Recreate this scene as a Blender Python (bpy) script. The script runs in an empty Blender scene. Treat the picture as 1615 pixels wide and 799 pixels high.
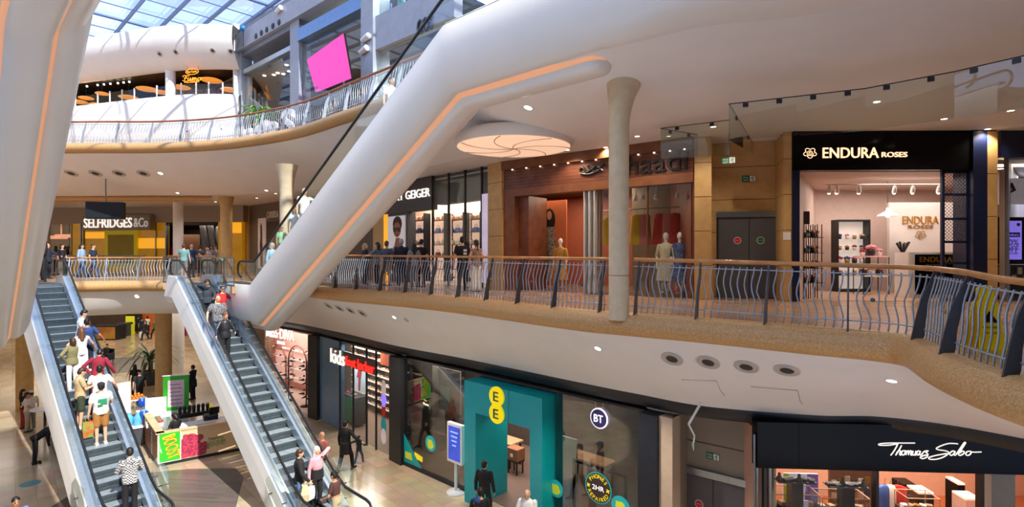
import bpy, bmesh, math, random
import numpy as np
from mathutils import Vector, Matrix
from mathutils.bvhtree import BVHTree
from mathutils.geometry import tessellate_polygon
random.seed(11)
SC = bpy.context.scene
COL = SC.collection
# ------------------------------------------------------------------ camera, world, sun, exposure
F, CX, HY, EZ = 850.0, 807.5, 399.5, 1.25          # focal length in pixels of the 1615x799 frame, eye height
cd = bpy.data.cameras.new('camera'); cam = bpy.data.objects.new('camera', cd); COL.objects.link(cam)
cam.location = (0, 0, EZ); cam.rotation_euler = (math.pi/2, 0, 0)
cd.sensor_width = 36.0; cd.lens = 36.0*F/1615.0; cd.clip_start = 0.05; cd.clip_end = 400
SC.camera = cam
SC.view_settings.view_transform = 'Standard'; SC.view_settings.look = 'None'
SC.view_settings.gamma = 1.0; SC.view_settings.use_curve_mapping = False
SC.view_settings.exposure = 0.45
SC.cycles.use_denoising = True
SC.cycles.max_bounces = 10; SC.cycles.diffuse_bounces = 5; SC.cycles.transparent_max_bounces = 24
SC.cycles.caustics_reflective = False; SC.cycles.caustics_refractive = False
SC.cycles.sample_clamp_indirect = 6.0
w = bpy.data.worlds.new('sky'); SC.world = w; w.use_nodes = True
nt = w.node_tree; bg = nt.nodes['Background']
tc = nt.nodes.new('ShaderNodeTexCoord'); nz = nt.nodes.new('ShaderNodeTexNoise'); cr = nt.nodes.new('ShaderNodeValToRGB')
nz.inputs['Scale'].default_value = 4.0; nz.inputs['Detail'].default_value = 5
cr.color_ramp.elements[0].position = .40; cr.color_ramp.elements[0].color = (.34, .45, .80, 1)
cr.color_ramp.elements[1].position = .58; cr.color_ramp.elements[1].color = (.70, .77, .92, 1)
nt.links.new(tc.outputs['Generated'], nz.inputs['Vector']); nt.links.new(nz.outputs['Fac'], cr.inputs['Fac'])
nt.links.new(cr.outputs['Color'], bg.inputs['Color']); bg.inputs['Strength'].default_value = 1.55
sl = bpy.data.lights.new('sun', 'SUN'); sl.energy = 5.2; sl.angle = math.radians(0.6); sl.color = (1.0, .95, .86)
sun = bpy.data.objects.new('sun', sl); COL.objects.link(sun); sun.location = (20, -20, 40)
SUN_DIR = Vector((-.50, .52, -.69)).normalized()
sun.rotation_euler = SUN_DIR.to_track_quat('-Z', 'Y').to_euler()
LAMP = 1.0

# ------------------------------------------------------------------ helpers
def P(px, py, Y): return Vector(((px-CX)/F*Y, Y, EZ+(HY-py)/F*Y))
def PZ(px, py, z): return P(px, py, (EZ-z)*F/(py-HY))
def XY(px, Y): return Vector(((px-CX)/F*Y, Y))
def lin(c):
    if isinstance(c, str):
        c = c.lstrip('#'); c = [int(c[i:i+2], 16)/255 for i in (0, 2, 4)]
        return tuple(x/12.92 if x <= .04045 else ((x+.055)/1.055)**2.4 for x in c)
    return tuple(c)
MATS = {}
def mat(name, col=(.8,.8,.8), rough=.5, metal=0., emit=None, es=1., noise=0., nscale=6., bump=0., col2=None, spec=.5, vor=False, coat=0.):
    if name in MATS: return MATS[name]
    m = bpy.data.materials.new(name); m.use_nodes = True; t = m.node_tree; b = t.nodes['Principled BSDF']
    c = lin(col); b.inputs['Base Color'].default_value = (*c, 1); b.inputs['Roughness'].default_value = rough
    b.inputs['Metallic'].default_value = metal; b.inputs['Specular IOR Level'].default_value = spec
    if coat: b.inputs['Coat Weight'].default_value = coat
    if noise or col2 or bump:
        tc = t.nodes.new('ShaderNodeTexCoord')
        n = t.nodes.new('ShaderNodeTexVoronoi' if vor else 'ShaderNodeTexNoise'); n.inputs['Scale'].default_value = nscale
        t.links.new(tc.outputs['Object'], n.inputs['Vector'])
        fac = n.outputs['Distance' if vor else 'Fac']
        r = t.nodes.new('ShaderNodeValToRGB'); r.color_ramp.elements[0].position = .32; r.color_ramp.elements[1].position = .68
        d = lin(col2) if col2 else tuple(min(1, x*(1+noise)) for x in c)
        a = c if col2 else tuple(x*(1-noise) for x in c)
        r.color_ramp.elements[0].color = (*a, 1); r.color_ramp.elements[1].color = (*d, 1)
        t.links.new(fac, r.inputs['Fac']); t.links.new(r.outputs['Color'], b.inputs['Base Color'])
        if bump:
            bp = t.nodes.new('ShaderNodeBump'); bp.inputs['Strength'].default_value = bump; bp.inputs['Distance'].default_value = .02
            t.links.new(fac, bp.inputs['Height']); t.links.new(bp.outputs['Normal'], b.inputs['Normal'])
    if emit is not None:
        b.inputs['Emission Color'].default_value = (*lin(emit), 1); b.inputs['Emission Strength'].default_value = es
    MATS[name] = m; return m
def glass(name, tint=(.93,.97,.96), refl=1.0, rough=.0):
    if name in MATS: return MATS[name]
    m = bpy.data.materials.new(name); m.use_nodes = True; t = m.node_tree
    for n in list(t.nodes): t.nodes.remove(n)
    o = t.nodes.new('ShaderNodeOutputMaterial'); tr = t.nodes.new('ShaderNodeBsdfTransparent'); g = t.nodes.new('ShaderNodeBsdfGlossy')
    mx = t.nodes.new('ShaderNodeMixShader'); ge = t.nodes.new('ShaderNodeNewGeometry')
    def mth(op, x, y=None):
        n = t.nodes.new('ShaderNodeMath'); n.operation = op
        for i, q in enumerate((x, y)):
            if q is None: continue
            if isinstance(q, (int, float)): n.inputs[i].default_value = q
            else: t.links.new(q, n.inputs[i])
        return n.outputs[0]
    dt = t.nodes.new('ShaderNodeVectorMath'); dt.operation = 'DOT_PRODUCT'
    t.links.new(ge.outputs['Normal'], dt.inputs[0]); t.links.new(ge.outputs['Incoming'], dt.inputs[1])
    k = mth('POWER', mth('SUBTRACT', 1.0, mth('ABSOLUTE', dt.outputs['Value'])), 5.0)     # Schlick, the same from both sides
    fac = mth('MINIMUM', mth('MULTIPLY', mth('ADD', mth('MULTIPLY', k, .96), .04), refl), 1.0)
    tr.inputs['Color'].default_value = (*tint, 1); g.inputs['Roughness'].default_value = rough; g.inputs['Color'].default_value = (.9,.95,.95,1)
    t.links.new(fac, mx.inputs['Fac'])
    t.links.new(tr.outputs[0], mx.inputs[1]); t.links.new(g.outputs[0], mx.inputs[2]); t.links.new(mx.outputs[0], o.inputs['Surface'])
    MATS[name] = m; return m
def brick(name, c1, c2, mortar, scale, bw, bh, msize=.01, rough=.4, offset=.5, bump=0., coord='Object', rot=(0,0,0), spec=.5):
    if name in MATS: return MATS[name]
    m = bpy.data.materials.new(name); m.use_nodes = True; t = m.node_tree; b = t.nodes['Principled BSDF']
    tc = t.nodes.new('ShaderNodeTexCoord'); mp = t.nodes.new('ShaderNodeMapping'); k = t.nodes.new('ShaderNodeTexBrick')
    mp.inputs['Rotation'].default_value = rot
    k.inputs['Color1'].default_value = (*lin(c1),1); k.inputs['Color2'].default_value = (*lin(c2),1); k.inputs['Mortar'].default_value = (*lin(mortar),1)
    k.inputs['Scale'].default_value = scale; k.inputs['Brick Width'].default_value = bw; k.inputs['Row Height'].default_value = bh
    k.inputs['Mortar Size'].default_value = msize; k.offset = offset
    n = t.nodes.new('ShaderNodeTexNoise'); n.inputs['Scale'].default_value = 1.3; n.inputs['Detail'].default_value = 6
    mx = t.nodes.new('ShaderNodeMix'); mx.data_type = 'RGBA'; mx.blend_type = 'OVERLAY'; mx.inputs['Factor'].default_value = .35
    t.links.new(tc.outputs[coord], mp.inputs['Vector']); t.links.new(mp.outputs[0], k.inputs['Vector']); t.links.new(tc.outputs[coord], n.inputs['Vector'])
    t.links.new(k.outputs['Color'], mx.inputs['A']); t.links.new(n.outputs['Color'], mx.inputs['B'])
    hs = t.nodes.new('ShaderNodeHueSaturation'); hs.inputs['Saturation'].default_value = .9
    t.links.new(mx.outputs['Result'], hs.inputs['Color']); t.links.new(hs.outputs[0], b.inputs['Base Color'])
    b.inputs['Roughness'].default_value = rough; b.inputs['Specular IOR Level'].default_value = spec
    MATS[name] = m; return m

def WM(o):
    m = Matrix.Translation(o.location) @ o.rotation_euler.to_matrix().to_4x4()
    return WM(o.parent) @ m if o.parent else m
class MB:
    def __init__(s): s.v = []; s.f = []; s.mi = []; s.sm = []
    def add(s, vs, fs, mi=0, smooth=False):
        b = len(s.v); s.v += [Vector(p) for p in vs]
        for f in fs: s.f.append([b+i for i in f]); s.mi.append(mi); s.sm.append(smooth)
        return s
    def hexa(s, p, mi=0):      # 8 points: bottom 4 (ccw), top 4
        return s.add(p, [(3,2,1,0),(4,5,6,7),(0,1,5,4),(1,2,6,5),(2,3,7,6),(3,0,4,7)], mi)
    def box(s, c, size, rz=0., mi=0):
        x, y, z = size[0]/2, size[1]/2, size[2]/2; ca, sa = math.cos(rz), math.sin(rz); c = Vector(c)
        q = [(-x,-y),(x,-y),(x,y),(-x,y)]
        return s.hexa([c+Vector((a*ca-b*sa, a*sa+b*ca, k)) for k in (-z, z) for a, b in q], mi)
    def loft(s, rings, closed=True, caps=True, mi=0, smooth=True):
        n = len(rings[0]); vs = [p for r in rings for p in r]; fs = []
        for i in range(len(rings)-1):
            for j in range(n if closed else n-1):
                k = (j+1) % n; fs.append((i*n+j, i*n+k, (i+1)*n+k, (i+1)*n+j))
        s.add(vs, fs, mi, smooth)
        if closed and caps:
            s.add(rings[0], [tuple(range(n))[::-1]], mi, False); s.add(rings[-1], [tuple(range(n))], mi, False)
        return s
    def tube(s, pts, r, n=8, mi=0, caps=True, closed=False, flat=None, smooth=True):
        pts = [Vector(p) for p in pts]; rings = []; N = len(pts); up = None
        for i, p in enumerate(pts):
            a = pts[i-1] if (i or closed) else p; b = pts[(i+1) % N] if (i < N-1 or closed) else p
            t = (b-a)
            if t.length < 1e-9: t = Vector((0,0,1))
            t.normalize()
            if up is None: up = Vector((0,0,1)) if abs(t.z) < .95 else Vector((0,1,0))
            x = t.cross(up)
            if x.length < 1e-4: x = t.cross(Vector((1,.3,0)))
            x.normalize(); y = x.cross(t).normalized(); up = y
            rr = r[i] if isinstance(r, (list, tuple)) else r
            ra, rb = (rr, rr*flat) if flat else (rr, rr)
            rings.append([p+x*math.cos(2*math.pi*k/n)*ra+y*math.sin(2*math.pi*k/n)*rb for k in range(n)])
        if closed: rings.append(rings[0])
        return s.loft(rings, True, caps and not closed, mi, smooth)
    def lathe(s, prof, c=(0,0,0), n=20, mi=0, smooth=True):
        c = Vector(c); rings = [[c+Vector((r*math.cos(2*math.pi*k/n), r*math.sin(2*math.pi*k/n), z)) for k in range(n)] for r, z in prof]
        return s.loft(rings, True, True, mi, smooth)
    def ell(s, c, r, n=12, m=8, mi=0, R=None):
        c = Vector(c); r = (r, r, r) if not isinstance(r, (tuple, list)) else r; rings = []
        for i in range(m+1):
            th = math.pi*(i/m); th = min(max(th, .02), math.pi-.02)
            ring = []
            for k in range(n):
                v = Vector((r[0]*math.sin(th)*math.cos(2*math.pi*k/n), r[1]*math.sin(th)*math.sin(2*math.pi*k/n), -r[2]*math.cos(th)))
                ring.append(c+(R @ v if R else v))
            rings.append(ring)
        return s.loft(rings, True, True, mi, True)
    def cap(s, a, b, ra, rb, n=10, mi=0):          # tapered capsule
        a = Vector(a); b = Vector(b); t = (b-a).normalized()
        pts = [a-t*ra*.95, a-t*ra*.7, a, b, b+t*rb*.7, b+t*rb*.95]
        return s.tube(pts, [ra*.25, ra*.72, ra, rb, rb*.72, rb*.25], n, mi)
    def prism(s, poly, z0, z1, mi=0):              # plan polygon (ccw) extruded
        n = len(poly); tri = tessellate_polygon([[Vector((p[0], p[1], 0)) for p in poly]])
        vs = [(p[0], p[1], z0) for p in poly]+[(p[0], p[1], z1) for p in poly]
        fs = []
        for t in tri:
            a, b, c = [Vector((poly[i][0], poly[i][1])) for i in t]
            if (b-a).x*(c-a).y-(b-a).y*(c-a).x < 0: t = t[::-1]
            fs += [tuple(i+n for i in t), tuple(t[::-1])]
        ar = sum(poly[i][0]*poly[(i+1) % n][1]-poly[(i+1) % n][0]*poly[i][1] for i in range(n))
        for i in range(n):
            k = (i+1) % n; q = (i, k, k+n, i+n); fs.append(q if ar > 0 else q[::-1])
        return s.add(vs, fs, mi)
    def sheet(s, o, u, v, poly, depth, mi=0):      # 2-D outline in the plane o,u,v extruded along u x v by depth
        o, u, v = Vector(o), Vector(u), Vector(v); nn = u.cross(v).normalized(); n = len(poly)
        tri = tessellate_polygon([[Vector((p[0], p[1], 0)) for p in poly]])
        vs = [o+u*a+v*b for a, b in poly]+[o+u*a+v*b+nn*depth for a, b in poly]; fs = []
        for t in tri:
            a, b, c = [Vector(poly[i]) for i in t]
            if (b-a).x*(c-a).y-(b-a).y*(c-a).x < 0: t = t[::-1]
            fs += [tuple(i+n for i in t), tuple(t[::-1])]
        ar = sum(poly[i][0]*poly[(i+1) % n][1]-poly[(i+1) % n][0]*poly[i][1] for i in range(n))
        for i in range(n):
            k = (i+1) % n; q = (i, k, k+n, i+n); fs.append(q if ar > 0 else q[::-1])
        return s.add(vs, fs, mi)
    def build(s, name, m, parent=None, local=False, bevel=0., sub=0, kind=None, label=None, cat=None, group=None):
        if parent is not None and not local:
            iv = WM(parent).inverted(); vs = [iv @ p for p in s.v]; loc = None
        elif parent is None and not local and s.v:
            xs = [p.x for p in s.v]; ys = [p.y for p in s.v]; zs = [p.z for p in s.v]
            loc = Vector(((min(xs)+max(xs))/2, (min(ys)+max(ys))/2, min(zs))); vs = [p-loc for p in s.v]
        else: vs = s.v; loc = None
        me = bpy.data.meshes.new(name); me.from_pydata([tuple(p) for p in vs], [], s.f)
        for x in (m if isinstance(m, (list, tuple)) else [m]): me.materials.append(x)
        me.polygons.foreach_set('material_index', s.mi); me.polygons.foreach_set('use_smooth', s.sm); me.update()
        o = bpy.data.objects.new(name, me); COL.objects.link(o)
        if loc is not None: o.location = loc
        if parent is not None: o.parent = parent
        if bevel:
            b = o.modifiers.new('bevel', 'BEVEL'); b.width = bevel; b.segments = 2; b.limit_method = 'ANGLE'
        if sub:
            b = o.modifiers.new('sub', 'SUBSURF'); b.levels = sub; b.render_levels = sub
        return tag(o, label, cat, group, kind)
def tag(o, label=None, cat=None, group=None, kind=None):
    if label: o['label'] = label
    if cat: o['category'] = cat
    if group: o['group'] = group
    if kind: o['kind'] = kind
    return o
def thing(name, label, cat, loc=(0,0,0), rz=0., group=None):
    o = bpy.data.objects.new(name, None); COL.objects.link(o); o.location = loc; o.rotation_euler = (0,0,rz); o.empty_display_size = .1
    return tag(o, label, cat, group)
def dup(o, loc=None, rz=None, label=None, group=None, parent=None):
    c = o.copy(); COL.objects.link(c)
    if parent is not None: c.parent = parent
    if loc is not None: c.location = loc
    if rz is not None: c.rotation_euler = (0, 0, rz)
    if label: c['label'] = label
    if group: c['group'] = group
    for ch in list(o.children): dup(ch, parent=c)
    return c
def text(txt, o, u, v, m, name, parent=None, width=None, height=None, depth=.02, bold=0., shear=0., center=True, label=None, cat=None, kind=None, space=1.0, group=None, local=False):
    cu = bpy.data.curves.new(name, 'FONT'); cu.body = txt; cu.size = 1; cu.extrude = .5; cu.offset = bold; cu.shear = shear
    cu.align_x = 'CENTER' if center else 'LEFT'; cu.space_character = space; cu.resolution_u = 3
    ob = bpy.data.objects.new(name, cu); COL.objects.link(ob); bpy.context.view_layer.update()
    me = bpy.data.meshes.new_from_object(ob.evaluated_get(bpy.context.evaluated_depsgraph_get()))
    bpy.data.objects.remove(ob); bpy.data.curves.remove(cu)
    vs = [p.co.copy() for p in me.vertices]; fs = [tuple(p.vertices) for p in me.polygons]; bpy.data.meshes.remove(me)
    x0, x1 = min(p.x for p in vs), max(p.x for p in vs); y0, y1 = min(p.y for p in vs), max(p.y for p in vs)
    sx = width/(x1-x0) if width else None; sy = height/(y1-y0) if height else None
    sx = sx or sy; sy = sy or sx
    o, u, v = Vector(o), Vector(u).normalized(), Vector(v).normalized(); n = u.cross(v)
    mx = (x0+x1)/2 if center else x0
    b = MB(); b.add([o+u*(p.x-mx)*sx+v*(p.y-(y0+y1)/2)*sy+n*(p.z+.5)*depth for p in vs], fs)
    return b.build(name, m, parent, label=label, cat=cat, kind=kind, group=group, local=local)
def catmull(pts, k=8):
    pts = [Vector(p) for p in pts]; out = []
    for i in range(len(pts)-1):
        p0 = pts[max(i-1,0)]; p1 = pts[i]; p2 = pts[i+1]; p3 = pts[min(i+2, len(pts)-1)]
        for j in range(k):
            t = j/k; out.append(.5*((2*p1)+(p2-p0)*t+(2*p0-5*p1+4*p2-p3)*t*t+(3*p1-p0-3*p2+p3)*t**3))
    out.append(pts[-1]); return out
def resample(pts, n):
    L = [0.]
    for a, b in zip(pts, pts[1:]): L.append(L[-1]+(b-a).length)
    out = []; j = 0
    for i in range(n):
        s = L[-1]*i/(n-1)
        while j < len(L)-2 and L[j+1] < s: j += 1
        t = (s-L[j])/max(1e-9, L[j+1]-L[j]); out.append(pts[j].lerp(pts[j+1], min(1, max(0, t))))
    return out
def arclen(pts): return sum((b-a).length for a, b in zip(pts, pts[1:]))
def normals2(pts, side=1):
    out = []
    for i in range(len(pts)):
        a = pts[max(0, i-1)]; b = pts[min(len(pts)-1, i+1)]; t = (b-a).to_2d().normalized(); out.append(Vector((t.y, -t.x))*side)
    return out
class Face:
    """a shop front in plan: from a to b (left to right as seen), w grows towards the viewer"""
    def __init__(s, a, b):
        s.a = Vector(a).to_2d(); s.b = Vector(b).to_2d(); s.L = (s.b-s.a).length; s.u = (s.b-s.a)/s.L; s.n = Vector((s.u.y, -s.u.x))
        s.U = Vector((s.u.x, s.u.y, 0)); s.N = Vector((s.n.x, s.n.y, 0)); s.rz = math.atan2(s.u.y, s.u.x)
    def pt(s, u, w, z): q = s.a+s.u*u+s.n*w; return Vector((q.x, q.y, z))
    def up(s, px, w=0.):
        k = (px-CX)/F; q = s.a+s.n*w; return (k*q.y-q.x)/(s.u.x-k*s.u.y)
    def at(s, px, py, w=0.): u = s.up(px, w); y = (s.a+s.u*u+s.n*w).y; return u, EZ+(HY-py)/F*y
    def z(s, px, py, w=0.): return s.at(px, py, w)[1]
    def box(s, mb, u0, u1, z0, z1, w0, w1, mi=0):
        return mb.hexa([s.pt(u, w, z) for z in (z0, z1) for u, w in ((u0,w1),(u1,w1),(u1,w0),(u0,w0))], mi)
def ray(px, py, objs):
    """first hit of the view ray through a photo pixel on built structure, to seat small fixtures on it"""
    d = Vector(((px-CX)/F, 1, (HY-py)/F)).normalized(); o = Vector((0,0,EZ)); best = None
    for ob in objs:
        M = WM(ob); tr = BVHTree.FromPolygons([M @ v.co for v in ob.data.vertices], [tuple(p.vertices) for p in ob.data.polygons])
        h = tr.ray_cast(o, d)
        if h[0] is not None and (best is None or h[3] < best[2]): best = (h[0], h[1] if h[1].dot(d) < 0 else -h[1], h[3])
    return best
def lamp_spot(parent, loc, direction, energy, size=1.6, color=(1,.92,.83), r=.06):
    l = bpy.data.lights.new('lamp_light', 'SPOT'); l.energy = energy*LAMP; l.spot_size = size; l.spot_blend = .6; l.color = color; l.shadow_soft_size = r
    o = bpy.data.objects.new('lamp_light', l); COL.objects.link(o); o.parent = parent
    o.location = WM(parent).inverted() @ Vector(loc); o.rotation_euler = Vector(direction).to_track_quat('-Z', 'Y').to_euler(); return o
def lamp_area(name, loc, direction, sx, sy, energy, color=(1,.9,.8), rz=None):
    l = bpy.data.lights.new(name, 'AREA'); l.shape = 'RECTANGLE'; l.size = sx; l.size_y = sy; l.energy = energy*LAMP; l.color = color
    o = bpy.data.objects.new(name, l); COL.objects.link(o); o.location = loc
    o.rotation_euler = Vector(direction).to_track_quat('-Z', 'Y').to_euler() if rz is None else (0, 0, rz); return o

# ------------------------------------------------------------------ common materials
W_WHITE = mat('white_plaster', '#edeae4', .55, noise=.02, nscale=1.2)
W_CLAD = mat('white_cladding', '#ebe8df', .32, noise=.015, nscale=.8)
M_LIP = mat('tan_terrazzo', '#b4854f', .45, col2='#d0a76e', nscale=38, bump=.05)
M_COLUMN = mat('buff_stone', '#cdb892', .6, col2='#d8c5a2', nscale=5)
M_TAN = mat('ochre_stone', '#c09a5e', .55, col2='#cba66c', nscale=4)
M_STEEL = mat('brushed_steel', '#aab4bb', .28, 1., noise=.06, nscale=14)
M_DECK = mat('satin_aluminium', '#b9c6cf', .3, .75, noise=.05, nscale=10)
M_BLUESTEEL = mat('blue_grey_steel', '#a2aebb', .38, .3, noise=.08, nscale=9)
M_POST = mat('dark_grey_steel', '#50545c', .42, .4, noise=.08, nscale=12)
M_OAK = mat('golden_oak', '#b0743a', .35, col2='#c98c4e', nscale=5, coat=.3)
M_RUST = mat('reddish_oak', '#96532c', .35, col2='#ad6438', nscale=5, coat=.3)
M_BLACK = mat('black_rubber', '#15171a', .38, noise=.1)
M_DARK = mat('charcoal_metal', '#2a2c31', .35, .3, noise=.1, nscale=8)
M_STEP = [mat('step_tread_sunlit_metal', '#97a3aa', .42, .2, noise=.12, nscale=9), mat('step_riser_shaded_metal', '#4d585f', .45, .3, noise=.12, nscale=9)]  # sun on treads and shade on risers are put into the two colours
M_GLASS = glass('clear_glass', (.93,.965,.955), 1.0)
M_SHOPGLASS = glass('shop_glass', (.92,.94,.94), .8)
M_LED = mat('amber_light_strip', '#dcae8e', .5, emit='#ffab74', es=.32, noise=.03)
M_LAMPON = mat('lit_lamp', '#fff2e0', .4, emit='#ffe2c0', es=12, noise=.01)
M_WHITEP = mat('white_paint', '#f0efec', .4, noise=.02)
M_NICKEL = mat('nickel', '#8d8f90', .25, .9, noise=.05)
# ------------------------------------------------------------------ levels and plan curves
ZG, ZM, ZU = -6.4, 0.0, 6.4
M_TILE_G = brick('ground_tiles', '#c0ab8a', '#a99272', '#8b7962', 1.0, 1.0, .5, .005, .18, rot=(0,0,math.radians(47)))
M_TILE_M = brick('gallery_tiles', '#b8926f', '#a98261', '#92714f', 1.0, .9, .45, .006, .22, rot=(0,0,math.radians(47)))
M_DARKTILE = mat('dark_brown_inlay', '#4a3d38', .35, noise=.12, nscale=5)
M_GREYTILE = brick('grey_plank_inlay', '#6e625b', '#5c524d', '#4b4441', 1.0, 1.4, .12, .004, .3, rot=(0,0,math.radians(5)))
class Esc: pass
def mkesc(x, y, phi, sgn, run, zs):
    e = Esc(); a = math.radians(phi); e.o = Vector((x, y)); e.d = Vector((math.cos(a), math.sin(a))); e.n = Vector((-e.d.y, e.d.x))
    e.sgn = sgn; e.run = run; e.zs = zs; e.tan = math.tan(math.radians(30)); e.rz = a
    e.h = lambda t: zs+sgn*e.tan*min(max(t, 0), run)
    e.pt = lambda t, o, z: Vector((*(e.o+e.d*t+e.n*o), e.h(t)+z))
    return e
RUN = 6.4/math.tan(math.radians(30))
E1 = mkesc(-19.09, 22.07, -40.1, -1, RUN, 0.)
E2 = mkesc(-13.31, 22.81, -43.9, -1, RUN, 0.)
E3 = mkesc(-9.12, 20.50, -42.94, 1, RUN, 0.)
E4 = mkesc(-15.84, 16.47, -43.9, 1, RUN, 0.)
V2 = lambda L: [Vector(p) for p in L]
MR = V2([(-11.0,22.3),(-8.6,21.5),(-6.0,19.1),(-3.35,17.0),(-1.18,14.9),(1.3,12.0),(2.38,11.1),(3.46,10.35),(5.0,9.05),(5.72,8.5),(5.95,7.9),(5.46,6.7),(5.2,5.9),(5.08,5.2),(5.0,3.4)])
GR = V2([(-14.0,29.0),(-10.5,26.2),(-7.0,22.8),(-4.2,19.8),(-1.5,17.4),(1.8,14.2),(3.1,13.0),(4.3,12.0),(6.3,11.35),(7.6,11.25),(8.6,10.75),(9.4,9.9),(9.9,9.1),(10.2,8.3),(10.5,5.0)])
MRd = catmull(MR, 10); GRd = catmull(GR, 10)
EL = V2([(-19.5,23.45),(-17.6,24.2),(-15.3,24.25)]); ELd = catmull(EL, 8)
UE = V2([(-40,27.5),(-30,26.2),(-20.7,25.4),(-16.6,25.3),(-12.8,24.4),(-9.0,22.3),(-6.0,19.6),(-4.15,17.9),(-2.86,16.7),(-1.3,15.0)]); UEd = catmull(UE, 8)
# ------------------------------------------------------------------ floors
mb = MB(); mb.prism([(-60,2.5),(18,2.5),(18,62),(-60,62)], ZG-.3, ZG); mb.build('floor', M_TILE_G, kind='structure')
poly = V2([(-60,8),(-40,10),(-18.9,17.5),(-20.75,22.05)])+ELd+V2([(-14.85,22.95),(-13.5,24.35),(-11.6,22.6)])+V2([(-10.75,20.55),(-9.35,22.05)])+MRd[14:]+V2([(20,3.4),(20,62),(-60,62)])
mb = MB(); mb.prism(poly, -.28, ZM); mb.build('floor_gallery', M_TILE_M, kind='structure')
poly = UEd+V2([(.1,13.5),(1.43,9.6),(3.2,8.6),(4.9,7.9),(6.2,6.9),(7,5.4),(7.4,3.5),(8.5,-8),(22,-8),(22,62),(-40,62)])
mb = MB(); mb.prism(poly, ZU-.22, ZU); mb.build('floor_upper', M_TILE_M, kind='structure')
# the near side of the atrium, where the photographer stands: gallery floor, slab above, wall behind
mb = MB(); mb.prism([(-46,-8),(22,-8),(22,3.3),(5,3.3),(4,1.3),(-2,1.0),(-14,1.6),(-46,6)], -.4, ZM); mb.build('floor_gallery_near', M_TILE_M, kind='structure')
mb = MB(); mb.prism([(-46,-8),(8.5,-8),(7.4,3.5),(5,1.5),(2,.6),(-2,1.2),(-5.2,6.2),(-6.4,5.0),(-10,3.2),(-20,3.0),(-46,8)], ZU-.6, ZU); mb.build('floor_upper_near', mat('warm_soffit', '#cbb9a2', .6, noise=.03), kind='structure')
M_BACKW = mat('dim_beige_front', '#9c8f80', .6, noise=.06, nscale=1)
for nm, a, b in (('wall_behind', (22,-8), (-46,-8)), ('wall_left_near', (-46,-8), (-46,24)), ('wall_right', (22,40), (22,-8))):
    fa, fb = Vector(a), Vector(b); dd = (fb-fa).normalized(); n_ = Vector((dd.y, -dd.x))*-.3
    mb = MB(); mb.hexa([Vector((p.x, p.y, z)) for z in (ZG, 14.5) for p in (fa, fb, fb+n_, fa+n_)]); mb.build(nm, M_BACKW, kind='structure')
# inlays in the ground floor
c = PZ(190, 575, ZG)
mb = MB(); mb.prism([(c.x+3.6*math.cos(a)-.2, c.y+3.0*math.sin(a)) for a in [2*math.pi*i/40 for i in range(40)]], ZG, ZG+.006)
mb.build('floor_inlay_oval', M_DARKTILE, kind='structure')
q = [PZ(*p, ZG) for p in ((236,745),(300,739),(372,738),(384,752),(372,800),(372,860),(200,880),(225,790))]
mb = MB(); mb.prism([(p.x, p.y) for p in q], ZG, ZG+.006); mb.build('floor_inlay_grey', M_GREYTILE, kind='structure')
q = [PZ(80,799,ZG), PZ(106,783,ZG), PZ(130,830,ZG), PZ(70,840,ZG)]
mb = MB(); mb.prism([(p.x, p.y) for p in q], ZG, ZG+.006); mb.build('floor_inlay_brown', M_DARKTILE, kind='structure')
p = PZ(48, 762, ZG); mb = MB(); mb.lathe([(.28,0),(.28,.004)], (p.x, p.y, ZG), 24)
mb.build('floor_sticker', mat('teal_vinyl', '#2f7f86', .4, noise=.05), label='round teal floor sticker on the tiles left of the kiosk counter', cat='floor sticker')
# ------------------------------------------------------------------ slab edges (rounded lips) and soffits
def sweep(pts, prof, side, z0=0., zs=None):
    nn = normals2(pts, side); rows = []
    for o, z in prof: rows.append([Vector((*(p+n*o), (zs[i] if zs else z0)+z)) for i, (p, n) in enumerate(zip(pts, nn))])
    return rows
LIPP = [(-.12,.03),(.0,.04),(.12,.03),(.22,-.02),(.30,-.10),(.335,-.2),(.31,-.3),(.24,-.38),(.12,-.43),(-.05,-.45)]
def lip(pts, name, z0, side=1, sc=1.0):
    mb = MB(); mb.loft(sweep(pts, [(o, z*sc) for o, z in LIPP], side, z0), closed=False); return mb.build(name, M_LIP, kind='structure')
lip(MRd, 'trim_gallery_lip', ZM); lip(ELd, 'trim_gallery_lip_left', ZM, 1)
lip(UEd, 'trim_upper_lip', ZU, 1)
def soffit(A, za, B, zb, name, bulge, m=W_WHITE, rows=10, off=.06):
    nn = normals2(A, 1); A = [a+n*off for a, n in zip(A, nn)]; R = []
    for j in range(rows+1):
        t = j/rows; R.append([Vector((*a.lerp(b, t), (za[i] if isinstance(za, list) else za)*(1-t)+zb*t+bulge(t))) for i, (a, b) in enumerate(zip(A, B))])
    mb = MB(); mb.loft(R, closed=False); return mb.build(name, m, kind='structure')
SOF_R = soffit(MRd, -.44, GRd, -2.15, 'ceiling_soffit_gallery', lambda t: .10*math.sin(math.pi*t)-.10*math.sin(math.pi*min(1, t*1.0))**3)
B = [p+Vector((0.25,1.4)) for p in ELd]
SOF_L = soffit([p for p in ELd], -.44, B, -1.6, 'ceiling_soffit_left', lambda t: -.35*math.sin(math.pi*t))
poly = [b for b in B]+V2([(-12.0,25.5),(-11.0,27.2),(-14.0,29.2),(-14.2,62),(-60,62),(-60,8),(-22,16),(-21.4,22.3)])
mb = MB(); mb.prism(poly, -1.6, -1.45); mb.build('ceiling_ground_left', W_WHITE, kind='structure')
poly = GRd+V2([(20,5),(20,62),(-14.2,62)])
mb = MB(); mb.prism(poly, -2.15, -2.0); mb.build('ceiling_ground_shops', W_WHITE, kind='structure')
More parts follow.
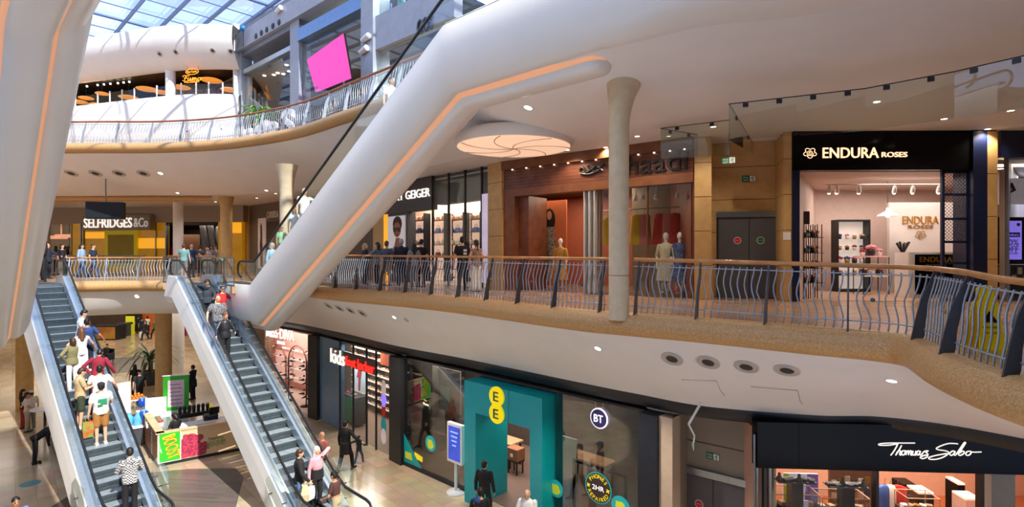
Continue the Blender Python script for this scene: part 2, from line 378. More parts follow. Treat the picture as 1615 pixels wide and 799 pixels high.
# upper soffit: from the upper slab edge down to the flat gallery ceiling
SE = UE[:-1]+V2([(-1.7,15.2),(-1.0,13.6),(-.3,12.3),(.6,11.0),(1.7,9.8),(3.1,8.9),(4.7,8.15),(6.1,7.1),(7.0,5.6),(7.4,3.4)])
SZ = [5.95]*8+[5.8]+[5.55,5.25,5.1,5.05,5.05,5.08,5.1,5.1,5.1,5.1]
CC = V2([(-42,33),(-31,31),(-22,29.6),(-17.5,29.2),(-13.5,28.6),(-9.5,26.6),(-6.5,23.5),(-4.6,21.4),(-3.0,19.6),(-1.6,18.0),(-.5,16.9),(.6,15.8),(1.7,14.8),(2.9,13.9),(4.4,13.1),(6.4,12.4),(8.6,11.6),(11,10.2),(14,6)])
S3 = catmull([Vector((p.x, p.y, z)) for p, z in zip(SE, SZ)], 6); CCd = catmull(CC, 6)
SOF_U = soffit([p.to_2d() for p in S3], [p.z for p in S3], CCd, 4.42, 'ceiling_soffit_upper', lambda t: -.16*math.sin(math.pi*t), rows=12)
mb = MB(); mb.prism(CCd+V2([(20,6),(20,62),(-42,62)]), 4.42, 4.6); CEIL = mb.build('ceiling_gallery', W_WHITE, kind='structure')
# white rounded fascia that carries on from the big escalator round the deck above
q = catmull([E3.pt(t, -.85, 0).to_2d() for t in (13.2, 14.2, 15.19)]+V2([(2.7,8.5),(4.2,7.65),(5.7,6.8),(6.7,5.6),(7.1,3.4)]), 8); nn = normals2(q); q, nn = q[16:], nn[16:]
PA = [(.05,.05,.10),(0,0,.05),(.02,.02,-.45),(.02,.02,-.9),(-.03,0,-1.18),(-.13,0,-1.36),(-.27,0,-1.46),(-.40,0,-1.45),(-.6,0,-1.40)]
PB = [(-.05,.10),(0,.05),(.02,-.4),(.02,-.75),(-.03,-1.0),(-.12,-1.16),(-.28,-1.28),(-.6,-1.36),(-1.3,-1.42)]
PA = [(-.05,.10),(0,.05),(.02,-.45),(.01,-.72),(-.04,-1.0),(-.14,-1.22),(-.27,-1.37),(-.40,-1.42),(-.9,-1.3)]
L = [0.]
for x, y in zip(q, q[1:]): L.append(L[-1]+(y-x).length)
R = []
for i, (p, n) in enumerate(zip(q, nn)):
    k = min(1, L[i]/1.8); k = k*k*(3-2*k)
    R.append([Vector((*(p+n*(a[0]*(1-k)+b[0]*k)), ZU+a[1]*(1-k)+b[1]*k)) for a, b in zip(PA, PB)])
mb = MB(); mb.loft(R, closed=False); FASCIA = mb.build('trim_deck_fascia', W_CLAD, kind='structure')
# far second lip in the left ceiling
q = catmull(V2([(-36,31.2),(-27,30.4),(-21,29.9),(-16.5,29.9)]), 8)
mb = MB(); mb.loft(sweep(q, [(0,.05),(.25,-.02),(.32,-.14),(.2,-.26),(0,-.28)], 1, 4.42), closed=False); mb.build('trim_ceiling_lip', M_LIP, kind='structure')
# ------------------------------------------------------------------ shop-front faces
MF0 = Face((-17.2,35.6),(-5.96,25.0)); MF1 = Face((-5.96,25.0),(-.75,19.2)); MF2 = Face((-.28,18.8),(5.0,14.75))
MF3 = Face((5.0,14.75),(7.3,14.1)); MF4 = Face((7.3,14.1),(11.85,14.0)); MF5 = Face((12.62,14.0),(17.5,13.9))
SF = Face((-38,39.2),(-17.6,35.5))
GF1 = Face((-13.8,28.8),(-9.0,24.9)); GF2 = Face((-9.0,24.9),(-4.2,19.8)); GF3 = Face((-4.2,19.8),(3.1,13.0))
GF4 = Face((3.1,13.0),(5.15,11.4)); GF5 = Face((5.15,11.4),(12.5,10.9))
def room_poly(tag_, pts, z0, z1, mw, mf=None, mc=None, back=None, light=None, lc=(1,.88,.74)):
    """walls of a shop with a free plan: front left, back left, back right, front right"""
    P_ = [Vector(p) for p in pts]
    for nm, a, b, m in (('left', P_[0], P_[1], mw), ('back', P_[1], P_[2], back or mw), ('right', P_[2], P_[3], mw)):
        f = Face(a, b); mb = MB(); f.box(mb, 0, f.L, z0, z1, -.1, 0); mb.build('wall_%s_%s' % (nm, tag_), m, kind='structure')
    if mf: mb = MB(); mb.prism([tuple(p) for p in P_][::-1], z0, z0+.012); mb.build('floor_'+tag_, mf, kind='structure')
    mb = MB(); mb.prism([tuple(p) for p in P_][::-1], z1-.06, z1); mb.build('ceiling_'+tag_, mc or mw, kind='structure')
    if light:
        c = sum(P_, Vector((0,0)))/4; lamp_area('shop_lamp', (c.x, c.y, z1-.12), (0,0,-1), (P_[2]-P_[1]).length*.6, 2.2, light, lc, rz=math.atan2((P_[2]-P_[1]).y, (P_[2]-P_[1]).x))
def room(f, tag_, u0, u1, z0, z1, depth, mw, mf=None, mc=None, back=None, light=None, lc=(1,.88,.74), k=0., wl=1):
    """walls of one shop behind its front (side walls may run obliquely), with its ceiling light"""
    room_poly(tag_, [f.pt(u0, -.15, 0).to_2d(), f.pt(u0-k*depth, -depth, 0).to_2d(), f.pt(u1-k*depth, -depth, 0).to_2d(), f.pt(u1, -.15, 0).to_2d()], z0, z1, mw, mf, mc, back, light, lc)
# ------------------------------------------------------------------ outer shell: far walls
M_WALLFAR = mat('beige_wall', '#b9a68c', .6, noise=.04)
for nm, a, b, z0, z1 in (('wall_far_ground', (-60,58), (-9,58), ZG, -1.5), ('wall_far_gallery', (-60,46.5), (-15,46.5), 0, 4.5), ('wall_left_far', (-46.2,24), (-46.2,60), ZG, 18)):
    f = Face(a, b); mb = MB(); f.box(mb, 0, f.L, z0, z1, -.3, 0); mb.build(nm, M_WALLFAR, kind='structure')
# ------------------------------------------------------------------ glazed atrium roof
M_BEAM = mat('blue_grey_roof_steel', '#6d83ad', .5, .2, noise=.06)
ZR = 18.0; RD = E3.d; RN = E3.n; RO = Vector((-22, 36))
G_ROOF = glass('roof_glass', (.93,.96,1.0), .8)
def rp(t, n, z): q = RO+RD*t+RN*n; return Vector((q.x, q.y, z))
for i in range(17):
    n = -20+i*2.0
    mb = MB(); mb.hexa([rp(t, n+a, z) for z in (ZR-.32, ZR-.06) for t, a in ((-26,-.06),(38,-.06),(38,.06),(-26,.06))])
    if n > -6:
        mb.tube([rp(-26, n-.22, ZR-.42), rp(10, n-.22, ZR-.42)], .035, 6)
        for k in range(18): mb.tube([rp(-26+k*2, n-.22, ZR-.42), rp(-26+k*2, n, ZR-.2)], .02, 5)
    mb.build('trim_roof_beam', M_BEAM, kind='structure')
for i in range(26):
    t = -26+i*2.5
    mb = MB(); mb.tube([rp(t, -20, ZR-.1), rp(t, 12, ZR-.1)], .045 if i % 4 else .11, 6); mb.build('trim_roof_purlin', M_BEAM, kind='structure')
mb = MB(); mb.hexa([rp(t, a, z) for z in (ZR, ZR+.03) for t, a in ((-26,-20),(38,-20),(38,12),(-26,12))]); mb.build('window_roof_glazing', G_ROOF, kind='structure')
# ------------------------------------------------------------------ restaurant terrace high on the far left
FU = catmull(V2([(-40,37.5),(-34,35.8),(-27.3,33.7),(-20.2,31.5),(-17.5,31.1),(-15.75,31.2)]), 8)
mb = MB(); mb.loft(sweep(FU, [(.1,0),(.12,.6),(.3,.9),(.32,2.5),(.25,3.75),(.1,4.02),(-.12,4.02),(-.12,3.0)], 1, ZU), closed=False); mb.build('wall_terrace_parapet', W_WHITE, kind='structure')
mb = MB(); mb.loft(sweep(FU, [(-.2,5.52),(.1,5.5),(.6,5.95),(1.0,6.55),(1.1,6.95),(1.05,7.55),(.9,7.7),(-.5,7.75),(-2.5,7.75)], 1, ZU), closed=False); TERR = mb.build('ceiling_terrace_band', W_WHITE, kind='structure')
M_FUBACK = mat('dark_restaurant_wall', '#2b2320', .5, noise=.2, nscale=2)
q = [p+n*-6 for p, n in zip(FU, normals2(FU))]
mb = MB(); mb.loft([[Vector((*p, z)) for p in q] for z in (ZU+2.4, ZU+5.6)], closed=False); mb.build('wall_terrace_back', M_FUBACK, kind='structure')
mb = MB(); mb.loft([[Vector((*p, ZU+2.9)) for p in FU], [Vector((*p, ZU+2.9)) for p in q]], closed=False); mb.build('floor_terrace', M_DARKTILE, kind='structure')
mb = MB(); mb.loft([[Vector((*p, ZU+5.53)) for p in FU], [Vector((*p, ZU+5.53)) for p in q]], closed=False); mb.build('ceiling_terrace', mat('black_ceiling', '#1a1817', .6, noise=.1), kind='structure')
p = XY(269, 31.6); mb = MB(); mb.lathe([(.27,0),(.27,1.6)], (p.x, p.y, ZU+4), 16); mb.build('column', W_WHITE, label='white round column between the two terrace restaurant windows', cat='column')
p = XY(372.5, 31.4); mb = MB(); mb.box((p.x, p.y, ZU+4), (.16,.3,8.4), E3.rz); mb.build('trim_terrace_end', W_WHITE, kind='structure')
# ------------------------------------------------------------------ grey-clad building beyond the upper balcony
GB = Face((-16.0,31.6),(-5.85,22.8)); GB2 = Face((-5.85,22.8),(-1.9,19.35))
M_GREYCLAD = mat('grey_metal_cladding', '#a4abb8', .45, .1, noise=.05, nscale=3)
M_GREYD = mat('dark_grey_cladding', '#7a818e', .45, .1, noise=.06, nscale=3)
def gb(name, px0, px1, z0, z1, w0, w1, m=M_GREYCLAD, f=GB):
    mb = MB(); f.box(mb, f.up(px0), f.up(px1), z0, z1, w0, w1); return mb.build(name, m, kind='structure')
gb('trim_grey_pier', 373, 384, ZU, 13.9, -.5, .12); gb('trim_grey_pier', 461, 475, ZU, 13.0, -.5, .12); gb('trim_grey_pier', 577, 596, ZU, 17.4, -.6, .25)
gb('trim_grey_beam', 370, 600, 12.9, 13.9, -.6, .3); gb('trim_grey_beam', 382, 463, 11.6, 11.85, -.5, .05, M_DECK)
gb('trim_grey_soffit', 382, 475, 12.6, 12.9, -1.6, .1, M_GREYD)
gb('trim_blue_lit_beam', 474, 580, 11.75, 12.35, -.5, .2, mat('blue_lit_metal', '#7fa3cf', .3, .5, noise=.05))  # the blue light on this beam is put into its metal colour
gb('wall_grey_plinth', 384, 462, ZU, 7.7, -.3, 0, M_GREYCLAD)
gb('trim_grey_top', 384, 480, 13.9, 14.1, -2.0, .3, M_GREYD)
mb = MB(); GB.box(mb, -12, 12.6, 11.85, 12.0, -6, -.2); mb.build('ceiling_grey_bay', mat('warm_bay_ceiling', '#b5a795', .6, noise=.04), kind='structure'); mb = MB(); GB.box(mb, -12, 12.6, ZU+1.0, ZU+1.1, -6, -.3); mb.build('floor_grey_bay', M_DARKTILE, kind='structure')
mb = MB(); GB.box(mb, -12, 14, ZU, 17.4, -6.2, -6); mb.build('wall_grey_bay_back', mat('dim_bay_wall', '#5c5350', .6, noise=.2, nscale=1.2), kind='structure')
gb('window_bay_left', 384, 462, 7.7, 11.6, -.1, -.07, M_SHOPGLASS); gb('window_bay_right', 475, 577, ZU, 11.75, -.1, -.07, M_GLASS)
gb('ceiling_high_bay', 474, 596, 15.6, 15.75, -5, 0, mat('warm_bay_ceiling')); gb('window_high_bay', 478, 577, 12.4, 17.4, -.1, -.07, M_GLASS)
# fashion shop on the right of it
gb('wall_cos_band', 596, 720, 9.75, 11.15, -.3, .12, M_GREYCLAD, GB2)
gb('wall_cos_back', 590, 720, ZU, 17.4, -4.2, -4, mat('pale_shop_wall', '#c9d3d3', .6, noise=.03), GB2)
gb('ceiling_cos', 590, 720, 13.9, 14.0, -4, -.2, W_WHITE, GB2); gb('floor_cos', 590, 720, 10.6, 10.75, -4, -.1, mat('navy_platform', '#24324a', .4, noise=.1), GB2)
gb('window_cos_high', 596, 720, 11.15, 17.4, -.1, -.07, M_GLASS, GB2); gb('window_cos_low', 596, 720, ZU, 9.75, -.1, -.07, M_GLASS, GB2)
lamp_area('shop_lamp', GB.pt(5, -2.6, 11.7), (0,0,-1), 6, 3, 160, (1,.85,.68), rz=GB.rz)
lamp_area('shop_lamp', GB.pt(10.5, -2.4, 15.4), (0,0,-1), 4, 3, 140, (1,.9,.78), rz=GB.rz)
lamp_area('shop_lamp', GB2.pt(2, -2.2, 13.6), (0,0,-1), 3.5, 2.6, 260, (.88,1,1), rz=GB2.rz)
lamp_area('shop_lamp', GB2.pt(2, -2.2, 9.6), (0,0,-1), 3.5, 2.6, 160, (.88,1,1), rz=GB2.rz)
# ------------------------------------------------------------------ escalators
SEC = [(-.62,.10),(-.80,.10),(-.85,.05),(-.87,-.45),(-.86,-.72),(-.81,-1.0),(-.71,-1.22),(-.58,-1.37),(-.46,-1.42),(-.38,-1.36),(-.35,-1.38),
       (-.30,-1.49),(-.28,-1.58),(-.24,-1.65),(-.16,-1.68),(-.05,-1.69)]
SEC = SEC+[(-o, z) for o, z in SEC[::-1]]
def railpath(e, o, t0, t1):
    """handrail centre line with the round newel returns at both ends"""
    pts = []; r = .30
    for k in range(7): a = math.pi*.5+math.pi*(6-k)/6; pts.append(e.pt(t0, o, .95-r)+Vector((*(e.d*math.cos(a)*r), 0))+Vector((0,0,math.sin(a)*r)))
    for i in range(25): t = t0+(t1-t0)*i/24; pts.append(e.pt(t, o, .95))
    for k in range(1, 7): a = math.pi*.5-math.pi*k/6; pts.append(e.pt(t1, o, .95-r)+Vector((*(e.d*math.cos(a)*r), 0))+Vector((0,0,math.sin(a)*r)))
    return pts
def smooth_ts(e, t0, t1):
    return [t0]+[t for t in (-.25,0,.25) if t > t0]+[e.run*i/6 for i in range(1, 6)]+[e.run-.25, e.run, e.run+.25]+[t1]
def balustrade(e, root, o, t0, t1, zb=.34):
    ts = smooth_ts(e, t0, t1); s = -1 if o < 0 else 1
    mb = MB(); R = [[e.pt(t, o-.007, zb-.06), e.pt(t, o+.007, zb-.06), e.pt(t, o+.007, .93), e.pt(t, o-.007, .93)] for t in ts]
    for end, sg in ((t0, -1), (t1, 1)):
        A = []
        for k in range(7):
            a = -math.pi/2+math.pi*k/6; zc = (zb+.93)/2-.03; hh = (.93-zb)/2+.03
            A.append((end+sg*.28*math.cos(a), zc+hh*math.sin(a)))
        mb.add([e.pt(end, x, 0)+Vector((*(e.d*(t-end)), z)) for x in (o-.007, o+.007) for t, z in A],
               [tuple(range(7)), tuple(range(13, 6, -1))]+[(i, i+1, i+8, i+7) for i in range(6)])
    mb.loft(R, smooth=False); g = mb.build('glass_panel', M_GLASS, root)
    mb = MB(); mb.tube(railpath(e, o, t0, t1), .036, 8, flat=1.3); mb.build('handrail', M_BLACK, root)
    return g
def steps(e, root, t0, t1, half=.5):
    t = t0
    while t < t1:
        zc = e.h(t+.2); z = zc-e.zs
        if e.sgn > 0: zc = e.h(t+.2)
        mb = MB(); n0 = len(mb.v); rise = .231 if 0 < t+.2 < e.run else .02
        a, b = (t, t+.4)
        f0 = a if e.sgn > 0 else b; inn = b if e.sgn > 0 else a        # front edge of the tread is on the low side
        prof = [(inn, 0), (f0, 0), (f0+(.01 if e.sgn > 0 else -.01), -.05), (f0+(.05 if e.sgn > 0 else -.05), -.15), (f0+(.06 if e.sgn > 0 else -.06), -rise-.02), (inn, -rise-.02)]
        L = [Vector((*(e.o+e.d*tt+e.n*-half), zc+dz)) for tt, dz in prof]; R = [Vector((*(e.o+e.d*tt+e.n*half), zc+dz)) for tt, dz in prof]
        mb.loft([L, R], smooth=False); mb.mi = [0]+[1]*(len(mb.f)-1); mb.build('step', M_STEP, root)
        t += .4
def end_guard(e, root, t, o): pass
def down_escalator(e, name, label, t1):
    root = thing(name, label, 'escalator', e.pt(RUN+1.2, 0, 0), e.rz)
    t0 = -1.15; ts = smooth_ts(e, t0, t1)
    for s in (-1, 1):
        prof = [(.62*s,-.30),(.62*s,.30),(.76*s,.33),(.82*s,.29),(.88*s,-.05),(.95*s,-.55),(.82*s,-.82),(.3*s,-.92),(.3*s,-.4)]
        mb = MB(); mb.loft([[e.pt(t, o, max(z, ZG+.01-e.h(t)) if z < 0 else z) for o, z in prof] for t in ts], smooth=False)
        mb.build('side_cladding', W_CLAD, root)
        mb = MB(); mb.loft([[e.pt(t, o, z) for o, z in ((.50*s,.0),(.53*s,.30),(.75*s,.345),(.79*s,.33),(.79*s,.30),(.6*s,.27),(.54*s,-.02))] for t in ts], smooth=False)
        mb.build('deck_strip', M_DECK, root)
        balustrade(e, root, .62*s, t0-.1, t1+.1)
    steps(e, root, 0.0, RUN+.3)
    mb = MB(); mb.hexa([e.pt(t, o, z) for z in (-.1, .006) for t, o in ((-1.25,-.6),(0,-.6),(0,.6),(-1.25,.6))]); mb.build('landing_plate', M_STEEL, root)
    mb = MB(); mb.hexa([e.pt(t, o, z) for z in (-.02, .008) for t, o in ((RUN+.2,-.6),(RUN+1.5,-.6),(RUN+1.5,.6),(RUN+.2,.6))]); mb.build('landing_plate', M_STEEL, root)
    return root
X1 = down_escalator(E1, 'escalator', 'left escalator carrying a line of riders past the juice kiosk, white sides and blue-grey decks', RUN+1.2)
X2 = down_escalator(E2, 'escalator', 'middle escalator from the gallery down to the ground floor, right of the juice kiosk', RUN+1.2)
def up_escalator(e, label, t0, t1, nose):
    root = thing('escalator', label, 'escalator', e.pt(0, 0, 0), e.rz)
    ts = smooth_ts(e, t0, t1)
    half = len(SEC)//2
    def part(name, idx, m):
        mb = MB(); mb.loft([[e.pt(t, SEC[i][0], SEC[i][1]) for i in idx] for t in ts], closed=False); return mb.build(name, m, root)
    n = len(SEC)
    part('side_cladding', list(range(0, 11)), W_CLAD); part('side_cladding', list(range(n-11, n)), W_CLAD)
    # the belly strip stops short of the landing with a rounded nose; the lit slots follow it round
    be = list(range(11, n-11)); tn = [t for t in ts if t < nose]+[nose-.3, nose]
    mb = MB(); R = [[e.pt(t, SEC[i][0], SEC[i][1]) for i in be] for t in tn]
    for k in range(1, 6):
        a = math.pi/2*k/5; R.append([e.pt(nose+.3*math.sin(a), SEC[i][0]*math.cos(a), -1.45+(SEC[i][1]+1.45)*math.cos(a)) for i in be])
    mb.loft(R, closed=False); mb.build('belly_strip', W_CLAD, root)
    for s in (-1, 1):
        mb = MB(); mb.loft([[e.pt(t, .375*s, -1.36), e.pt(t, .34*s, -1.40), e.pt(t, .30*s, -1.49)] for t in tn]+
            [[e.pt(nose+(.3+r)*math.sin(math.pi/2*k/5), s*(.30+r)*math.cos(math.pi/2*k/5), z) for r, z in ((.075,-1.36),(.04,-1.40),(0,-1.49))] for k in range(1, 6)], closed=False)
        mb.build('light_strip', M_LED, root)
        mb = MB(); mb.loft([[e.pt(t, o*s, z) for o, z in ((.54,.11),(.60,.16),(.74,.16),(.82,.10),(.70,.06))] for t in ts], smooth=False); mb.build('deck_strip', M_NICKEL, root)
        balustrade(e, root, .66*s, t0+.9, t1-1.2, .16)
    # end plates closing the hull
    mb = MB(); mb.add([e.pt(t0, o, z) for o, z in SEC], [tuple(range(n))]); mb.build('end_plate', W_CLAD, root)
    mb = MB(); mb.loft([[e.pt(t, -.52, -.1), e.pt(t, .52, -.1), e.pt(t, .52, -.25), e.pt(t, -.52, -.25)] for t in ts], smooth=False); mb.build('step_bed', M_STEP[1], root)
    t = 0.0
    steps(e, root, 0.0, RUN)
    mb = MB(); mb.hexa([e.pt(t, o, z) for z in (-.1, .0) for t, o in ((t0,-.62),(0,-.62),(0,.62),(t0,.62))]); mb.build('landing_plate', M_STEEL, root)
    mb = MB(); mb.hexa([e.pt(t, o, z) for z in (-.1, .0) for t, o in ((RUN,-.62),(t1,-.62),(t1,.62),(RUN,.62))]); mb.build('landing_plate', M_STEEL, root)
    return root
X3 = up_escalator(E3, 'big white escalator crossing the middle of the view with an amber light slot underneath', -2.2, 15.2, 14.7)
X4 = up_escalator(E4, 'white escalator hull seen from below at the left edge, two amber light slots', -2.2, 14.5, 13.9)
# ------------------------------------------------------------------ shop fronts: shared bits
M_WOOD = mat('dark_walnut', '#5d3320', .4, col2='#7a4730', nscale=3); M_WOODL = mat('red_brown_wood', '#6f4128', .4, col2='#82502f', nscale=3)
M_NAVY = mat('navy_paint', '#141d3c', .35, noise=.08); M_BLK = mat('black_gloss_panel', '#0e0e0f', .14, noise=.1, spec=.1)
M_PINK = mat('blush_plaster', '#cdb6aa', .55, noise=.03); M_CREAM = mat('cream_wall', '#dccbbb', .6, noise=.02)
M_SIGNW = mat('lit_white_letters', '#ffffff', .4, emit='#fff4ea', es=.65, noise=.01); M_SIGNP = mat('lit_peach_letters', '#f3cfae', .4, emit='#ffcfa4', es=1.1, noise=.01)
M_GOLD = mat('gold_letters', '#b98a35', .3, .7, noise=.05); M_TEAL = mat('teal_panel', '#00a6ae', .35, noise=.03, nscale=2); M_YEL = mat('yellow_sign', '#ffe500', .4, emit='#ffe000', es=.35, noise=.01)
M_GREENS = mat('green_sign', '#0c6b45', .4, noise=.03); M_REDS = mat('red_sign', '#c8283a', .4, noise=.03)
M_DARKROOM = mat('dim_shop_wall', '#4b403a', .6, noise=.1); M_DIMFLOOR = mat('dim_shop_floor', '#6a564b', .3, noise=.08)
M_BRONZE = mat('bronze_glass_panel', '#8a6a10', .15, .3, col2='#c79c1c', nscale=.7)
DGLASS = glass('dark_shop_glass', (.62,.64,.64), 2.2)
def st(name, f, px0, px1, z0, z1, w0, w1, m, wp=0.):
    mb = MB(); f.box(mb, f.up(px0, wp), f.up(px1, wp), z0, z1, w0, w1); return mb.build(name, m, kind='structure')
def th(name, f, px0, px1, z0, z1, w0, w1, m, label, cat, group=None, parent=None, bevel=0.):
    mb = MB(); f.box(mb, f.up(px0), f.up(px1), z0, z1, w0, w1); return mb.build(name, m, parent, label=label, cat=cat, group=group, bevel=bevel)
def stone(name, f, u0, u1, z0, z1, w0, w1, m, step=.93):
    mb = MB(); z = z0; f.box(mb, u0+.012, u1-.012, z0, z1, w0, w1-.012, 1)
    while z < z1-.02: f.box(mb, u0, u1, z+.008, min(z+step, z1)-.008, w0, w1); z += step
    return mb.build(name, [m, M_DARK], kind='structure')
def fire_sign(o, u, v, wd, label, group=None):
    """green plate: words on the left, running figure and doorway on the white right half"""
    o, u, v = Vector(o), Vector(u).normalized(), Vector(v); n = u.cross(v); h = wd*.5
    r = thing('fire_exit_sign', label, 'exit sign', o-v*h/2, 0)
    mb = MB(); mb.sheet(o, u, v, [(-wd/2,-h/2),(wd/2,-h/2),(wd/2,h/2),(-wd/2,h/2)], .015); mb.build('plate', M_GREENS, r)
    mb = MB(); q = o+n*.016; mb.sheet(q, u, v, [(wd*.06,-h*.44),(wd*.47,-h*.44),(wd*.47,h*.44),(wd*.06,h*.44)], .004); mb.build('white_field', M_WHITEP, r)
    q = o+n*.021; k = h
    mb = MB()
    mb.sheet(q, u, v, [(wd*.30,-k*.40),(wd*.34,-k*.40),(wd*.34,k*.33),(wd*.45,k*.33),(wd*.45,k*.38),(wd*.30,k*.38)], .003)
    c = Vector((wd*.22, 0))
    mb.sheet(q, u, v, [(c.x+.06*k*math.cos(a)+.02*k, c.y+.25*k+.06*k*math.sin(a)) for a in [i*math.pi/5 for i in range(10)]], .003)
    for poly in ([(-.03,.17),(.06,.17),(.02,-.08),(-.07,-.08)], [(-.02,-.05),(.04,-.07),(.13,-.2),(.10,-.36),(.05,-.36),(.07,-.21)], [(-.07,-.05),(-.01,-.06),(-.09,-.22),(-.24,-.26),(-.24,-.2),(-.13,-.18)],
                 [(.03,.15),(.14,.02),(.21,.05),(.20,.09),(.14,.08),(.06,.17)], [(-.03,.17),(-.13,.12),(-.17,0),(-.13,-.01),(-.10,.08),(-.02,.12)]):
        mb.sheet(q, u, v, [(c.x+a*k, c.y+b*k) for a, b in poly], .003)
    mb.build('running_figure', M_GREENS, r)
    text('Fire', o-u*wd*.22+v*h*.17+n*.016, u, v, M_WHITEP, 'lettering', r, width=wd*.36, height=h*.26, depth=.003)
    text('exit', o-u*wd*.22-v*h*.2+n*.016, u, v, M_WHITEP, 'lettering', r, width=wd*.36, height=h*.26, depth=.003)
    return r
Z3 = Vector((0,0,1))
def disc_sign(o, u, v, r, m, label, txt, wm=M_WHITEP):
    o, u, v = Vector(o), Vector(u), Vector(v); n = u.cross(v); t = thing('door_notice', label, 'notice', o-v*r)
    C = [(math.cos(i*math.pi/12), math.sin(i*math.pi/12)) for i in range(24)]
    mb = MB(); mb.sheet(o, u, v, [(a*r, b*r) for a, b in C], .004); mb.build('rim', wm, t)
    mb = MB(); mb.sheet(o+n*.004, u, v, [(a*r*.86, b*r*.86) for a, b in C], .003); mb.build('face', m, t)
    text(txt, o+n*.008, u, v, wm, 'lettering', t, width=r*1.2, depth=.002); return t
# dark fascia band along the top of the ground-floor fronts
nn = normals2(GRd)
mb = MB(); mb.loft([[Vector((*(p+n*o), z)) for p, n in zip(GRd, nn)] for o, z in ((.0,-2.12),(.0,-2.36),(-.03,-2.38),(-.03,-2.42),(-.3,-2.44))], closed=False); mb.build('trim_ground_fascia', M_DARK, kind='structure')
# ------------------------------------------------------------------ gallery: bag shop with woman poster
room(MF1, 'bag_shop', .2, 7.6, 0, 4.3, 3.0, M_CREAM, mat('pale_shop_floor', '#bfae9c', .3, noise=.05), None, None, 300, (1,.84,.72), k=1.45)
st('wall_bag_shop_front', MF1, 604, 643, 0, 3.05, -.4, 0, mat('charcoal_shop_front', '#3a3b3e', .45, noise=.06))
t = thing('shop_sign', 'dark fascia with white lit letters over the bag shop, partly behind the big escalator', 'shop sign', MF1.pt(2, 0, 3.05), MF1.rz)
mb = MB(); MF1.box(mb, .05, MF1.up(682), 3.05, 4.40, -.25, .04); mb.build('fascia', MATS['charcoal_shop_front'], t)
u1 = MF1.up(680); u0 = MF1.up(645.5); zc = MF1.z(663, 305)
text('KURT GEIGER', MF1.pt(u1-(u1-u0)*1.04, .042, zc), MF1.U, Z3, M_SIGNW, 'lettering', t, width=(u1-u0)*2.08, height=.36, depth=.04, bold=.003)
# poster of a woman with sunglasses
u0, u1 = MF1.up(613.5), MF1.up(640); zt, zb = 2.92, .35; uc = (u0+u1)/2; wd = u1-u0
t = thing('poster', 'tall lit poster of a woman in dark sunglasses on the bag shop front', 'poster', MF1.pt(uc, .02, zb), MF1.rz)
mb = MB(); MF1.box(mb, u0, u1, zb, zt, .0, .06); mb.build('panel', mat('poster_grey', '#cfc9c6', .4, emit='#d8d0cc', es=.25, noise=.03), t)
def psheet(name, pts, m, w): mb = MB(); mb.sheet(MF1.pt(uc, w, (zt+zb)/2), MF1.U, Z3, [(a*wd, b*(zt-zb)) for a, b in pts], .004); mb.build(name, m, t)
EL_ = lambda cx, cy, rx, ry, n=18: [(cx+rx*math.cos(2*math.pi*i/n), cy+ry*math.sin(2*math.pi*i/n)) for i in range(n)]
skinp = mat('printed_skin', '#a5694c', .5, noise=.05); hairp = mat('printed_hair', '#2a1814', .5, noise=.05)
psheet('printed_hair', EL_(.08,.36,.27,.135), hairp, .062)
psheet('printed_face', EL_(.07,.26,.22,.13), skinp, .067)
psheet('printed_shoulders', [(-.48,-.18),(-.1,-.02),(.0,.12),(.22,.12),(.28,-.02),(.48,-.10),(.48,-.45),(-.36,-.45)], skinp, .064)
psheet('printed_dress', [(-.20,-.5),(-.30,-.3),(-.1,-.18),(.3,-.2),(.45,-.3),(.45,-.5)], hairp, .07)
psheet('printed_sunglasses', [(-.18,.30),(.3,.30),(.29,.23),(.14,.215),(.08,.26),(-.02,.215),(-.14,.23)], mat('printed_black', '#0c0c0d', .3, noise=.05), .073)
psheet('printed_lips', EL_(.09,.175,.07,.014), mat('printed_lips', '#7d2f2f', .4, noise=.05), .073)
# glass and frames
st('window_bag_shop', MF1, 682, 760, .05, 4.38, -.03, 0, M_SHOPGLASS)
for px in (682, 707, 733, 759):
    st('trim_bag_shop_mullion', MF1, px-.6, px+.9, 0, 4.4, -.06, .02, M_DARK)
st('trim_bag_shop_bulkhead', MF1, 682, 772, 3.25, 4.38, -.6, -.2, mat('grey_bulkhead', '#596062', .4, noise=.05))
st('trim_lit_pillar', MF1, 761, 772, .2, 3.4, -.2, .03, mat('backlit_picture', '#b9a9c9', .4, emit='#cdbfd8', es=.35, col2='#e0d6dc', nscale=1.5))
# shelving with bags and shoes (every item is a thing of its own)
HB = [mat('bag_orange', '#c4562a', .45, noise=.05), mat('bag_brown', '#7d4a2c', .45, noise=.05), mat('bag_black', '#1f1d1f', .4, noise=.05), mat('bag_blue', '#3e5a9b', .45, noise=.05), mat('bag_blush', '#cf9b93', .45, noise=.05), mat('bag_cream', '#d9cbb2', .45, noise=.05)]
def handbag(f, u, w, z, m, s, label, group):
    r = thing('handbag', label, 'handbag', f.pt(u, w, z), f.rz, group)
    b = MB(); b.loft([[Vector((x*s*k, y*s*q, zz*s)) for x, y in ((-.16,-.06),(.16,-.06),(.16,.06),(-.16,.06))] for zz, k, q in ((0,.95,1),(.05,1.02,1.05),(.17,.86,.7),(.2,.82,.45))], smooth=False); b.build('body', m, r, local=True, bevel=.012)
    b = MB(); b.tube([Vector((s*.09*math.cos(a), 0, s*(.19+.13*math.sin(a)))) for a in [math.pi*i/8 for i in range(9)]], .009*s, 5); b.build('handle', m, r, local=True); return r
bagn = 0
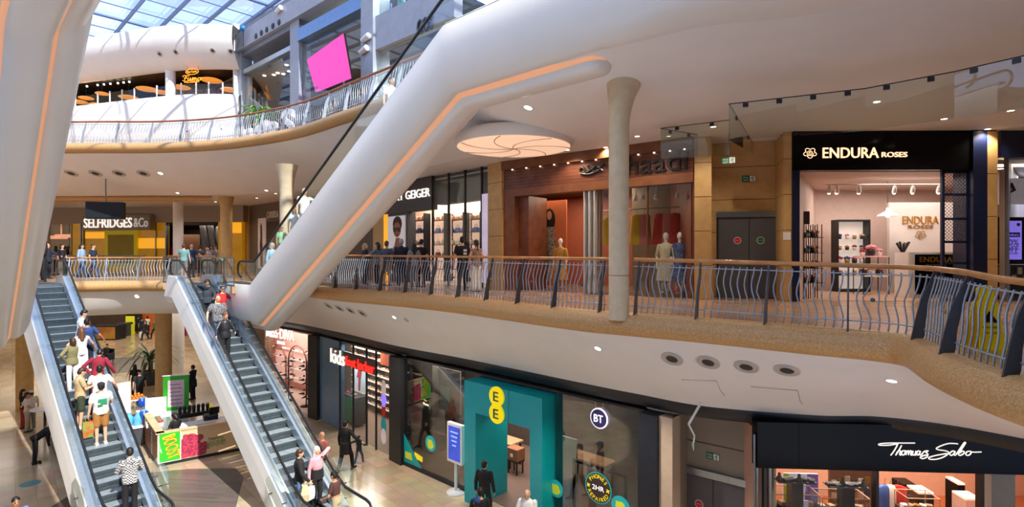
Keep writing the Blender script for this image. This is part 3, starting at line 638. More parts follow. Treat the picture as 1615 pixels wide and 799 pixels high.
for pa, pb, wz in ((645, 668, -.9), (672, 700, -1.5), (704, 730, -1.9), (734, 757, -2.2)):
    u0, u1 = MF1.up(pa, wz), MF1.up(pb, wz)
    r = thing('display_shelf', 'black shelf rack of bags with lit back, %s' % {645:'beside the woman poster in the bag shop',672:'behind the first clear bag shop pane',704:'behind the middle bag shop pane',734:'nearest the stone pier in the bag shop'}[pa], 'shelf', MF1.pt((u0+u1)/2, wz, 0), MF1.rz)
    mb = MB(); MF1.box(mb, u0, u1, .2, 3.0, wz-.42, wz-.38); mb.build('lit_back', mat('lit_shelf_back', '#e6c9b6', .5, emit='#ffd2b8', es=.42, noise=.02), r)
    for uu in (u0, u1):
        mb = MB(); MF1.box(mb, uu-.02, uu+.02, 0, 3.05, wz-.36, wz); mb.build('upright', M_BLACK, r)
    for k, z in enumerate((.55, 1.1, 1.65, 2.2, 2.75)):
        mb = MB(); MF1.box(mb, u0, u1, z-.02, z, wz-.36, wz); mb.build('shelf_board', M_BLACK, r)
        if z > .6:
            nb = 3 if (u1-u0) > 1 else 2
            for j in range(nb):
                handbag(MF1, u0+(j+.5)*(u1-u0)/nb, wz-.18, z, HB[(bagn*5+k+j) % 6], .85 if (k+j) % 2 else 1.05, 'small leather handbag standing on a lit black shelf in the gallery bag shop', 'handbags on the lit shelves'); bagn += 1
# ------------------------------------------------------------------ stone piers between the gallery shops
P1 = Face(XY(774.5, 19.3), XY(796.5, 18.7)); stone('wall_stone_pier', P1, 0, P1.L, 0, 4.42, -.6, .15, M_TAN)
# ------------------------------------------------------------------ gallery: wooden clothes shop
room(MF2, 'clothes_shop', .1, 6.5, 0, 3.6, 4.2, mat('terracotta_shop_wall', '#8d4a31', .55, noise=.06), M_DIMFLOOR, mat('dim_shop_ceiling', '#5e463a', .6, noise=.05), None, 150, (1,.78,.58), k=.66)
st('trim_wood_cornice', MF2, 796.5, 1095, 4.12, 4.42, -.3, .22, M_WOODL)
t = thing('shop_sign', 'dark plank fascia with black raised letters over the wooden clothes shop', 'shop sign', MF2.pt(3, .1, 3.45), MF2.rz)
mb = MB()
for k in range(6): MF2.box(mb, .02, 6.64, 3.48+k*.107, 3.48+(k+1)*.107-.006, -.2, .1)
mb.build('plank_board', M_WOOD, t)
uA, uB = MF2.up(962, .1), MF2.up(1085, .1); zc = 3.83
text('Khaadi', MF2.pt((uA+uB)/2, .105, zc), MF2.U, Z3, mat('black_letters', '#141110', .35, noise=.05), 'lettering', t, width=uB-uA, height=.56, depth=.06, bold=.003)
u0, u1 = MF2.up(915, .1), MF2.up(953, .1); mb = MB(); s = (u1-u0)
for pts in ([(0,.02),(.1,.1),(.22,.02),(.3,-.08),(.45,-.02),(.5,.1)], [(.35,.14),(.5,.0),(.66,.12),(.8,.02),(.98,.16)], [(.05,-.1),(.2,-.14),(.4,-.16),(.62,-.12)], [(.55,-.05),(.7,-.1),(.85,-.02),(.95,-.1)]):
    q = catmull([MF2.pt(u0+a*s, .12, zc+b*.9) for a, b in pts], 4); mb.tube(q, .045, 6)
mb.build('script_emblem', MATS['black_letters'], t)
st('trim_wood_transom', MF2, 797, 1095, 3.2, 3.47, -.2, .12, M_WOODL)
st('trim_wood_jamb', MF2, 797, 815, 0, 3.2, -.3, .12, M_WOODL); st('trim_wood_jamb', MF2, 815, 831, 0, 3.2, -1.2, -.1, M_WOOD)
for i, px in enumerate((806, 828, 850, 872, 894, 916, 938, 1005, 1030, 1055, 1078)):
    p = MF2.pt(MF2.up(px, .22), .15, 4.10)
    b = MB(); b.lathe([(.02,-.01),(.028,0),(.028,.02)], p, 10); b.build('cornice_downlight', mat('dim_lit_lamp', '#fff2e0', .4, emit='#ffe2c0', es=3, noise=.01), label='tiny lit downlight under the wooden cornice of the clothes shop', cat='downlight', group='cornice downlights')
# mural wall with big flat shapes just inside the doorway
wz = -1.5; u0, u1 = MF2.up(840, wz), MF2.up(893, wz)
t = thing('mural', 'colourful mural of a woman in patterned dress inside the wooden shop doorway', 'mural', MF2.pt((u0+u1)/2, wz, 0), MF2.rz); wd = u1-u0
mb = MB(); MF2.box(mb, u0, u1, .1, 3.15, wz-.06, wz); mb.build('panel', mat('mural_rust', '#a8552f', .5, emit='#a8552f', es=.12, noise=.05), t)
def mur(name, pts, m, w): mb = MB(); mb.sheet(MF2.pt(u0, wz+w, 0), MF2.U, Z3, [(a*wd, b) for a, b in pts], .004); mb.build(name, m, t)
mur('printed_red_shape', EL_(.17,1.9,.26,.62), mat('mural_red', '#b8181c', .5, noise=.05), .004); mur('printed_green_shape', EL_(.08,1.45,.2,.5), mat('mural_green', '#7b8f35', .5, noise=.05), .01)
mur('printed_flower', EL_(.3,.55,.32,.4), mat('mural_cream', '#d8c3ad', .5, noise=.05), .014); mur('printed_hair', EL_(.52,2.45,.17,.42), mat('mural_black', '#1a1513', .5, noise=.05), .018)
mur('printed_face', EL_(.52,2.62,.07,.16), mat('mural_skin', '#b98763', .5, noise=.05), .024)
mur('printed_dress', [(.36,2.2),(.66,2.2),(.72,1.4),(.7,.8),(.36,.8),(.4,1.4)], mat('mural_zigzag', '#1d1a1a', .5, col2='#cfc5b6', nscale=26), .022)
wz = -1.2
# folded white glazed doors
u0 = MF2.up(924, 0)
for k in range(5):
    p = MF2.pt(u0+k*.09, -.15-.0*k, 0)
    mb = MB(); a = MF2.rz+math.pi/2+(.25 if k % 2 else -.05); mb.box(p+Vector((0,0,1.6)), (.5,.03,3.15), a)
    mb.build('folding_door_leaf', mat('white_door_leaf', '#c9cac9', .3, noise=.03), label='white framed folding door leaf stacked open at the clothes shop doorway', cat='door leaf', group='stacked folding door leaves')
st('window_clothes_shop', MF2, 947, 1094, .06, 3.2, -.03, 0, M_SHOPGLASS)
for px in (947, 1021, 1094): st('trim_clothes_shop_mullion', MF2, px-.8, px+.8, 0, 3.2, -.05, .02, M_WOOD)
st('wall_clothes_display_back', MF2, 950, 1100, 0, 3.5, -2.2, -2.1, mat('display_back', '#93806c', .6, noise=.08), )
def garment(f, u, w, z, m, name, label, s=1.0, group=None):
    r = thing(name, label, 'clothes', f.pt(u, w, z), f.rz, group)
    b = MB(); R = []
    for zz, rx, ry in ((-.95,.24,.10),(-.5,.2,.09),(-.2,.18,.085),(-.05,.2,.07),(0,.07,.05)):
        R.append([Vector((s*rx*math.cos(a)*(1+.08*math.sin(5*a)), s*ry*math.sin(a), s*zz)) for a in [2*math.pi*i/16 for i in range(16)]])
    b.loft(R); b.build('cloth', m, r, local=True)
    b = MB(); b.tube([Vector((0,0,0)), Vector((0,0,.10)), Vector((.03,0,.15)), Vector((.0,0,.18))], .006, 5); b.build('hook', M_NICKEL, r, local=True); return r
GC = [mat('cloth_red', '#a52f25', .8, noise=.15, nscale=20), mat('cloth_mustard', '#c7a227', .8, noise=.15, nscale=20), mat('cloth_cream', '#cbbd97', .8, noise=.1, nscale=15), mat('cloth_rose', '#b56b62', .8, noise=.15, nscale=20), mat('cloth_green', '#54613b', .8, noise=.15, nscale=20)]
mb = MB(); mb.tube([MF2.pt(MF2.up(950,-1.2), -1.2, 2.65), MF2.pt(MF2.up(1085,-1.2), -1.2, 2.65)], .02, 6)
mb.build('clothes_rail', M_NICKEL, label='horizontal clothes rail across the clothes shop window', cat='clothes rail')
for i, px in enumerate((958, 970, 1004, 1016, 1040, 1052, 1064)):
    garment(MF2, MF2.up(px,-1.2), -1.2, 2.48, GC[(1,0,1,3,0,3,0)[i]], 'hanging_garment', 'bright garment hanging from the rail in the clothes shop window', 1.0, 'garments on the window rail')
for i, px in enumerate((1003, 1014, 1035, 1069)):
    r = thing('track_spotlight', 'white track spotlight under the clothes shop window ceiling', 'spotlight', MF2.pt(MF2.up(px,-.6), -.6, 3.0), MF2.rz, 'window track spotlights')
    b = MB(); b.tube([(0,0,.0),(0,-.05,-.14)], [.05,.065], 10); b.build('lamp_head', M_WHITEP, r, local=True)
    b = MB(); b.tube([(0,0,.25),(0,0,.0)], .012, 6); b.build('arm', M_WHITEP, r, local=True)
def mannequin(p, rz, m, label, skin='#e8e4df'):
    r = thing('mannequin', label, 'mannequin', p, rz); sk = mat('mannequin_white', skin, .4, noise=.02)
    b = MB(); b.lathe([(.16,0),(.16,.02),(.02,.03)], (0,0,0), 16); b.build('base', M_NICKEL, r, local=True)
    b = MB(); b.ell((0,0,1.66), (.075,.09,.115), 12, 10); b.tube([(0,0,1.42),(0,0,1.58)], .045, 8); 
    for s in (-1,1): b.cap((s*.19,0,1.38),(s*.26,.0,1.1),.05,.04); b.cap((s*.26,0,1.1),(s*.25,.06,.84),.04,.03); b.cap((s*.09,0,.5),(s*.09,0,.05),.05,.035); b.cap((s*.25,.06,.84),(s*.25,.07,.70),.03,.018)
    b.build('figure', sk, r, local=True)
    b = MB(); b.loft([[Vector((rx*math.cos(a)*(1+.05*math.sin(6*a)), ry*math.sin(a), z)) for a in [2*math.pi*i/20 for i in range(20)]] for z, rx, ry in ((.35,.28,.2),(.8,.22,.16),(1.05,.16,.12),(1.25,.2,.13),(1.4,.2,.11),(1.47,.07,.06))])
    for s in (-1,1): b.cap((s*.2,0,1.37),(s*.27,.0,1.08),.07,.06)
    b.build('dress', m, r, local=True); return r
mannequin(MF2.pt(MF2.up(884,-1.0), -1.0, .0), MF2.rz+math.pi, mat('dress_mustard', '#b98a3c', .8, noise=.1, nscale=12), 'white mannequin in a mustard dress in the clothes shop doorway')
mannequin(MF2.pt(MF2.up(1050,-.7), -.7, .1), MF2.rz+math.pi, mat('dress_cream', '#c9c0a0', .8, noise=.1, nscale=12), 'mannequin in a cream dress behind the clothes shop glass')
mannequin(MF2.pt(MF2.up(1072,-.7), -.7, .1), MF2.rz+math.pi, mat('dress_blue', '#2d3a63', .8, col2='#6d7ba6', nscale=22), 'mannequin in a blue floral dress at the right end of the clothes shop window')
# ------------------------------------------------------------------ gallery: fire-exit recess
stone('wall_recess_pier_left', MF3, MF3.up(1095), MF3.up(1122), 0, 4.42, -1.0, .05, M_TAN)
stone('wall_recess_back', MF3, MF3.up(1112,-1.05), MF3.up(1262,-1.05), 0, 4.42, -1.2, -1.02, M_TAN)
stone('wall_recess_pier_right', MF3, MF3.up(1235), MF3.up(1248), 0, 4.42, -1.0, .05, M_TAN)
def fire_doors(f, w, px0, px1, ztop, no, zb, lab):
    u0, u1 = f.up(px0, w), f.up(px1, w); um = (u0+u1)/2
    mb = MB(); f.box(mb, u0-.06, u1+.04, ztop, ztop+.16, w-.02, w+.10); mb.build('trim_door_header', M_STEEL, kind='structure')
    for k, (a, b) in enumerate(((u0, um-.012), (um+.012, u1))):
        mb = MB(); f.box(mb, a, b, zb+.01, ztop, w-.02, w+.04); d = mb.build('door_%d' % (no+k), mat('slate_door', '#56575b', .45, noise=.04), kind='structure')
    mb = MB(); f.box(mb, u0-.05, u0, zb, ztop, w-.02, w+.06); f.box(mb, um-.012, um+.012, zb, ztop, w-.02, w+.02); f.box(mb, u1, u1+.05, zb, ztop, w-.02, w+.06); mb.build('trim_door_frame', M_DARK, kind='structure')
    disc_sign(f.pt(u0+(um-u0)*.62, w+.042, zb+1.62), f.U, Z3, .10, M_REDS, 'round red notice on the left leaf of the %s fire doors' % lab, 'KEEP SHUT')
    disc_sign(f.pt(um+(u1-um)*.36, w+.042, zb+1.62), f.U, Z3, .10, M_GREENS, 'round green notice on the right leaf of the %s fire doors' % lab, 'KEEP CLEAR')
    return um
um = fire_doors(MF3, -1.0, 1133, 1231, 2.28, 1, 0, 'gallery')
u, z = MF3.at(1181, 281.5, -1.0); fire_sign(MF3.pt(u, -1.0, z), MF3.U, Z3, .36, 'green fire exit sign on the ochre wall above the gallery fire doors')
u, z = MF3.at(1241, 372, .05); mb = MB(); MF3.box(mb, u-.09, u+.09, z-.1, z+.1, .05, .065); mb.build('wall_notice', M_WHITEP, label='small white notice on the stone pier left of the rose shop', cat='notice')
# hanging exit sign
p = P(1149.5, 253, 14.2); t = fire_sign(p, MF3.N*.35+MF3.U, Z3, .34, 'green hanging exit sign below the glass screen before the gallery fire doors'); mb = MB(); mb.tube([p+Vector((0,0,.09)), Vector((p.x, p.y, 4.42))], .012, 6); mb.build('hanger_rod', M_NICKEL, t)
# ------------------------------------------------------------------ gallery: rose shop
room_poly('rose_shop', [(7.56,14.15),(10.35,18.4),(16.9,18.4),(12.75,14.1)], 0, 3.45, M_PINK, mat('light_wood_floor', '#b9977c', .35, noise=.06), mat('rose_ceiling', '#cdb4a8', .6, noise=.02), None, 105, (1,.86,.78))
zt, zb = MF4.z(1390, 211), MF4.z(1390, 269)
t = thing('shop_sign', 'black fascia with glowing rose emblem and ENDURA ROSES letters', 'shop sign', MF4.pt(2.3, 0, zb), MF4.rz)
mb = MB(); MF4.box(mb, .0, MF4.up(1528), zb, 4.42, -.3, .12); mb.build('fascia', M_BLK, t)
def rose(o, u, v, s, m, parent):
    mb = MB(); n = Vector(u).cross(Vector(v))
    for k in range(5):
        a0 = 2*math.pi*k/5+.3; mb.tube([o+u*(s*(.62+.38*math.sin(math.pi*j/8))*math.cos(a0+j/8*1.25))+v*(s*(.62+.38*math.sin(math.pi*j/8))*.8*math.sin(a0+j/8*1.25)) for j in range(9)], s*.055, 5)
    mb.tube([o+u*(s*(.08+.5*j/20)*math.cos(j*.62))+v*(s*(.08+.5*j/20)*.8*math.sin(j*.62)) for j in range(21)], s*.05, 5)
    return mb.build('rose_emblem', m, parent)
w_ = .125; zc = MF4.z(1340, 241, .12)
rose(MF4.pt(MF4.up(1277,.12), .14, zc), MF4.U, Z3, .17, M_SIGNP, t)
ua, ub = MF4.up(1297,.12), MF4.up(1385,.12); text('ENDURA', MF4.pt((ua+ub)/2, w_, zc), MF4.U, Z3, M_SIGNP, 'lettering', t, width=ub-ua, height=.27, depth=.03, bold=.003)
ua, ub = MF4.up(1390,.12), MF4.up(1430,.12); text('ROSES', MF4.pt((ua+ub)/2, w_, zc-.05), MF4.U, Z3, M_SIGNP, 'lettering', t, width=ub-ua, height=.13, depth=.03, bold=.003)
st('trim_navy_jamb', MF4, 1247, 1258, 0, zb, -.3, .1, M_NAVY); st('trim_navy_pier', MF4, 1527, 1549, 0, 4.42, -.5, .16, M_NAVY)
PX = Face(XY(1549, 13.85), XY(1573.5, 13.85)); stone('wall_ochre_pier', PX, 0, PX.L, 0, 4.42, -.5, 0, M_TAN, 1.1)
# navy lattice screen
t = thing('lattice_screen', 'navy framed screen with diamond mesh panels at the right of the rose shop', 'screen', MF4.pt(MF4.up(1508), 0, 0), MF4.rz); ua, ub = MF4.up(1488), MF4.up(1526)
mb = MB()
for uu in (ua, ub): MF4.box(mb, uu-.035, uu+.035, 0, zb, -.07, 0)
for z in (.05, 1.0, 1.55, 2.15, 2.78, zb-.04): MF4.box(mb, ua, ub, z-.03, z+.03, -.07, 0)
mb.build('frame', M_NAVY, t)
mb = MB()
for z0, z1 in ((1.58,2.12),(2.18,2.75),(2.81,zb-.07)):
    n_ = 9; W_ = ub-ua; H_ = z1-z0
    for k in range(-6, 12):
        for sg in (1,-1):
            x0 = k*.09; pts = [(x0+q*H_ if sg > 0 else W_-x0-q*H_, z0+q*H_) for q in (0,1)]
            (xa, za), (xb, zb_) = pts
            ta = [0,1]; dx = xb-xa
            lo = max(min((0-xa)/dx, (W_-xa)/dx), 0); hi = min(max((0-xa)/dx, (W_-xa)/dx), 1)
            if hi-lo > .05: mb.tube([MF4.pt(ua+xa+dx*lo, -.04, za+(zb_-za)*lo), MF4.pt(ua+xa+dx*hi, -.04, za+(zb_-za)*hi)], .006, 4)
mb.build('diamond_mesh', M_NAVY, t)
# display pieces inside
def rosepot(f, u, w, z, s, pm, fm, label, group):
    r = thing('rose_arrangement', label, 'flower arrangement', f.pt(u, w, z), f.rz, group)
    b = MB(); b.lathe([(.05*s,0),(.07*s,.05*s),(.06*s,.13*s),(.05*s,.13*s)], (0,0,0), 12); b.build('pot', pm, r, local=True)
    b = MB()
    for k in range(7): a = k*2.4; q = .05*s*(k > 0); b.ell((q*math.cos(a), q*math.sin(a), .17*s-.02*s*(k > 0)), .038*s, 8, 6)
    b.build('blooms', fm, r, local=True); return r
RC = [mat('rose_pink', '#d98a93', .7, noise=.1), mat('rose_red', '#9c1f35', .7, noise=.1), mat('rose_white', '#e6d9d2', .7, noise=.05), mat('rose_blue', '#3d4a8c', .7, noise=.1), mat('rose_peach', '#d9a17e', .7, noise=.1)]
PC = [mat('pot_black', '#221d1d', .4, noise=.05), mat('pot_white', '#d9d2cc', .4, noise=.05), mat('pot_gold', '#a8823d', .35, .5, noise=.05)]
wz = -3.4; u0, u1 = MF4.up(1323, wz), MF4.up(1370, wz); zt = MF4.z(1346, 349, wz)
t = thing('display_cabinet', 'black framed lit cabinet of roses against the back wall of the rose shop', 'cabinet', MF4.pt((u0+u1)/2, wz, 0), MF4.rz)
mb = MB(); MF4.box(mb, u0, u1, .1, zt, wz-.34, wz-.30); mb.build('lit_back', mat('lit_cabinet_back', '#ded2c8', .5, emit='#efe2d6', es=.3, noise=.02), t)
mb = MB(); MF4.box(mb, u0-.06, u0, 0, zt+.06, wz-.34, wz); MF4.box(mb, u1, u1+.06, 0, zt+.06, wz-.34, wz); MF4.box(mb, u0, u1, zt, zt+.06, wz-.34, wz); MF4.box(mb, u0, u1, 0, .1, wz-.34, wz); mb.build('frame', M_BLACK, t)
for k, z in enumerate((.55, .93, 1.36, 1.72)):
    mb = MB(); MF4.box(mb, u0, u1, z-.015, z, wz-.3, wz-.02); mb.build('shelf_board', M_GLASS if k else M_BLACK, t)
    for j in range(4): rosepot(MF4, u0+(j+.5)*(u1-u0)/4, wz-.16, z, 1.15 if k == 1 else .85, PC[(j+k) % 3], RC[(j*2+k) % 5], 'small rose arrangement on a shelf of the lit cabinet in the rose shop', 'rose arrangements in the cabinet')
wz = -.75; u0, u1 = MF4.up(1268, wz), MF4.up(1296, wz); ztop = 2.05
t = thing('wire_rack', 'black wire rack of small roses at the left wall of the rose shop', 'rack', MF4.pt((u0+u1)/2, wz, 0), MF4.rz)
for k in range(5):
    for dw in (0, -.35):
        mb = MB(); p = u0+(u1-u0)*k/4; mb.tube([MF4.pt(p, wz+dw, 0), MF4.pt(p, wz+dw, ztop)], .014, 5); mb.build('upright', M_BLACK, t)
for z in (.45, .85, 1.27, 1.7):
    mb = MB(); MF4.box(mb, u0-.03, u1+.05, z-.015, z, wz-.37, wz+.02); mb.build('shelf_board', M_BLACK, t)
    for j in range(4): rosepot(MF4, u0+(j+.5)*(u1-u0)/4, wz-.17, z, 1.0, PC[j % 2], RC[int(z*10+j) % 5], 'tiny boxed rose on the black wire rack in the rose shop', 'roses on the wire rack')
mb = MB(); p = MF4.pt(MF4.up(1275,wz), wz-.15, ztop); mb.box(p+Vector((0,0,.19)), (.2,.05,.36), MF4.rz); mb.build('sign_board', PC[0], label='small black sign board on top of the wire rack in the rose shop', cat='sign board')
wz = -2.2; u0, u1 = MF4.up(1362, wz), MF4.up(1402, wz)
t = thing('display_table', 'pink topped display table with roses in the middle of the rose shop', 'table', MF4.pt((u0+u1)/2, wz, 0), MF4.rz)
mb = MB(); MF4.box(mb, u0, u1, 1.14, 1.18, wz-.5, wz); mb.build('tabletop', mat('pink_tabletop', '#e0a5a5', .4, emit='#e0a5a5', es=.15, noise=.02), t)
mb = MB(); MF4.box(mb, u0, u1, .55, .58, wz-.5, wz); mb.build('shelf_board', M_WHITEP, t)
for a, b in ((u0,wz),(u1,wz),(u0,wz-.5),(u1,wz-.5)): mb = MB(); mb.tube([MF4.pt(a,b,0), MF4.pt(a,b,1.14)], .015, 6); mb.build('leg', M_BLACK, t)
for j in range(3):
    rosepot(MF4, u0+(j+.5)*(u1-u0)/3, wz-.25, 1.18, (1.0,1.7,1.1)[j], PC[(j+1) % 2], RC[(1,0,0)[j]], ('red rose pot at the left end of the pink table','large pink rose arrangement in the middle of the pink table','pink rose pot at the right end of the pink table')[j], None)
    rosepot(MF4, u0+(j+.5)*(u1-u0)/3, wz-.25, .58, 1.5, PC[j % 2], RC[(2,4,0)[j]], 'pale rose arrangement on the lower shelf of the pink table', 'roses on the lower shelf of the pink table')
# pendant, track, white sign wall, till counter
wz = -2.0; p = MF4.pt(MF4.up(1400, wz), wz, MF4.z(1400, 341, wz))
t = thing('pendant_lamp', 'white domed pendant lamp hanging in the rose shop', 'lamp', p)
mb = MB(); mb.lathe([(.27,0),(.25,.05),(.12,.12),(.05,.16),(.04,.24),(.02,.26)], p, 20); mb.build('lamp_shade', M_WHITEP, t); mb = MB(); mb.tube([p+Vector((0,0,.25)), Vector((p.x,p.y,3.4))], .008, 5); mb.build('cord', M_BLACK, t)
mb = MB(); mb.ell(p+Vector((0,0,.03)), .06, 10, 8); mb.build('bulb', M_LAMPON, t)
wz = -1.3; za = MF4.z(1380, 291, wz)
t = thing('track_light', 'white ceiling track with spotlights across the rose shop', 'track light', MF4.pt(2.4, wz, za), MF4.rz)
mb = MB(); mb.tube([MF4.pt(MF4.up(1303,wz), wz, za), MF4.pt(MF4.up(1486,wz), wz, za)], .022, 6); mb.build('track', M_WHITEP, t)
for k, px in enumerate((1308, 1320, 1355, 1411, 1440, 1481)):
    q = MF4.pt(MF4.up(px,wz), wz, za); mb = MB(); mb.tube([q+Vector((0,0,-.02)), q+Vector((0,0,-.10)), q+Vector((.02,.05,-.22))], [.02,.05,.06], 10); h = mb.build('lamp_head', M_WHITEP, t)
    mb = MB(); mb.ell(q+Vector((.022,.055,-.23)), .04, 8, 6); mb.build('bulb', M_LAMPON, h)
    if k in (1, 3, 5): lamp_spot(t, q+Vector((0,0,-.3)), (.1*(k-2),.6,-.7), 24, 1.4, (1,.86,.76))
wz = -2.9; st('wall_rose_sign', MF4, 1403, 1506, 0, MF4.z(1440, 319, wz), wz-.12, wz, mat('sign_wall_paint', '#cfc7c1', .55, noise=.02), wz)
t = thing('wall_sign', 'gold ENDURA ROSES lettering and rose on the white inner wall', 'wall sign', MF4.pt(MF4.up(1450,wz), wz, 1.6), MF4.rz)
ua, ub = MF4.up(1423,wz), MF4.up(1480,wz); uc = (ua+ub)/2
text('ENDURA', MF4.pt(uc, wz, MF4.z(1450,347,wz)), MF4.U, Z3, M_GOLD, 'lettering', t, width=ub-ua, height=.25, depth=.03, bold=.003)
text('ROSES', MF4.pt(uc, wz, MF4.z(1450,357.5,wz)), MF4.U, Z3, M_GOLD, 'lettering', t, width=(ub-ua)*.7, height=.11, depth=.03, bold=.003)
rose(MF4.pt(uc, wz+.02, MF4.z(1450,370,wz)), MF4.U, Z3, .17, M_GOLD, t)
wz = -1.2; ua, ub = MF4.up(1444,wz), MF4.up(1508,wz); zt = MF4.z(1475,401,wz)
t = thing('till_counter', 'white and black till counter with gold ENDURA ROSES letters', 'counter', MF4.pt((ua+ub)/2, wz, 0), MF4.rz)
mb = MB(); MF4.box(mb, ua-.18, ub+.05, 0, zt+.06, wz-.6, wz-.03); mb.build('cabinet', M_WHITEP, t); mb = MB(); MF4.box(mb, ua, ub, .1, zt, wz-.03, wz); mb.build('front_panel', M_BLK, t)
text('ENDURA', MF4.pt((ua+ub)/2, wz, zt-.14), MF4.U, Z3, M_GOLD, 'lettering', t, width=(ub-ua)*.8, height=.15, depth=.02); text('ROSES', MF4.pt((ua+ub)/2, wz, zt-.31), MF4.U, Z3, M_GOLD, 'lettering', t, width=(ub-ua)*.5, height=.08, depth=.02)
p = MF4.pt(MF4.up(1424,-2.6), -2.6, 0); t = thing('dark_plant_vase', 'vase of dark dried flowers left of the till counter in the rose shop', 'vase', p)
mb = MB(); mb.lathe([(.16,0),(.16,.8),(.2,.82),(.2,.85)], p, 14); mb.build('stand', PC[0], t); mb = MB(); mb.lathe([(.1,.85),(.13,1.0),(.1,1.25)], p, 12); mb.build('vase', PC[1], t)
mb = MB()
for k in range(9): a = k*.7; mb.tube([p+Vector((0,0,1.2)), p+Vector((.16*math.cos(a),.16*math.sin(a),1.55+.03*(k%3)))], [.01,.035], 5)
mb.build('stems', PC[0], t)
# ------------------------------------------------------------------ gallery: last shop on the right
room_poly('voucher_shop', [(12.95,14.05),(16.2,17.2),(20.5,17.2),(17.5,13.9)], 0, 3.75, mat('grey_lilac_wall', '#8d8792', .6, noise=.04), mat('dim_shop_floor'), W_WHITE, None, 140, (.95,.95,1))
st('trim_navy_fascia', MF5, 1573, 1700, 3.72, 4.42, -.2, .1, M_NAVY); st('window_voucher_shop', MF5, 1574, 1700, .05, 3.72, -.05, -.02, M_SHOPGLASS)
t = thing('voucher_poster', 'lilac 20% OFF voucher poster in the right-hand shop window', 'poster', MF5.pt(MF5.up(1597,-.3), -.3, 1), MF5.rz); ua, ub = MF5.up(1578.5,-.25), MF5.up(1611.5,-.25); za, zb2 = MF5.z(1595,409,-.25), MF5.z(1595,348,-.25)
mb = MB(); MF5.box(mb, ua-.1, ub+.14, za-.12, zb2+.1, -.34, -.28); mb.build('frame', M_BLK, t)
mb = MB(); MF5.box(mb, ua, ub, za, zb2, -.28, -.25); mb.build('panel', mat('lilac_lit', '#8e79e8', .4, emit='#8b78f0', es=.55, noise=.02), t)
uc = (ua+ub)/2; H_ = zb2-za; dk = mat('ink_navy', '#1b1640', .4, noise=.02)
mb = MB(); MF5.box(mb, uc-.2, uc+.22, za+H_*.58, za+H_*.70, -.25, -.245); mb.build('badge', dk, t); text('Members', MF5.pt(uc, -.244, za+H_*.64), MF5.U, Z3, MATS['lilac_lit'], 'lettering', t, width=.36, depth=.004)
text('20%', MF5.pt(uc, -.248, za+H_*.44), MF5.U, Z3, dk, 'lettering', t, width=.37, height=.16, depth=.004, bold=.003); text('OFF', MF5.pt(uc, -.248, za+H_*.27), MF5.U, Z3, dk, 'lettering', t, width=.37, height=.15, depth=.004, bold=.003); text('VOUCHER', MF5.pt(uc, -.248, za+H_*.16), MF5.U, Z3, dk, 'lettering', t, width=.34, depth=.004)
mb = MB(); mb.lathe([(.045,0),(.045,.006)], (0,0,0), 16); mb.v = [MF5.pt(ub-.09, -.25, zb2-.1)+MF5.U*p.x+Z3*p.y+MF5.N*p.z for p in mb.v]; mb.build('seal', dk, t)
t = thing('picture_poster', 'pale picture poster with a tilted dark bank card above the lilac voucher', 'poster', MF5.pt(MF5.up(1595,-.5), -.5, 2), MF5.rz); ua, ub = MF5.up(1573,-.5), MF5.up(1640,-.5); za, zb2 = MF5.z(1595,322,-.5), MF5.z(1595,281,-.5)
mb = MB(); MF5.box(mb, ua, ub, za, zb2, -.54, -.5); mb.build('panel', mat('poster_lilac_grey', '#c8bfc9', .5, emit='#c8bfc9', es=.15, col2='#ddd5da', nscale=2), t)
o = MF5.pt(MF5.up(1589,-.5), -.495, (za+zb2)/2+.05); a = .45; U_ = MF5.U*math.cos(a)+Z3*math.sin(a); V_ = Z3*math.cos(a)-MF5.U*math.sin(a)
mb = MB(); mb.sheet(o, U_, V_, [(-.19,-.12),(.19,-.12),(.19,.12),(-.19,.12)], .006); mb.build('printed_card', mat('card_dark', '#3b3544', .4, noise=.05), t); mb = MB(); mb.sheet(o+MF5.N*.007, U_, V_, [(-.14,-.06),(.1,-.06),(.1,.0),(-.14,.0)], .003); mb.build('printed_stripe', M_WHITEP, t)
for k in range(3):
    mb = MB(); MF5.box(mb, .4, 1.7, 3.66, 3.69, -1.0-k*.7, -.8-k*.7); mb.build('ceiling_light_panel', M_LAMPON, label='white strip light on the ceiling of the voucher shop', cat='ceiling light', group='voucher shop strip lights')
t = thing('magazine_rack', 'low rack of small products in the voucher shop window', 'rack', MF5.pt(.8, -.5, 0), MF5.rz)
mb = MB(); MF5.box(mb, .05, 1.6, 0, .95, -.7, -.4); mb.build('rack_body', M_DARK, t)
for k in range(10):
    mb = MB(); MF5.box(mb, .1+k*.15, .21+k*.15, .5+.2*(k%2), .68+.2*(k%2), -.4, -.37); mb.build('packet', HB[k % 6], t)
# ------------------------------------------------------------------ gallery, far left: department store front
sf_z = lambda px, py, w=0.: SF.z(px, py, w)
M_AMBER = mat('amber_glass_panel', '#8f6a12', .2, emit='#c98a10', es=.22, col2='#b98d1f', nscale=.9)
M_AMBERL = mat('amber_lit_panel', '#d99a1c', .3, emit='#ffb020', es=.55, col2='#f0b63a', nscale=.5)
st('wall_store_front_top', SF, -20, 385, 3.35, 4.42, -.4, .1, mat('grey_beige_bulkhead', '#a39a8f', .5, noise=.03))
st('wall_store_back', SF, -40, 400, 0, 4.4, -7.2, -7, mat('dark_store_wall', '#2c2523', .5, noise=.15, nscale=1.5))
st('wall_store_amber', SF, 114, 127, 0, 3.35, -.2, 0, M_AMBER); st('wall_store_amber', SF, 133, 262, 0, 3.35, -.25, -.05, M_AMBER)
st('wall_store_amber_lit', SF, 134, 164, 2.3, 2.75, -.04, -.02, M_AMBERL); st('wall_store_amber_lit', SF, 216, 262, 1.6, 2.3, -.04, -.02, M_AMBERL)
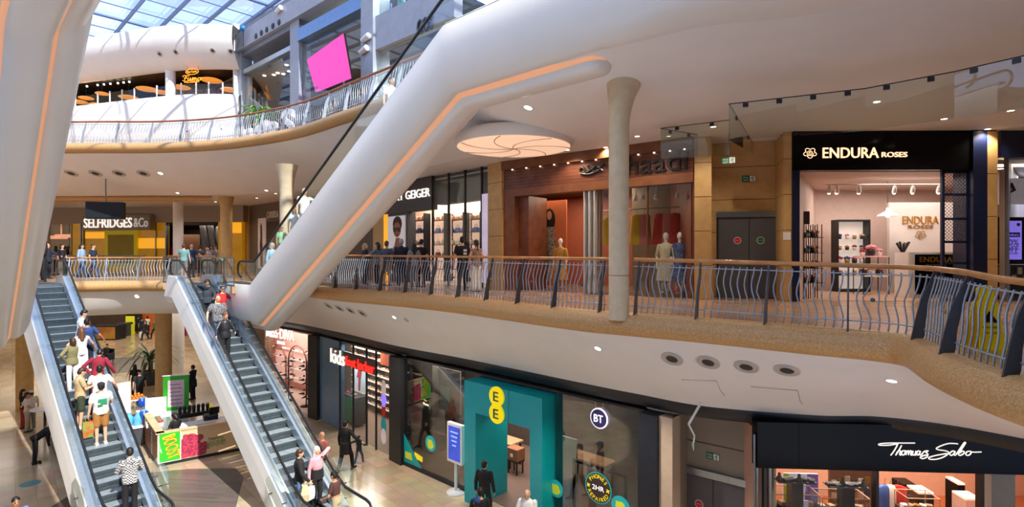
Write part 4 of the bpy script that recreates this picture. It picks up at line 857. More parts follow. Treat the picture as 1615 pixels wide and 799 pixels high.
for px in (113, 128, 131.5, 246, 262): st('trim_store_mullion', SF, px-.6, px+.7, 0, 3.35, -.1, .06, M_NICKEL)
st('wall_store_amber_end', SF, 344, 352, 0, 4.0, -.3, 0, M_AMBER); st('wall_store_amber_end', SF, 364, 382, 0, 4.1, -.3, 0, M_AMBER); st('wall_store_amber_lit', SF, 365, 381, 2.6, 3.3, 0, .02, M_AMBERL)
t = thing('shop_sign', 'grey board with white SELFRIDGES lettering above the amber store front', 'shop sign', SF.pt(SF.up(183), .3, 3.2), SF.rz)
w_ = .5; ua, ub = SF.up(130.5, w_), SF.up(236, w_); zc = SF.z(183, 351, w_)
mb = MB(); SF.box(mb, ua, ub, zc-.50, zc+.50, .1, w_); mb.build('board', mat('grey_sign_board', '#8f8983', .5, noise=.06, nscale=3), t)
u2 = SF.up(209, w_); text('SELFRIDGES', SF.pt((ua+.1+u2)/2, w_+.005, zc), SF.U, Z3, M_SIGNW, 'lettering', t, width=u2-ua-.15, height=.66, depth=.05, bold=.003)
text('&Co', SF.pt((u2+ub)/2, w_+.005, zc), SF.U, Z3, mat('pale_glow_letters', '#d9d2cc', .5, noise=.03, emit='#d9d2cc', es=.25), 'lettering', t, width=ub-u2-.25, height=.62, depth=.05)  # faint glow added to these letters so they read pale
ua, ub = SF.up(166, .1), SF.up(216, .1)
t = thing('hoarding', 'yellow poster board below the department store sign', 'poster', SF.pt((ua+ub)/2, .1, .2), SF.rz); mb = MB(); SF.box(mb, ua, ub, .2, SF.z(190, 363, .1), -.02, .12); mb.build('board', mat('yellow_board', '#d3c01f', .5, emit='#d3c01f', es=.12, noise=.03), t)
mb = MB(); SF.box(mb, ua+.25, ub-.25, .6, SF.z(190,363,.1)-.3, .12, .14); mb.build('panel', mat('yellow_panel_dark', '#a8991d', .5, noise=.05), t)
st('window_store_left', SF, 60, 113, .05, 3.3, -.06, -.03, M_SHOPGLASS)
st('trim_store_white_jamb', SF, 72, 77, 0, 3.35, -.1, .1, M_WHITEP)
for k, (px, py) in enumerate(((87,374),(106,372))):
    p = SF.pt(SF.up(px,-3), -3, SF.z(px, py, -3)); mb = MB(); mb.box(p, (1.6,.6,.25), SF.rz); mb.tube([p+Vector((-.5,0,.1)), Vector((p.x-.5,p.y,4.38))], .015, 5); mb.tube([p+Vector((.5,0,.1)), Vector((p.x+.5,p.y,4.38))], .015, 5); mb.build('hanging_light_box', mat('warm_light_box', '#c98a6a', .5, emit='#e09a78', es=.7, noise=.03), label=('wide warm light box hanging inside the left store doorway','narrow white light strip hanging inside the left store doorway')[k], cat='light')
# mirrored escalator hall doorway on the right: two slim white escalators inside and red counters
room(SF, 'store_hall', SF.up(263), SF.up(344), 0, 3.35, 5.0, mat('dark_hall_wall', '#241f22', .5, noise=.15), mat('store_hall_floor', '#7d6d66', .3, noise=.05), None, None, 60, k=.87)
for k, (a, b) in enumerate(((318, 334), (330, 350))):
    u0, u1 = SF.up(a,-1.5), SF.up(b,-2.2); t = MB()
    t.loft([[SF.pt(u0-.1, -1.4, 3.2), SF.pt(u0+.25, -1.4, 3.2), SF.pt(u0+.25, -1.6, 3.2), SF.pt(u0-.1, -1.6, 3.2)], [SF.pt(u1-.35, -2.0, .1), SF.pt(u1, -2.0, .1), SF.pt(u1, -2.2, .1), SF.pt(u1-.35, -2.2, .1)]], smooth=False)
    t.build('slim_escalator', M_BLUESTEEL, label=('pale blue escalator side seen in the dark store hall','blue escalator side nearest the amber wall in the store hall')[k], cat='escalator')
p = SF.pt(SF.up(273,-1.2), -1.2, 0)
t = thing('store_counter', 'red and wooden display counter beside the white column in the store hall', 'counter', p, SF.rz); mb = MB(); mb.box(p+Vector((0,0,1.25)), (1.0,.5,.9), SF.rz); mb.build('red_panel', M_REDS, t); mb = MB(); mb.box(p+Vector((0,0,.4)), (1.0,.6,.8), SF.rz); mb.build('base', M_WOODL, t)
p = SF.pt(SF.up(301,-2), -2, 0); t = thing('store_display', 'tall wooden display panel with a red label inside the store hall', 'display', p, SF.rz); mb = MB(); mb.box(p+Vector((0,0,1.4)), (1.3,.2,2.4), SF.rz); mb.build('panel', mat('pale_wood_display', '#a5826b', .5, noise=.05), t); mb = MB(); mb.box(p+SF.N*.12+Vector((.3,0,1.7)), (.5,.03,.9), SF.rz); mb.build('label', M_REDS, t)
lamp_area('shop_lamp', SF.pt(14, -2.5, 3.2), (0,0,-1), 8, 2.5, 120, (1,.75,.5), rz=SF.rz); lamp_area('shop_lamp', SF.pt(4, -3.5, 3.2), (0,0,-1), 4, 2.5, 60, (1,.75,.5), rz=SF.rz)
# hanging screen
a = P(134.5, 318, 27.0); b = P(184.5, 318, 27.0); fs = Face((a.x, a.y), (b.x, b.y+.4)); zt, zb = fs.z(160,318), fs.z(160,345)
t = thing('hanging_screen', 'black hanging screen box below the left ceiling, in front of the department store sign', 'screen', fs.pt(fs.L/2, 0, zb), fs.rz)
mb = MB(); fs.box(mb, 0, fs.L, zb, zt, -.35, 0); mb.build('housing', M_DARK, t); mb = MB(); fs.box(mb, .05, fs.L-.05, zb+.05, zt-.05, 0, .015); mb.build('display', mat('screen_off', '#262b30', .2, noise=.05), t)
mb = MB(); mb.tube([fs.pt(fs.L/2, -.17, zt), fs.pt(fs.L/2, -.17, zt+1.2)], .03, 8); mb.build('pole', M_NICKEL, t)
# narrow fashion shop between the amber wall and the big escalator
st('wall_stone_strip', MF0, 385, 394, 0, 4.42, -.2, .1, M_TAN); st('wall_white_strip', MF0, 381, 385, 0, 4.42, -.2, .12, M_WHITEP)
st('wall_taupe_front', MF0, 394, 445, 0, 4.42, -.3, 0, mat('taupe_shop_front', '#6d5f55', .4, noise=.05))
st('wall_dark_doorway', MF0, 421, 441, 0, 3.2, 0, .04, mat('brown_doorway', '#3c2c27', .5, noise=.08))
ua, ub = MF0.up(422), MF0.up(441); t = thing('shop_sign', 'small pale letters CARVELA over a brown shop doorway left of the big escalator', 'shop sign', MF0.pt((ua+ub)/2, .05, 3.7), MF0.rz)
mb = MB(); MF0.box(mb, ua, ub, 3.25, 3.3, 0, .08); mb.build('ledge', M_NICKEL, t); text('CARVELA', MF0.pt((ua+ub)/2, .03, MF0.z(431,338)), MF0.U, Z3, M_WHITEP, 'lettering', t, width=(ub-ua)*.95, height=.42, depth=.05)
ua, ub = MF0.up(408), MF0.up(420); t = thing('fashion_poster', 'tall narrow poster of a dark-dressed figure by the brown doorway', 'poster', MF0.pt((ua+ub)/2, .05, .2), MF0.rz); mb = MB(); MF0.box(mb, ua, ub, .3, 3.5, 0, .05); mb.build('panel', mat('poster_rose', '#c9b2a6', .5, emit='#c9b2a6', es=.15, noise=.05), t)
mb = MB(); mb.sheet(MF0.pt((ua+ub)/2, .055, 1.8), MF0.U, Z3, [(-.15,-1.4),(.2,-1.4),(.22,-.4),(.1,.2),(.12,.6),(.06,1.2),(-.08,1.4),(-.2,1.2),(-.16,.5),(-.28,0),(-.2,-.6)], .01); mb.build('printed_figure', mat('printed_dark_dress', '#4a3f48', .5, noise=.1), t)
st('wall_dark_front', MF0, 445, 608, 0, 4.42, -.3, 0, mat('dark_brown_front', '#54463d', .45, noise=.05)); st('wall_ochre_front', MF0, 590, 606, 0, 4.42, 0, .06, M_TAN); st('wall_yellow_strip', MF0, 606.5, 613, 0, 3.4, 0, .05, M_AMBERL)
# ------------------------------------------------------------------ ground floor shop fronts
ZF = -2.55
def gp(name, f, px0, px1, m=M_DARK, w0=-.3, w1=.12, z1=ZF): return st(name, f, px0, px1, ZG, z1, w0, w1, m)
M_BRICKW = brick('tan_brick', '#b98f6c', '#a67c5c', '#5a463a', 1.0, .22, .075, .012, .6, rot=(math.pi/2,0,0))
# shoe shop with pink interior
room(GF1, 'pink_shoe_shop', .3, GF1.L, ZG, ZF, 2.4, mat('pink_shoe_wall', '#d9b3a8', .55, noise=.03), mat('pale_shoe_floor', '#d9c9bd', .3, noise=.03), None, None, 110, (1,.86,.78), k=2.0)
gp('wall_brick_pier', GF1, 404, 421, M_BRICKW); gp('trim_dark_pier', GF1, 489, 503.5); gp('trim_dark_pier', GF1, 385, 403)
t = thing('shop_sign', 'lit white MISS DIVA letters over the pink shoe shop entrance', 'shop sign', GF1.pt(3, .1, -3.2), GF1.rz)
ua, ub = GF1.up(420.5,.1), GF1.up(464,.1); zc = GF1.z(443, 526, .1)
mb = MB(); mb.tube([GF1.pt(ua, .05, zc-.26), GF1.pt(ub, .05, zc-.26)], .02, 6); mb.build('carrier_bar', M_NICKEL, t)
text('MISS·DIVA', GF1.pt((ua+ub)/2, .08, zc), GF1.U, Z3, M_SIGNW, 'lettering', t, width=ub-ua, height=.52, depth=.06, bold=.003)
text('SHOES', GF1.pt((ua+ub)/2+.1, .08, zc-.45), GF1.U, Z3, M_SIGNW, 'lettering', t, width=(ub-ua)*.28, height=.16, depth=.04)
SHC = [mat('shoe_black', '#1b1718', .35, noise=.05), mat('shoe_brown', '#5c3a2a', .4, noise=.05), mat('shoe_white', '#dcd6d2', .45, noise=.04), mat('shoe_red', '#b03038', .45, noise=.05), mat('shoe_blue', '#39528c', .45, noise=.05), mat('shoe_peach', '#d69b78', .5, noise=.05)]
SHOE = {}
def shoe(f, u, w, z, m, s, rz, label, group):
    k = m.name
    if k not in SHOE:
        r = thing('shoe', label, 'shoe', (0,0,0), 0, group)
        b = MB(); R = []
        for y, hw, h0, h1 in ((-.13,.025,.0,.075),(-.11,.036,0,.09),(-.03,.034,0,.085),(.04,.042,0,.055),(.10,.04,0,.042),(.135,.018,0,.028)):
            R.append([Vector((hw*math.cos(a), y, .018+(h1-.018)*max(0, math.sin(a)) if math.sin(a) > 0 else .018)) for a in [2*math.pi*i/10 for i in range(10)]])
        b.loft(R); b.build('upper', m, r, local=True)
        b = MB(); b.sheet((0,0,0), (1,0,0), (0,1,0), [(.044*math.cos(a)*(1 if math.sin(a) > 0 else .85), .138*math.sin(a)) for a in [2*math.pi*i/14 for i in range(14)]], .02); b.build('sole', SHC[2] if m != SHC[2] else SHC[0], r, local=True)
        SHOE[k] = r; o = r; o['label'] = label; o['group'] = group
    else: o = dup(SHOE[k], label=label, group=group)
    o.location = f.pt(u, w, z); o.rotation_euler = (0,0,f.rz+rz); o.scale = (s,s,s); return o
# arched niches in the back wall
for k, (pa, pb) in enumerate(((427, 451), (455, 484))):
    wz = -1.95; u0, u1 = GF1.up(pa, wz), GF1.up(pb, wz); r_ = (u1-u0)/2; zt = GF1.z((pa+pb)/2, 545, wz)-r_
    t = thing('arched_niche', ('left arched niche of shoe shelves in the pink shoe shop','right arched niche of shoe shelves in the pink shoe shop')[k], 'shelf', GF1.pt((u0+u1)/2, wz, ZG), GF1.rz)
    mb = MB(); mb.tube([GF1.pt(u0, wz, ZG), GF1.pt(u0, wz, zt)]+[GF1.pt((u0+u1)/2-r_*math.cos(a), wz, zt+r_*math.sin(a)) for a in [math.pi*i/12 for i in range(1, 12)]]+[GF1.pt(u1, wz, zt), GF1.pt(u1, wz, ZG)], .05, 6); mb.build('arch_rim', mat('brown_rim', '#8a6252', .4, noise=.05), t)
    mb = MB(); GF1.box(mb, u0, u1, ZG+.4, zt+r_*.6, wz-.35, wz-.3); mb.build('lit_back', mat('lit_pink_back', '#e6c8bc', .5, emit='#f0cdbf', es=.3, noise=.02), t)
    for j in range(4):
        z = ZG+.75+.5*j; mb = MB(); GF1.box(mb, u0, u1, z-.02, z, wz-.3, wz); mb.build('shelf_board', M_WHITEP, t)
        for q in range(3): shoe(GF1, u0+(q+.5)*(u1-u0)/3, wz-.15, z, SHC[(k+j+q) % 3], 1.1, .8, 'shoe on a shelf of an arched niche in the pink shoe shop', 'shoes in the arched niches')
for k, (px, py) in enumerate(((455, 620), (483, 638))):
    wz = -.8; u = GF1.up(px, wz)
    t = thing('shoe_stand', ('left branching shoe stand in the pink shoe shop window','right branching shoe stand in the pink shoe shop window')[k], 'stand', GF1.pt(u, wz, ZG))
    mb = MB(); q = GF1.pt(u, wz, ZG); mb.lathe([(.3,0),(.3,.03),(.03,.05),(.025,2.25),(0.02,2.26)], q, 14); mb.build('pole', M_BLACK, t)
    for j in range(9):
        z = ZG+.35+.23*j; a = j*2.1; d_ = GF1.U*math.cos(a)*.22+GF1.N*math.sin(a)*.22
        mb = MB(); mb.tube([q+Vector((0,0,z-ZG)), q+d_+Vector((0,0,z-ZG+.03))], .014, 5); mb.build('branch', M_BLACK, t)
        for e_ in (0, 1):
            dd = d_*(1-1.9*e_); o = shoe(GF1, u, wz, z, SHC[(j+e_+k) % 2], 1.15, a+e_*math.pi, 'dark shoe on a branching stand in the pink shoe shop', 'dark shoes on the branching stands'); o.location = q+dd+Vector((0,0,z-ZG+.04-.0*e_))
# children's shoe shop
room(GF2, 'kids_shop', .15, GF2.L-.1, ZG, ZF, 2.7, mat('grey_kids_wall', '#77716d', .55, noise=.05), mat('kids_shop_floor', '#8f7565', .3, noise=.06), mat('kids_ceiling', '#8f8a86', .6, noise=.05), None, 300, (1,.93,.86), k=1.85)
st('wall_blue_panel', GF2, 504, 535, ZG+.1, ZF, -.25, -.02, mat('blue_shop_panel', '#5d86aa', .25, noise=.06, nscale=1.5))
st('window_kids_shop', GF2, 535, 617, ZG+.08, ZF, -.05, -.02, M_SHOPGLASS); gp('trim_dark_pier', GF2, 618, 636)
for px in (535, 556, 577, 592, 616): st('trim_kids_mullion', GF2, px-.5, px+.5, ZG, ZF, -.07, .0, M_DARK)
t = thing('shop_sign', 'lit kids foot locker sign, white and red letters behind the shop glass', 'shop sign', GF2.pt(2.5, -.1, -3.4), GF2.rz)
ua, ub, uc = GF2.up(521.5,.05), GF2.up(543.5,.05), GF2.up(590,.05)
mb = MB(); GF2.box(mb, ua-.03, uc+.05, GF2.z(556,569,.05)-.30, GF2.z(556,569,.05)+.30, -.015, .02); mb.build('carrier', mat('smoked_panel', '#2b3138', .3, noise=.05), t)
zc = GF2.z(543, 566, .05)
text('kids', GF2.pt((ua+ub)/2, .03, zc), GF2.U, Z3, M_SIGNW, 'lettering', t, width=ub-ua, height=.62, depth=.05, bold=.003)
text('foot locker', GF2.pt((ub+uc)/2+.05, .03, zc-.03), GF2.U, Z3, mat('lit_red_letters', '#ff3b30', .4, emit='#ff2a22', es=1.0, noise=.01), 'lettering', t, width=uc-ub-.1, height=.40, depth=.05, bold=.003)
wz = -2.35
for k, (pa, pb) in enumerate(((557, 577), (580, 600), (602, 622))):
    u0, u1 = GF2.up(pa, wz), GF2.up(pb, wz)
    t = thing('shoe_wall_bay', 'black shoe wall bay with lit shelves, %s in the children shoe shop' % ('left','middle','right')[k], 'shelf', GF2.pt((u0+u1)/2, wz, ZG), GF2.rz)
    mb = MB(); GF2.box(mb, u0, u1, ZG+.2, ZF-.2, wz-.2, wz-.16); mb.build('back_panel', M_BLACK, t)
    for j in range(8):
        z = ZG+.45+.36*j; mb = MB(); GF2.box(mb, u0, u1, z-.03, z, wz-.16, wz+.1); mb.build('shelf_board', mat('lit_shelf_edge', '#d9b9a0', .4, emit='#ffd9b8', es=.25, noise=.02), t)
        for q in range(4): shoe(GF2, u0+(q+.5)*(u1-u0)/4, wz-.03, z, SHC[(3,4,2,5,0)[(j*3+q+k) % 5]], 1.0, 1.4, 'bright trainer on a lit shelf of the black shoe wall', 'trainers on the black shoe wall')
wz = -.7; u0, u1 = GF2.up(541, wz), GF2.up(557, wz)
t = thing('display_table', 'green display table with a sports poster panel behind the children shoe shop glass', 'table', GF2.pt((u0+u1)/2, wz, ZG), GF2.rz)
mb = MB(); GF2.box(mb, u0, u1, ZG+.1, ZG+1.25, wz-.5, wz); mb.build('green_front', mat('bright_green', '#2c8a3f', .4, noise=.04), t); mb = MB(); GF2.box(mb, u0-.05, u1+.3, ZG+1.25, ZG+1.31, wz-.55, wz+.03); mb.build('tabletop', M_BLACK, t)
mb = MB(); GF2.box(mb, u1, u1+.28, ZG+.1, ZG+1.25, wz-.5, wz); mb.build('grey_side', M_POST, t)
t = thing('sports_poster', 'pale poster with a red sports figure above the green display table', 'poster', GF2.pt(u0, wz-.6, ZG+1.4), GF2.rz); mb = MB(); GF2.box(mb, u0, u1+.1, ZG+1.35, ZG+3.0, wz-.62, wz-.56); mb.build('panel', M_WHITEP, t)
mb = MB(); mb.sheet(GF2.pt((u0+u1)/2, wz-.555, ZG+2.1), GF2.U, Z3, [(-.1,-.7),(.05,-.7),(.1,-.2),(.25,.3),(.15,.35),(.05,.2),(.1,.6),(-.05,.7),(-.1,.3),(-.25,-.1),(-.15,-.15),(-.08,0)], .01); mb.build('printed_figure', M_REDS, t)
for j in range(3): shoe(GF2, u0+.1+j*.35, wz-.2, ZG+1.31, SHC[(3,0,2)[j]], 1.1, .6, ('red trainer at the left of the green display table','black trainer in the middle of the green display table','white trainer at the right end of the green display table')[j], None)
u = GF2.up(609,-.1); t = thing('window_sticker', 'tall colourful window sticker at the right edge of the children shoe shop glass', 'sticker', GF2.pt(u, 0, ZG+.8), GF2.rz)
for j, (z, m, rx, rz_) in enumerate(((1.1,'teal_panel',.2,.35),(1.7,'mural_red',.16,.3),(2.1,'lilac_lit',.2,.3),(2.55,'white_paint',.18,.3),(.7,'poster_lilac_grey',.2,.3))):
    mb = MB(); mb.sheet(GF2.pt(u, .005+j*.002, ZG+z), GF2.U, Z3, EL_(0,0,rx,rz_,12), .002); mb.build('printed_shape', MATS[m], t)
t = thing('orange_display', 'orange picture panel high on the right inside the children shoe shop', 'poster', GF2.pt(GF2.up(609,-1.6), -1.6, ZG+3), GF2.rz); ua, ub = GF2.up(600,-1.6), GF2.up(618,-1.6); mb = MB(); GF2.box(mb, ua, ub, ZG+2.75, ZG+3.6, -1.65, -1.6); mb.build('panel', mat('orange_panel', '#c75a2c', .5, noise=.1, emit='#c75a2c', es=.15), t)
# phone shop
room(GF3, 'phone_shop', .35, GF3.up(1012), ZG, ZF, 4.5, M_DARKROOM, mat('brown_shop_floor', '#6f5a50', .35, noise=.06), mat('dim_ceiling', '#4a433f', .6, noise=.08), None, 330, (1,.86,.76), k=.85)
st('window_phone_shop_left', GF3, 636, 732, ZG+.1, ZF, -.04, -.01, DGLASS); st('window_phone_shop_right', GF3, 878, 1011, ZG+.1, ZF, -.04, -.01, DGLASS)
st('trim_phone_plinth', GF3, 636, 735, ZG, ZG+.12, -.1, .03, M_DARK); st('trim_phone_plinth', GF3, 878, 1011, ZG, ZG+.12, -.1, .03, M_DARK)
gp('trim_dark_pier', GF3, 1011, 1041, mat('blue_black_steel', '#272c36', .3, .4, noise=.08), -.3, .15); gp('wall_stone_pier', GF3, 1041, 1062, mat('pale_stone_pier', '#b5a591', .6, noise=.04), -.35, .05)
# teal portal
wp = .45; ua, ub = GF3.up(732.5, wp), GF3.up(855, wp); zt = GF3.z(732.5, 599, wp); oa, ob = GF3.up(750, wp), GF3.up(835.5, wp); zo = GF3.z(750, 651, wp)
t = thing('teal_portal', 'large teal entrance portal of the phone shop', 'entrance portal', GF3.pt((ua+ub)/2, 0, ZG), GF3.rz)
for nm, a, b, z0, z1 in (('side_post', ua, oa, ZG, zo), ('side_post', ob, ub, ZG, zo), ('lintel', ua, GF3.up(802, wp)-.01, zo, zt), ('lintel', GF3.up(802, wp)+.01, ub, zo, zt)):
    mb = MB(); GF3.box(mb, a, b, z0, z1, -.45, wp); mb.build(nm, M_TEAL, t)
mb = MB(); GF3.box(mb, ua+.05, oa, ZG, zo, -.95, -.45); mb.build('inner_post', M_TEAL, t)
u, z = GF3.at(784.5, 638, wp)
s_ = thing('lit_sign', 'yellow lit double-circle sign with two letters E on the teal portal', 'sign', GF3.pt(u, wp, z-.5), GF3.rz); R_ = .285
mb = MB(); A = [(R_*math.cos(a), .25+R_*math.sin(a)) for a in [math.radians(-55+i*290/20) for i in range(21)]]; A += [(-x, -y) for x, y in A]
mb.sheet(GF3.pt(u, wp, z), GF3.U, Z3, A, .06); mb.build('yellow_disc', M_YEL, s_)
for dz in (.25,-.25): text('E', GF3.pt(u, wp+.062, z+dz), GF3.U, Z3, mat('dark_teal_letters', '#0b5b5e', .4, noise=.03), 'lettering', s_, width=.20, height=.27, depth=.02)
# round BT sign hanging behind the glass
wz = -.35; u, z = GF3.at(945.5, 659, wz); t = thing('round_sign', 'round navy BT sign hanging on two cords in the phone shop window', 'sign', GF3.pt(u, wz, z-.3), GF3.rz); w2 = .06
C24 = [(math.cos(i*math.pi/16), math.sin(i*math.pi/16)) for i in range(32)]
wq = .02
u, z = GF3.at(945.5, 659, wq)
mb = MB(); mb.sheet(GF3.pt(u, wq, z), GF3.U, Z3, [(a*.26, b*.26) for a, b in C24], .03); mb.build('lit_rim', mat('lit_lilac_rim', '#e6e0ff', .4, emit='#e6e0ff', es=1.0, noise=.01), t); mb = MB(); mb.sheet(GF3.pt(u, wq+.031, z), GF3.U, Z3, [(a*.232, b*.232) for a, b in C24], .012); mb.build('navy_face', mat('bt_navy', '#2a2560', .4, noise=.03), t)
text('BT', GF3.pt(u, wq+.045, z), GF3.U, Z3, M_SIGNW, 'lettering', t, width=.27, height=.19, depth=.015, bold=.003)
for s in (-.11,.11): mb = MB(); mb.tube([GF3.pt(u+s, wq+.01, z+.2), GF3.pt(u+s, wq+.01, ZF)], .009, 5); mb.build('cord', mat('brass_cord', '#b8906a', .4, .5, noise=.05), t)
# phones repaired roundel
u, z = GF3.at(943.5, 769, .0); t = thing('window_roundel', 'round PHONES 2HR REPAIRED sticker on the dark phone shop glass', 'sticker', GF3.pt(u, 0, z-.45), GF3.rz); R_ = .40
mb = MB(); mb.sheet(GF3.pt(u, .0, z), GF3.U, Z3, [(a*R_, b*R_) for a, b in C24], .004); mb.build('teal_rim', mat('roundel_teal', '#1aa5ab', .4, emit='#1aa5ab', es=.15, noise=.03), t)
mb = MB(); mb.sheet(GF3.pt(u, .005, z), GF3.U, Z3, [(a*R_*.93, b*R_*.93) for a, b in C24], .003); mb.build('dark_face', mat('roundel_dark', '#3a302d', .4, noise=.04), t)
M_YL = mat('yellow_print', '#f2dc1f', .4, emit='#f2dc1f', es=.25, noise=.02)
for word, top in (('PHONES', 1), ('REPAIRED', 0)):
    n = len(word); sp = .36 if n == 6 else .305
    for i, ch in enumerate(word):
        a = (math.pi/2-(i-(n-1)/2)*sp) if top else (-math.pi/2+(i-(n-1)/2)*sp); r_ = R_*.73
        U_ = GF3.U*math.sin(a)-Z3*math.cos(a) if top else -GF3.U*math.sin(a)+Z3*math.cos(a); V_ = (GF3.U*math.cos(a)+Z3*math.sin(a))*(1 if top else -1)
        text(ch, GF3.pt(u+r_*math.cos(a), .009, z+r_*math.sin(a)), U_, V_, M_YL, 'lettering', t, height=R_*.25, depth=.003, bold=.003)
text('2HR', GF3.pt(u, .009, z), GF3.U, Z3, M_SIGNW, 'lettering', t, width=R_*.9, height=R_*.30, depth=.003, bold=.003)
for s in (-1,1):
    mb = MB()
    for q in (.6, 2.2): mb.sheet(GF3.pt(u+s*R_*.74, .008+.001*q, z), GF3.U*math.cos(q)+Z3*math.sin(q), -GF3.U*math.sin(q)+Z3*math.cos(q), [(-.055,-.016),(.055,-.016),(.055,.016),(-.055,.016)], .002)
    mb.build('crossed_tools', M_YL, t)
# round yellow-on-teal stickers (plain yellow shape)
for k, (px, py, R_) in enumerate(((877, 770, .24), (979, 799, .27), (679, 699, .27))):
    u, z = GF3.at(px, py, .0 if k != 0 else .02); t = thing('round_sticker', ('round teal sticker with a yellow blob on the phone shop glass right of the portal','round teal sticker with a yellow blob at the lower right of the phone roundel','round teal and yellow sticker on the phone shop glass left of the portal')[k], 'sticker', GF3.pt(u, 0, z-R_), GF3.rz); ww = .0 if k != 0 else .02
    mb = MB(); mb.sheet(GF3.pt(u, ww, z), GF3.U, Z3, [(a*R_, b*R_) for a, b in C24], .004); mb.build('teal_disc', MATS['roundel_teal'], t); mb = MB(); mb.sheet(GF3.pt(u, ww+.005, z-.02), GF3.U, Z3, [(x*R_, y*R_) for x, y in ((-.45,-.55),(.2,-.6),(.55,-.3),(.7,-.1),(.5,.1),(.4,.4),(.1,.6),(-.2,.5),(-.5,.55),(-.55,0))], .003); mb.build('yellow_shape', mat('yellow_green_print', '#c9d02a', .4, emit='#c9d02a', es=.15, noise=.04), t)
# poster frame, corner decals, kiosk screen
wz = -.5; ua, ub = GF3.up(903, wz), GF3.up(988, wz); zt = GF3.z(940, 735, wz)
t = thing('poster_stand', 'tall black framed poster stand behind the phone shop glass around the round sticker', 'frame', GF3.pt((ua+ub)/2, wz, ZG), GF3.rz); mb = MB(); GF3.box(mb, ua, ua+.07, ZG, zt, wz-.05, wz); GF3.box(mb, ub-.07, ub, ZG, zt, wz-.05, wz); GF3.box(mb, ua, ub, zt-.07, zt, wz-.05, wz); GF3.box(mb, ua, ub, ZG+.4, ZG+.47, wz-.05, wz); mb.build('black_frame', M_BLACK, t); mb = MB(); GF3.box(mb, ua+.07, ub-.07, ZG+.1, ZG+.4, wz-.04, wz-.01); mb.build('teal_base', M_TEAL, t)
u0, z0 = GF3.at(637, 727, .01); u1 = GF3.up(657, .01); t = thing('corner_sticker', 'teal triangular sticker in the lower left corner of the phone shop glass', 'sticker', GF3.pt(u0, 0, ZG+.12), GF3.rz); mb = MB(); mb.sheet(GF3.pt(u0, 0, ZG+.13), GF3.U, Z3, [(0,0),(1.05,0),(0,1.0)], .004); mb.build('teal_triangle', M_TEAL, t)
mb = MB(); mb.sheet(GF3.pt(u0+.08, .006, ZG+.28), GF3.U, Z3, [(0,0),(.42,0),(.36,.24),(0,.24)], .003); mb.build('yellow_label', MATS['yellow_green_print'], t)
u, z = GF3.at(660, 719, .0); mb = MB(); mb.sheet(GF3.pt(u, 0, z), GF3.U, Z3, [(-.24,-.1),(.22,-.16),(.24,.02),(-.22,.1)], .004); mb.build('label_sticker', M_YL, label='small yellow label sticker low on the phone shop glass', cat='sticker')
u, z = GF3.at(671, 634, .0); t = thing('window_text', 'small yellow and white words on the phone shop glass left of the portal', 'sticker', GF3.pt(u, 0, z), GF3.rz); text('Your', GF3.pt(u, .0, z+.07), GF3.U, Z3, M_YL, 'lettering', t, width=.2, depth=.004); text('Phone', GF3.pt(u+.03, .0, z-.06), GF3.U, Z3, M_SIGNW, 'lettering', t, width=.3, depth=.004)
wz = -.55; u, z = GF3.at(719, 690, wz); wz = .22; u = GF3.up(719, wz)
t = thing('info_screen', 'white framed blue info screen on a round-footed stand left of the teal portal', 'screen', GF3.pt(u, wz, ZG), GF3.rz); zb, zt = ZG+.95, ZG+2.22
mb = MB(); mb.lathe([(.30,0),(.30,.04),(.06,.07),(.05,.1),(.045,1.0),(.045,1.02)], GF3.pt(u, wz, ZG), 20); mb.build('stand', M_WHITEP, t)
mb = MB(); GF3.box(mb, u-.36, u+.36, zb, zt, wz-.07, wz+.07); mb.build('housing', M_WHITEP, t, bevel=.02); mb = MB(); GF3.box(mb, u-.28, u+.28, zb+.1, zt-.1, wz+.07, wz+.078); mb.build('display', mat('blue_screen', '#26358f', .3, emit='#2b3fa8', es=.7, col2='#3b5bd0', nscale=2), t)
for j in range(4): mb = MB(); GF3.box(mb, u-.18+.03*j, u+.18-.03*j, zt-.3-.14*j, zt-.26-.14*j, wz+.078, wz+.081); mb.build('text_line', mat('screen_text', '#9db4ff', .4, emit='#9db4ff', es=.6, noise=.02), t)
# inside the phone shop: pillar, tables, box, person-free desk
p = GF3.pt(GF3.up(684,-1.6), -1.6, ZG); mb = MB(); mb.box(p+Vector((0,0,1.9)), (.62,.62,3.8), GF3.rz); mb.build('column', mat('grey_shop_column', '#6f6660', .5, noise=.05), label='square grey column behind the phone shop glass', cat='column')
for k, (px, wz) in enumerate(((790,-2.6),(930,-3.2))):
    u = GF3.up(px, wz); t = thing('display_table', ('wooden display table seen through the teal portal','wooden display table deep in the phone shop behind the hanging round sign')[k], 'table', GF3.pt(u, wz, ZG), GF3.rz)
    mb = MB(); GF3.box(mb, u-.8, u+.8, ZG+.84, ZG+.9, wz-.35, wz+.35); mb.build('tabletop', mat('pale_tabletop', '#b98c68', .4, noise=.05), t)
    for a in (-.7,.7):
        for b in (-.28,.28): mb = MB(); GF3.box(mb, u+a-.03, u+a+.03, ZG, ZG+.84, wz+b-.03, wz+b+.03); mb.build('leg', M_DARK, t)
wz = -2.2; u = GF3.up(813, wz); t = thing('cardboard_box', 'brown cardboard box on a stool seen through the teal portal', 'box', GF3.pt(u, wz, ZG+.5), GF3.rz); mb = MB(); GF3.box(mb, u-.26, u+.26, ZG+.5, ZG+.9, wz-.2, wz+.2); mb.build('carton', mat('cardboard', '#8a5a3a', .7, noise=.06), t); mb = MB(); GF3.box(mb, u-.06, u+.06, ZG+.62, ZG+.74, wz+.2, wz+.204); mb.build('shipping_label', M_WHITEP, t)
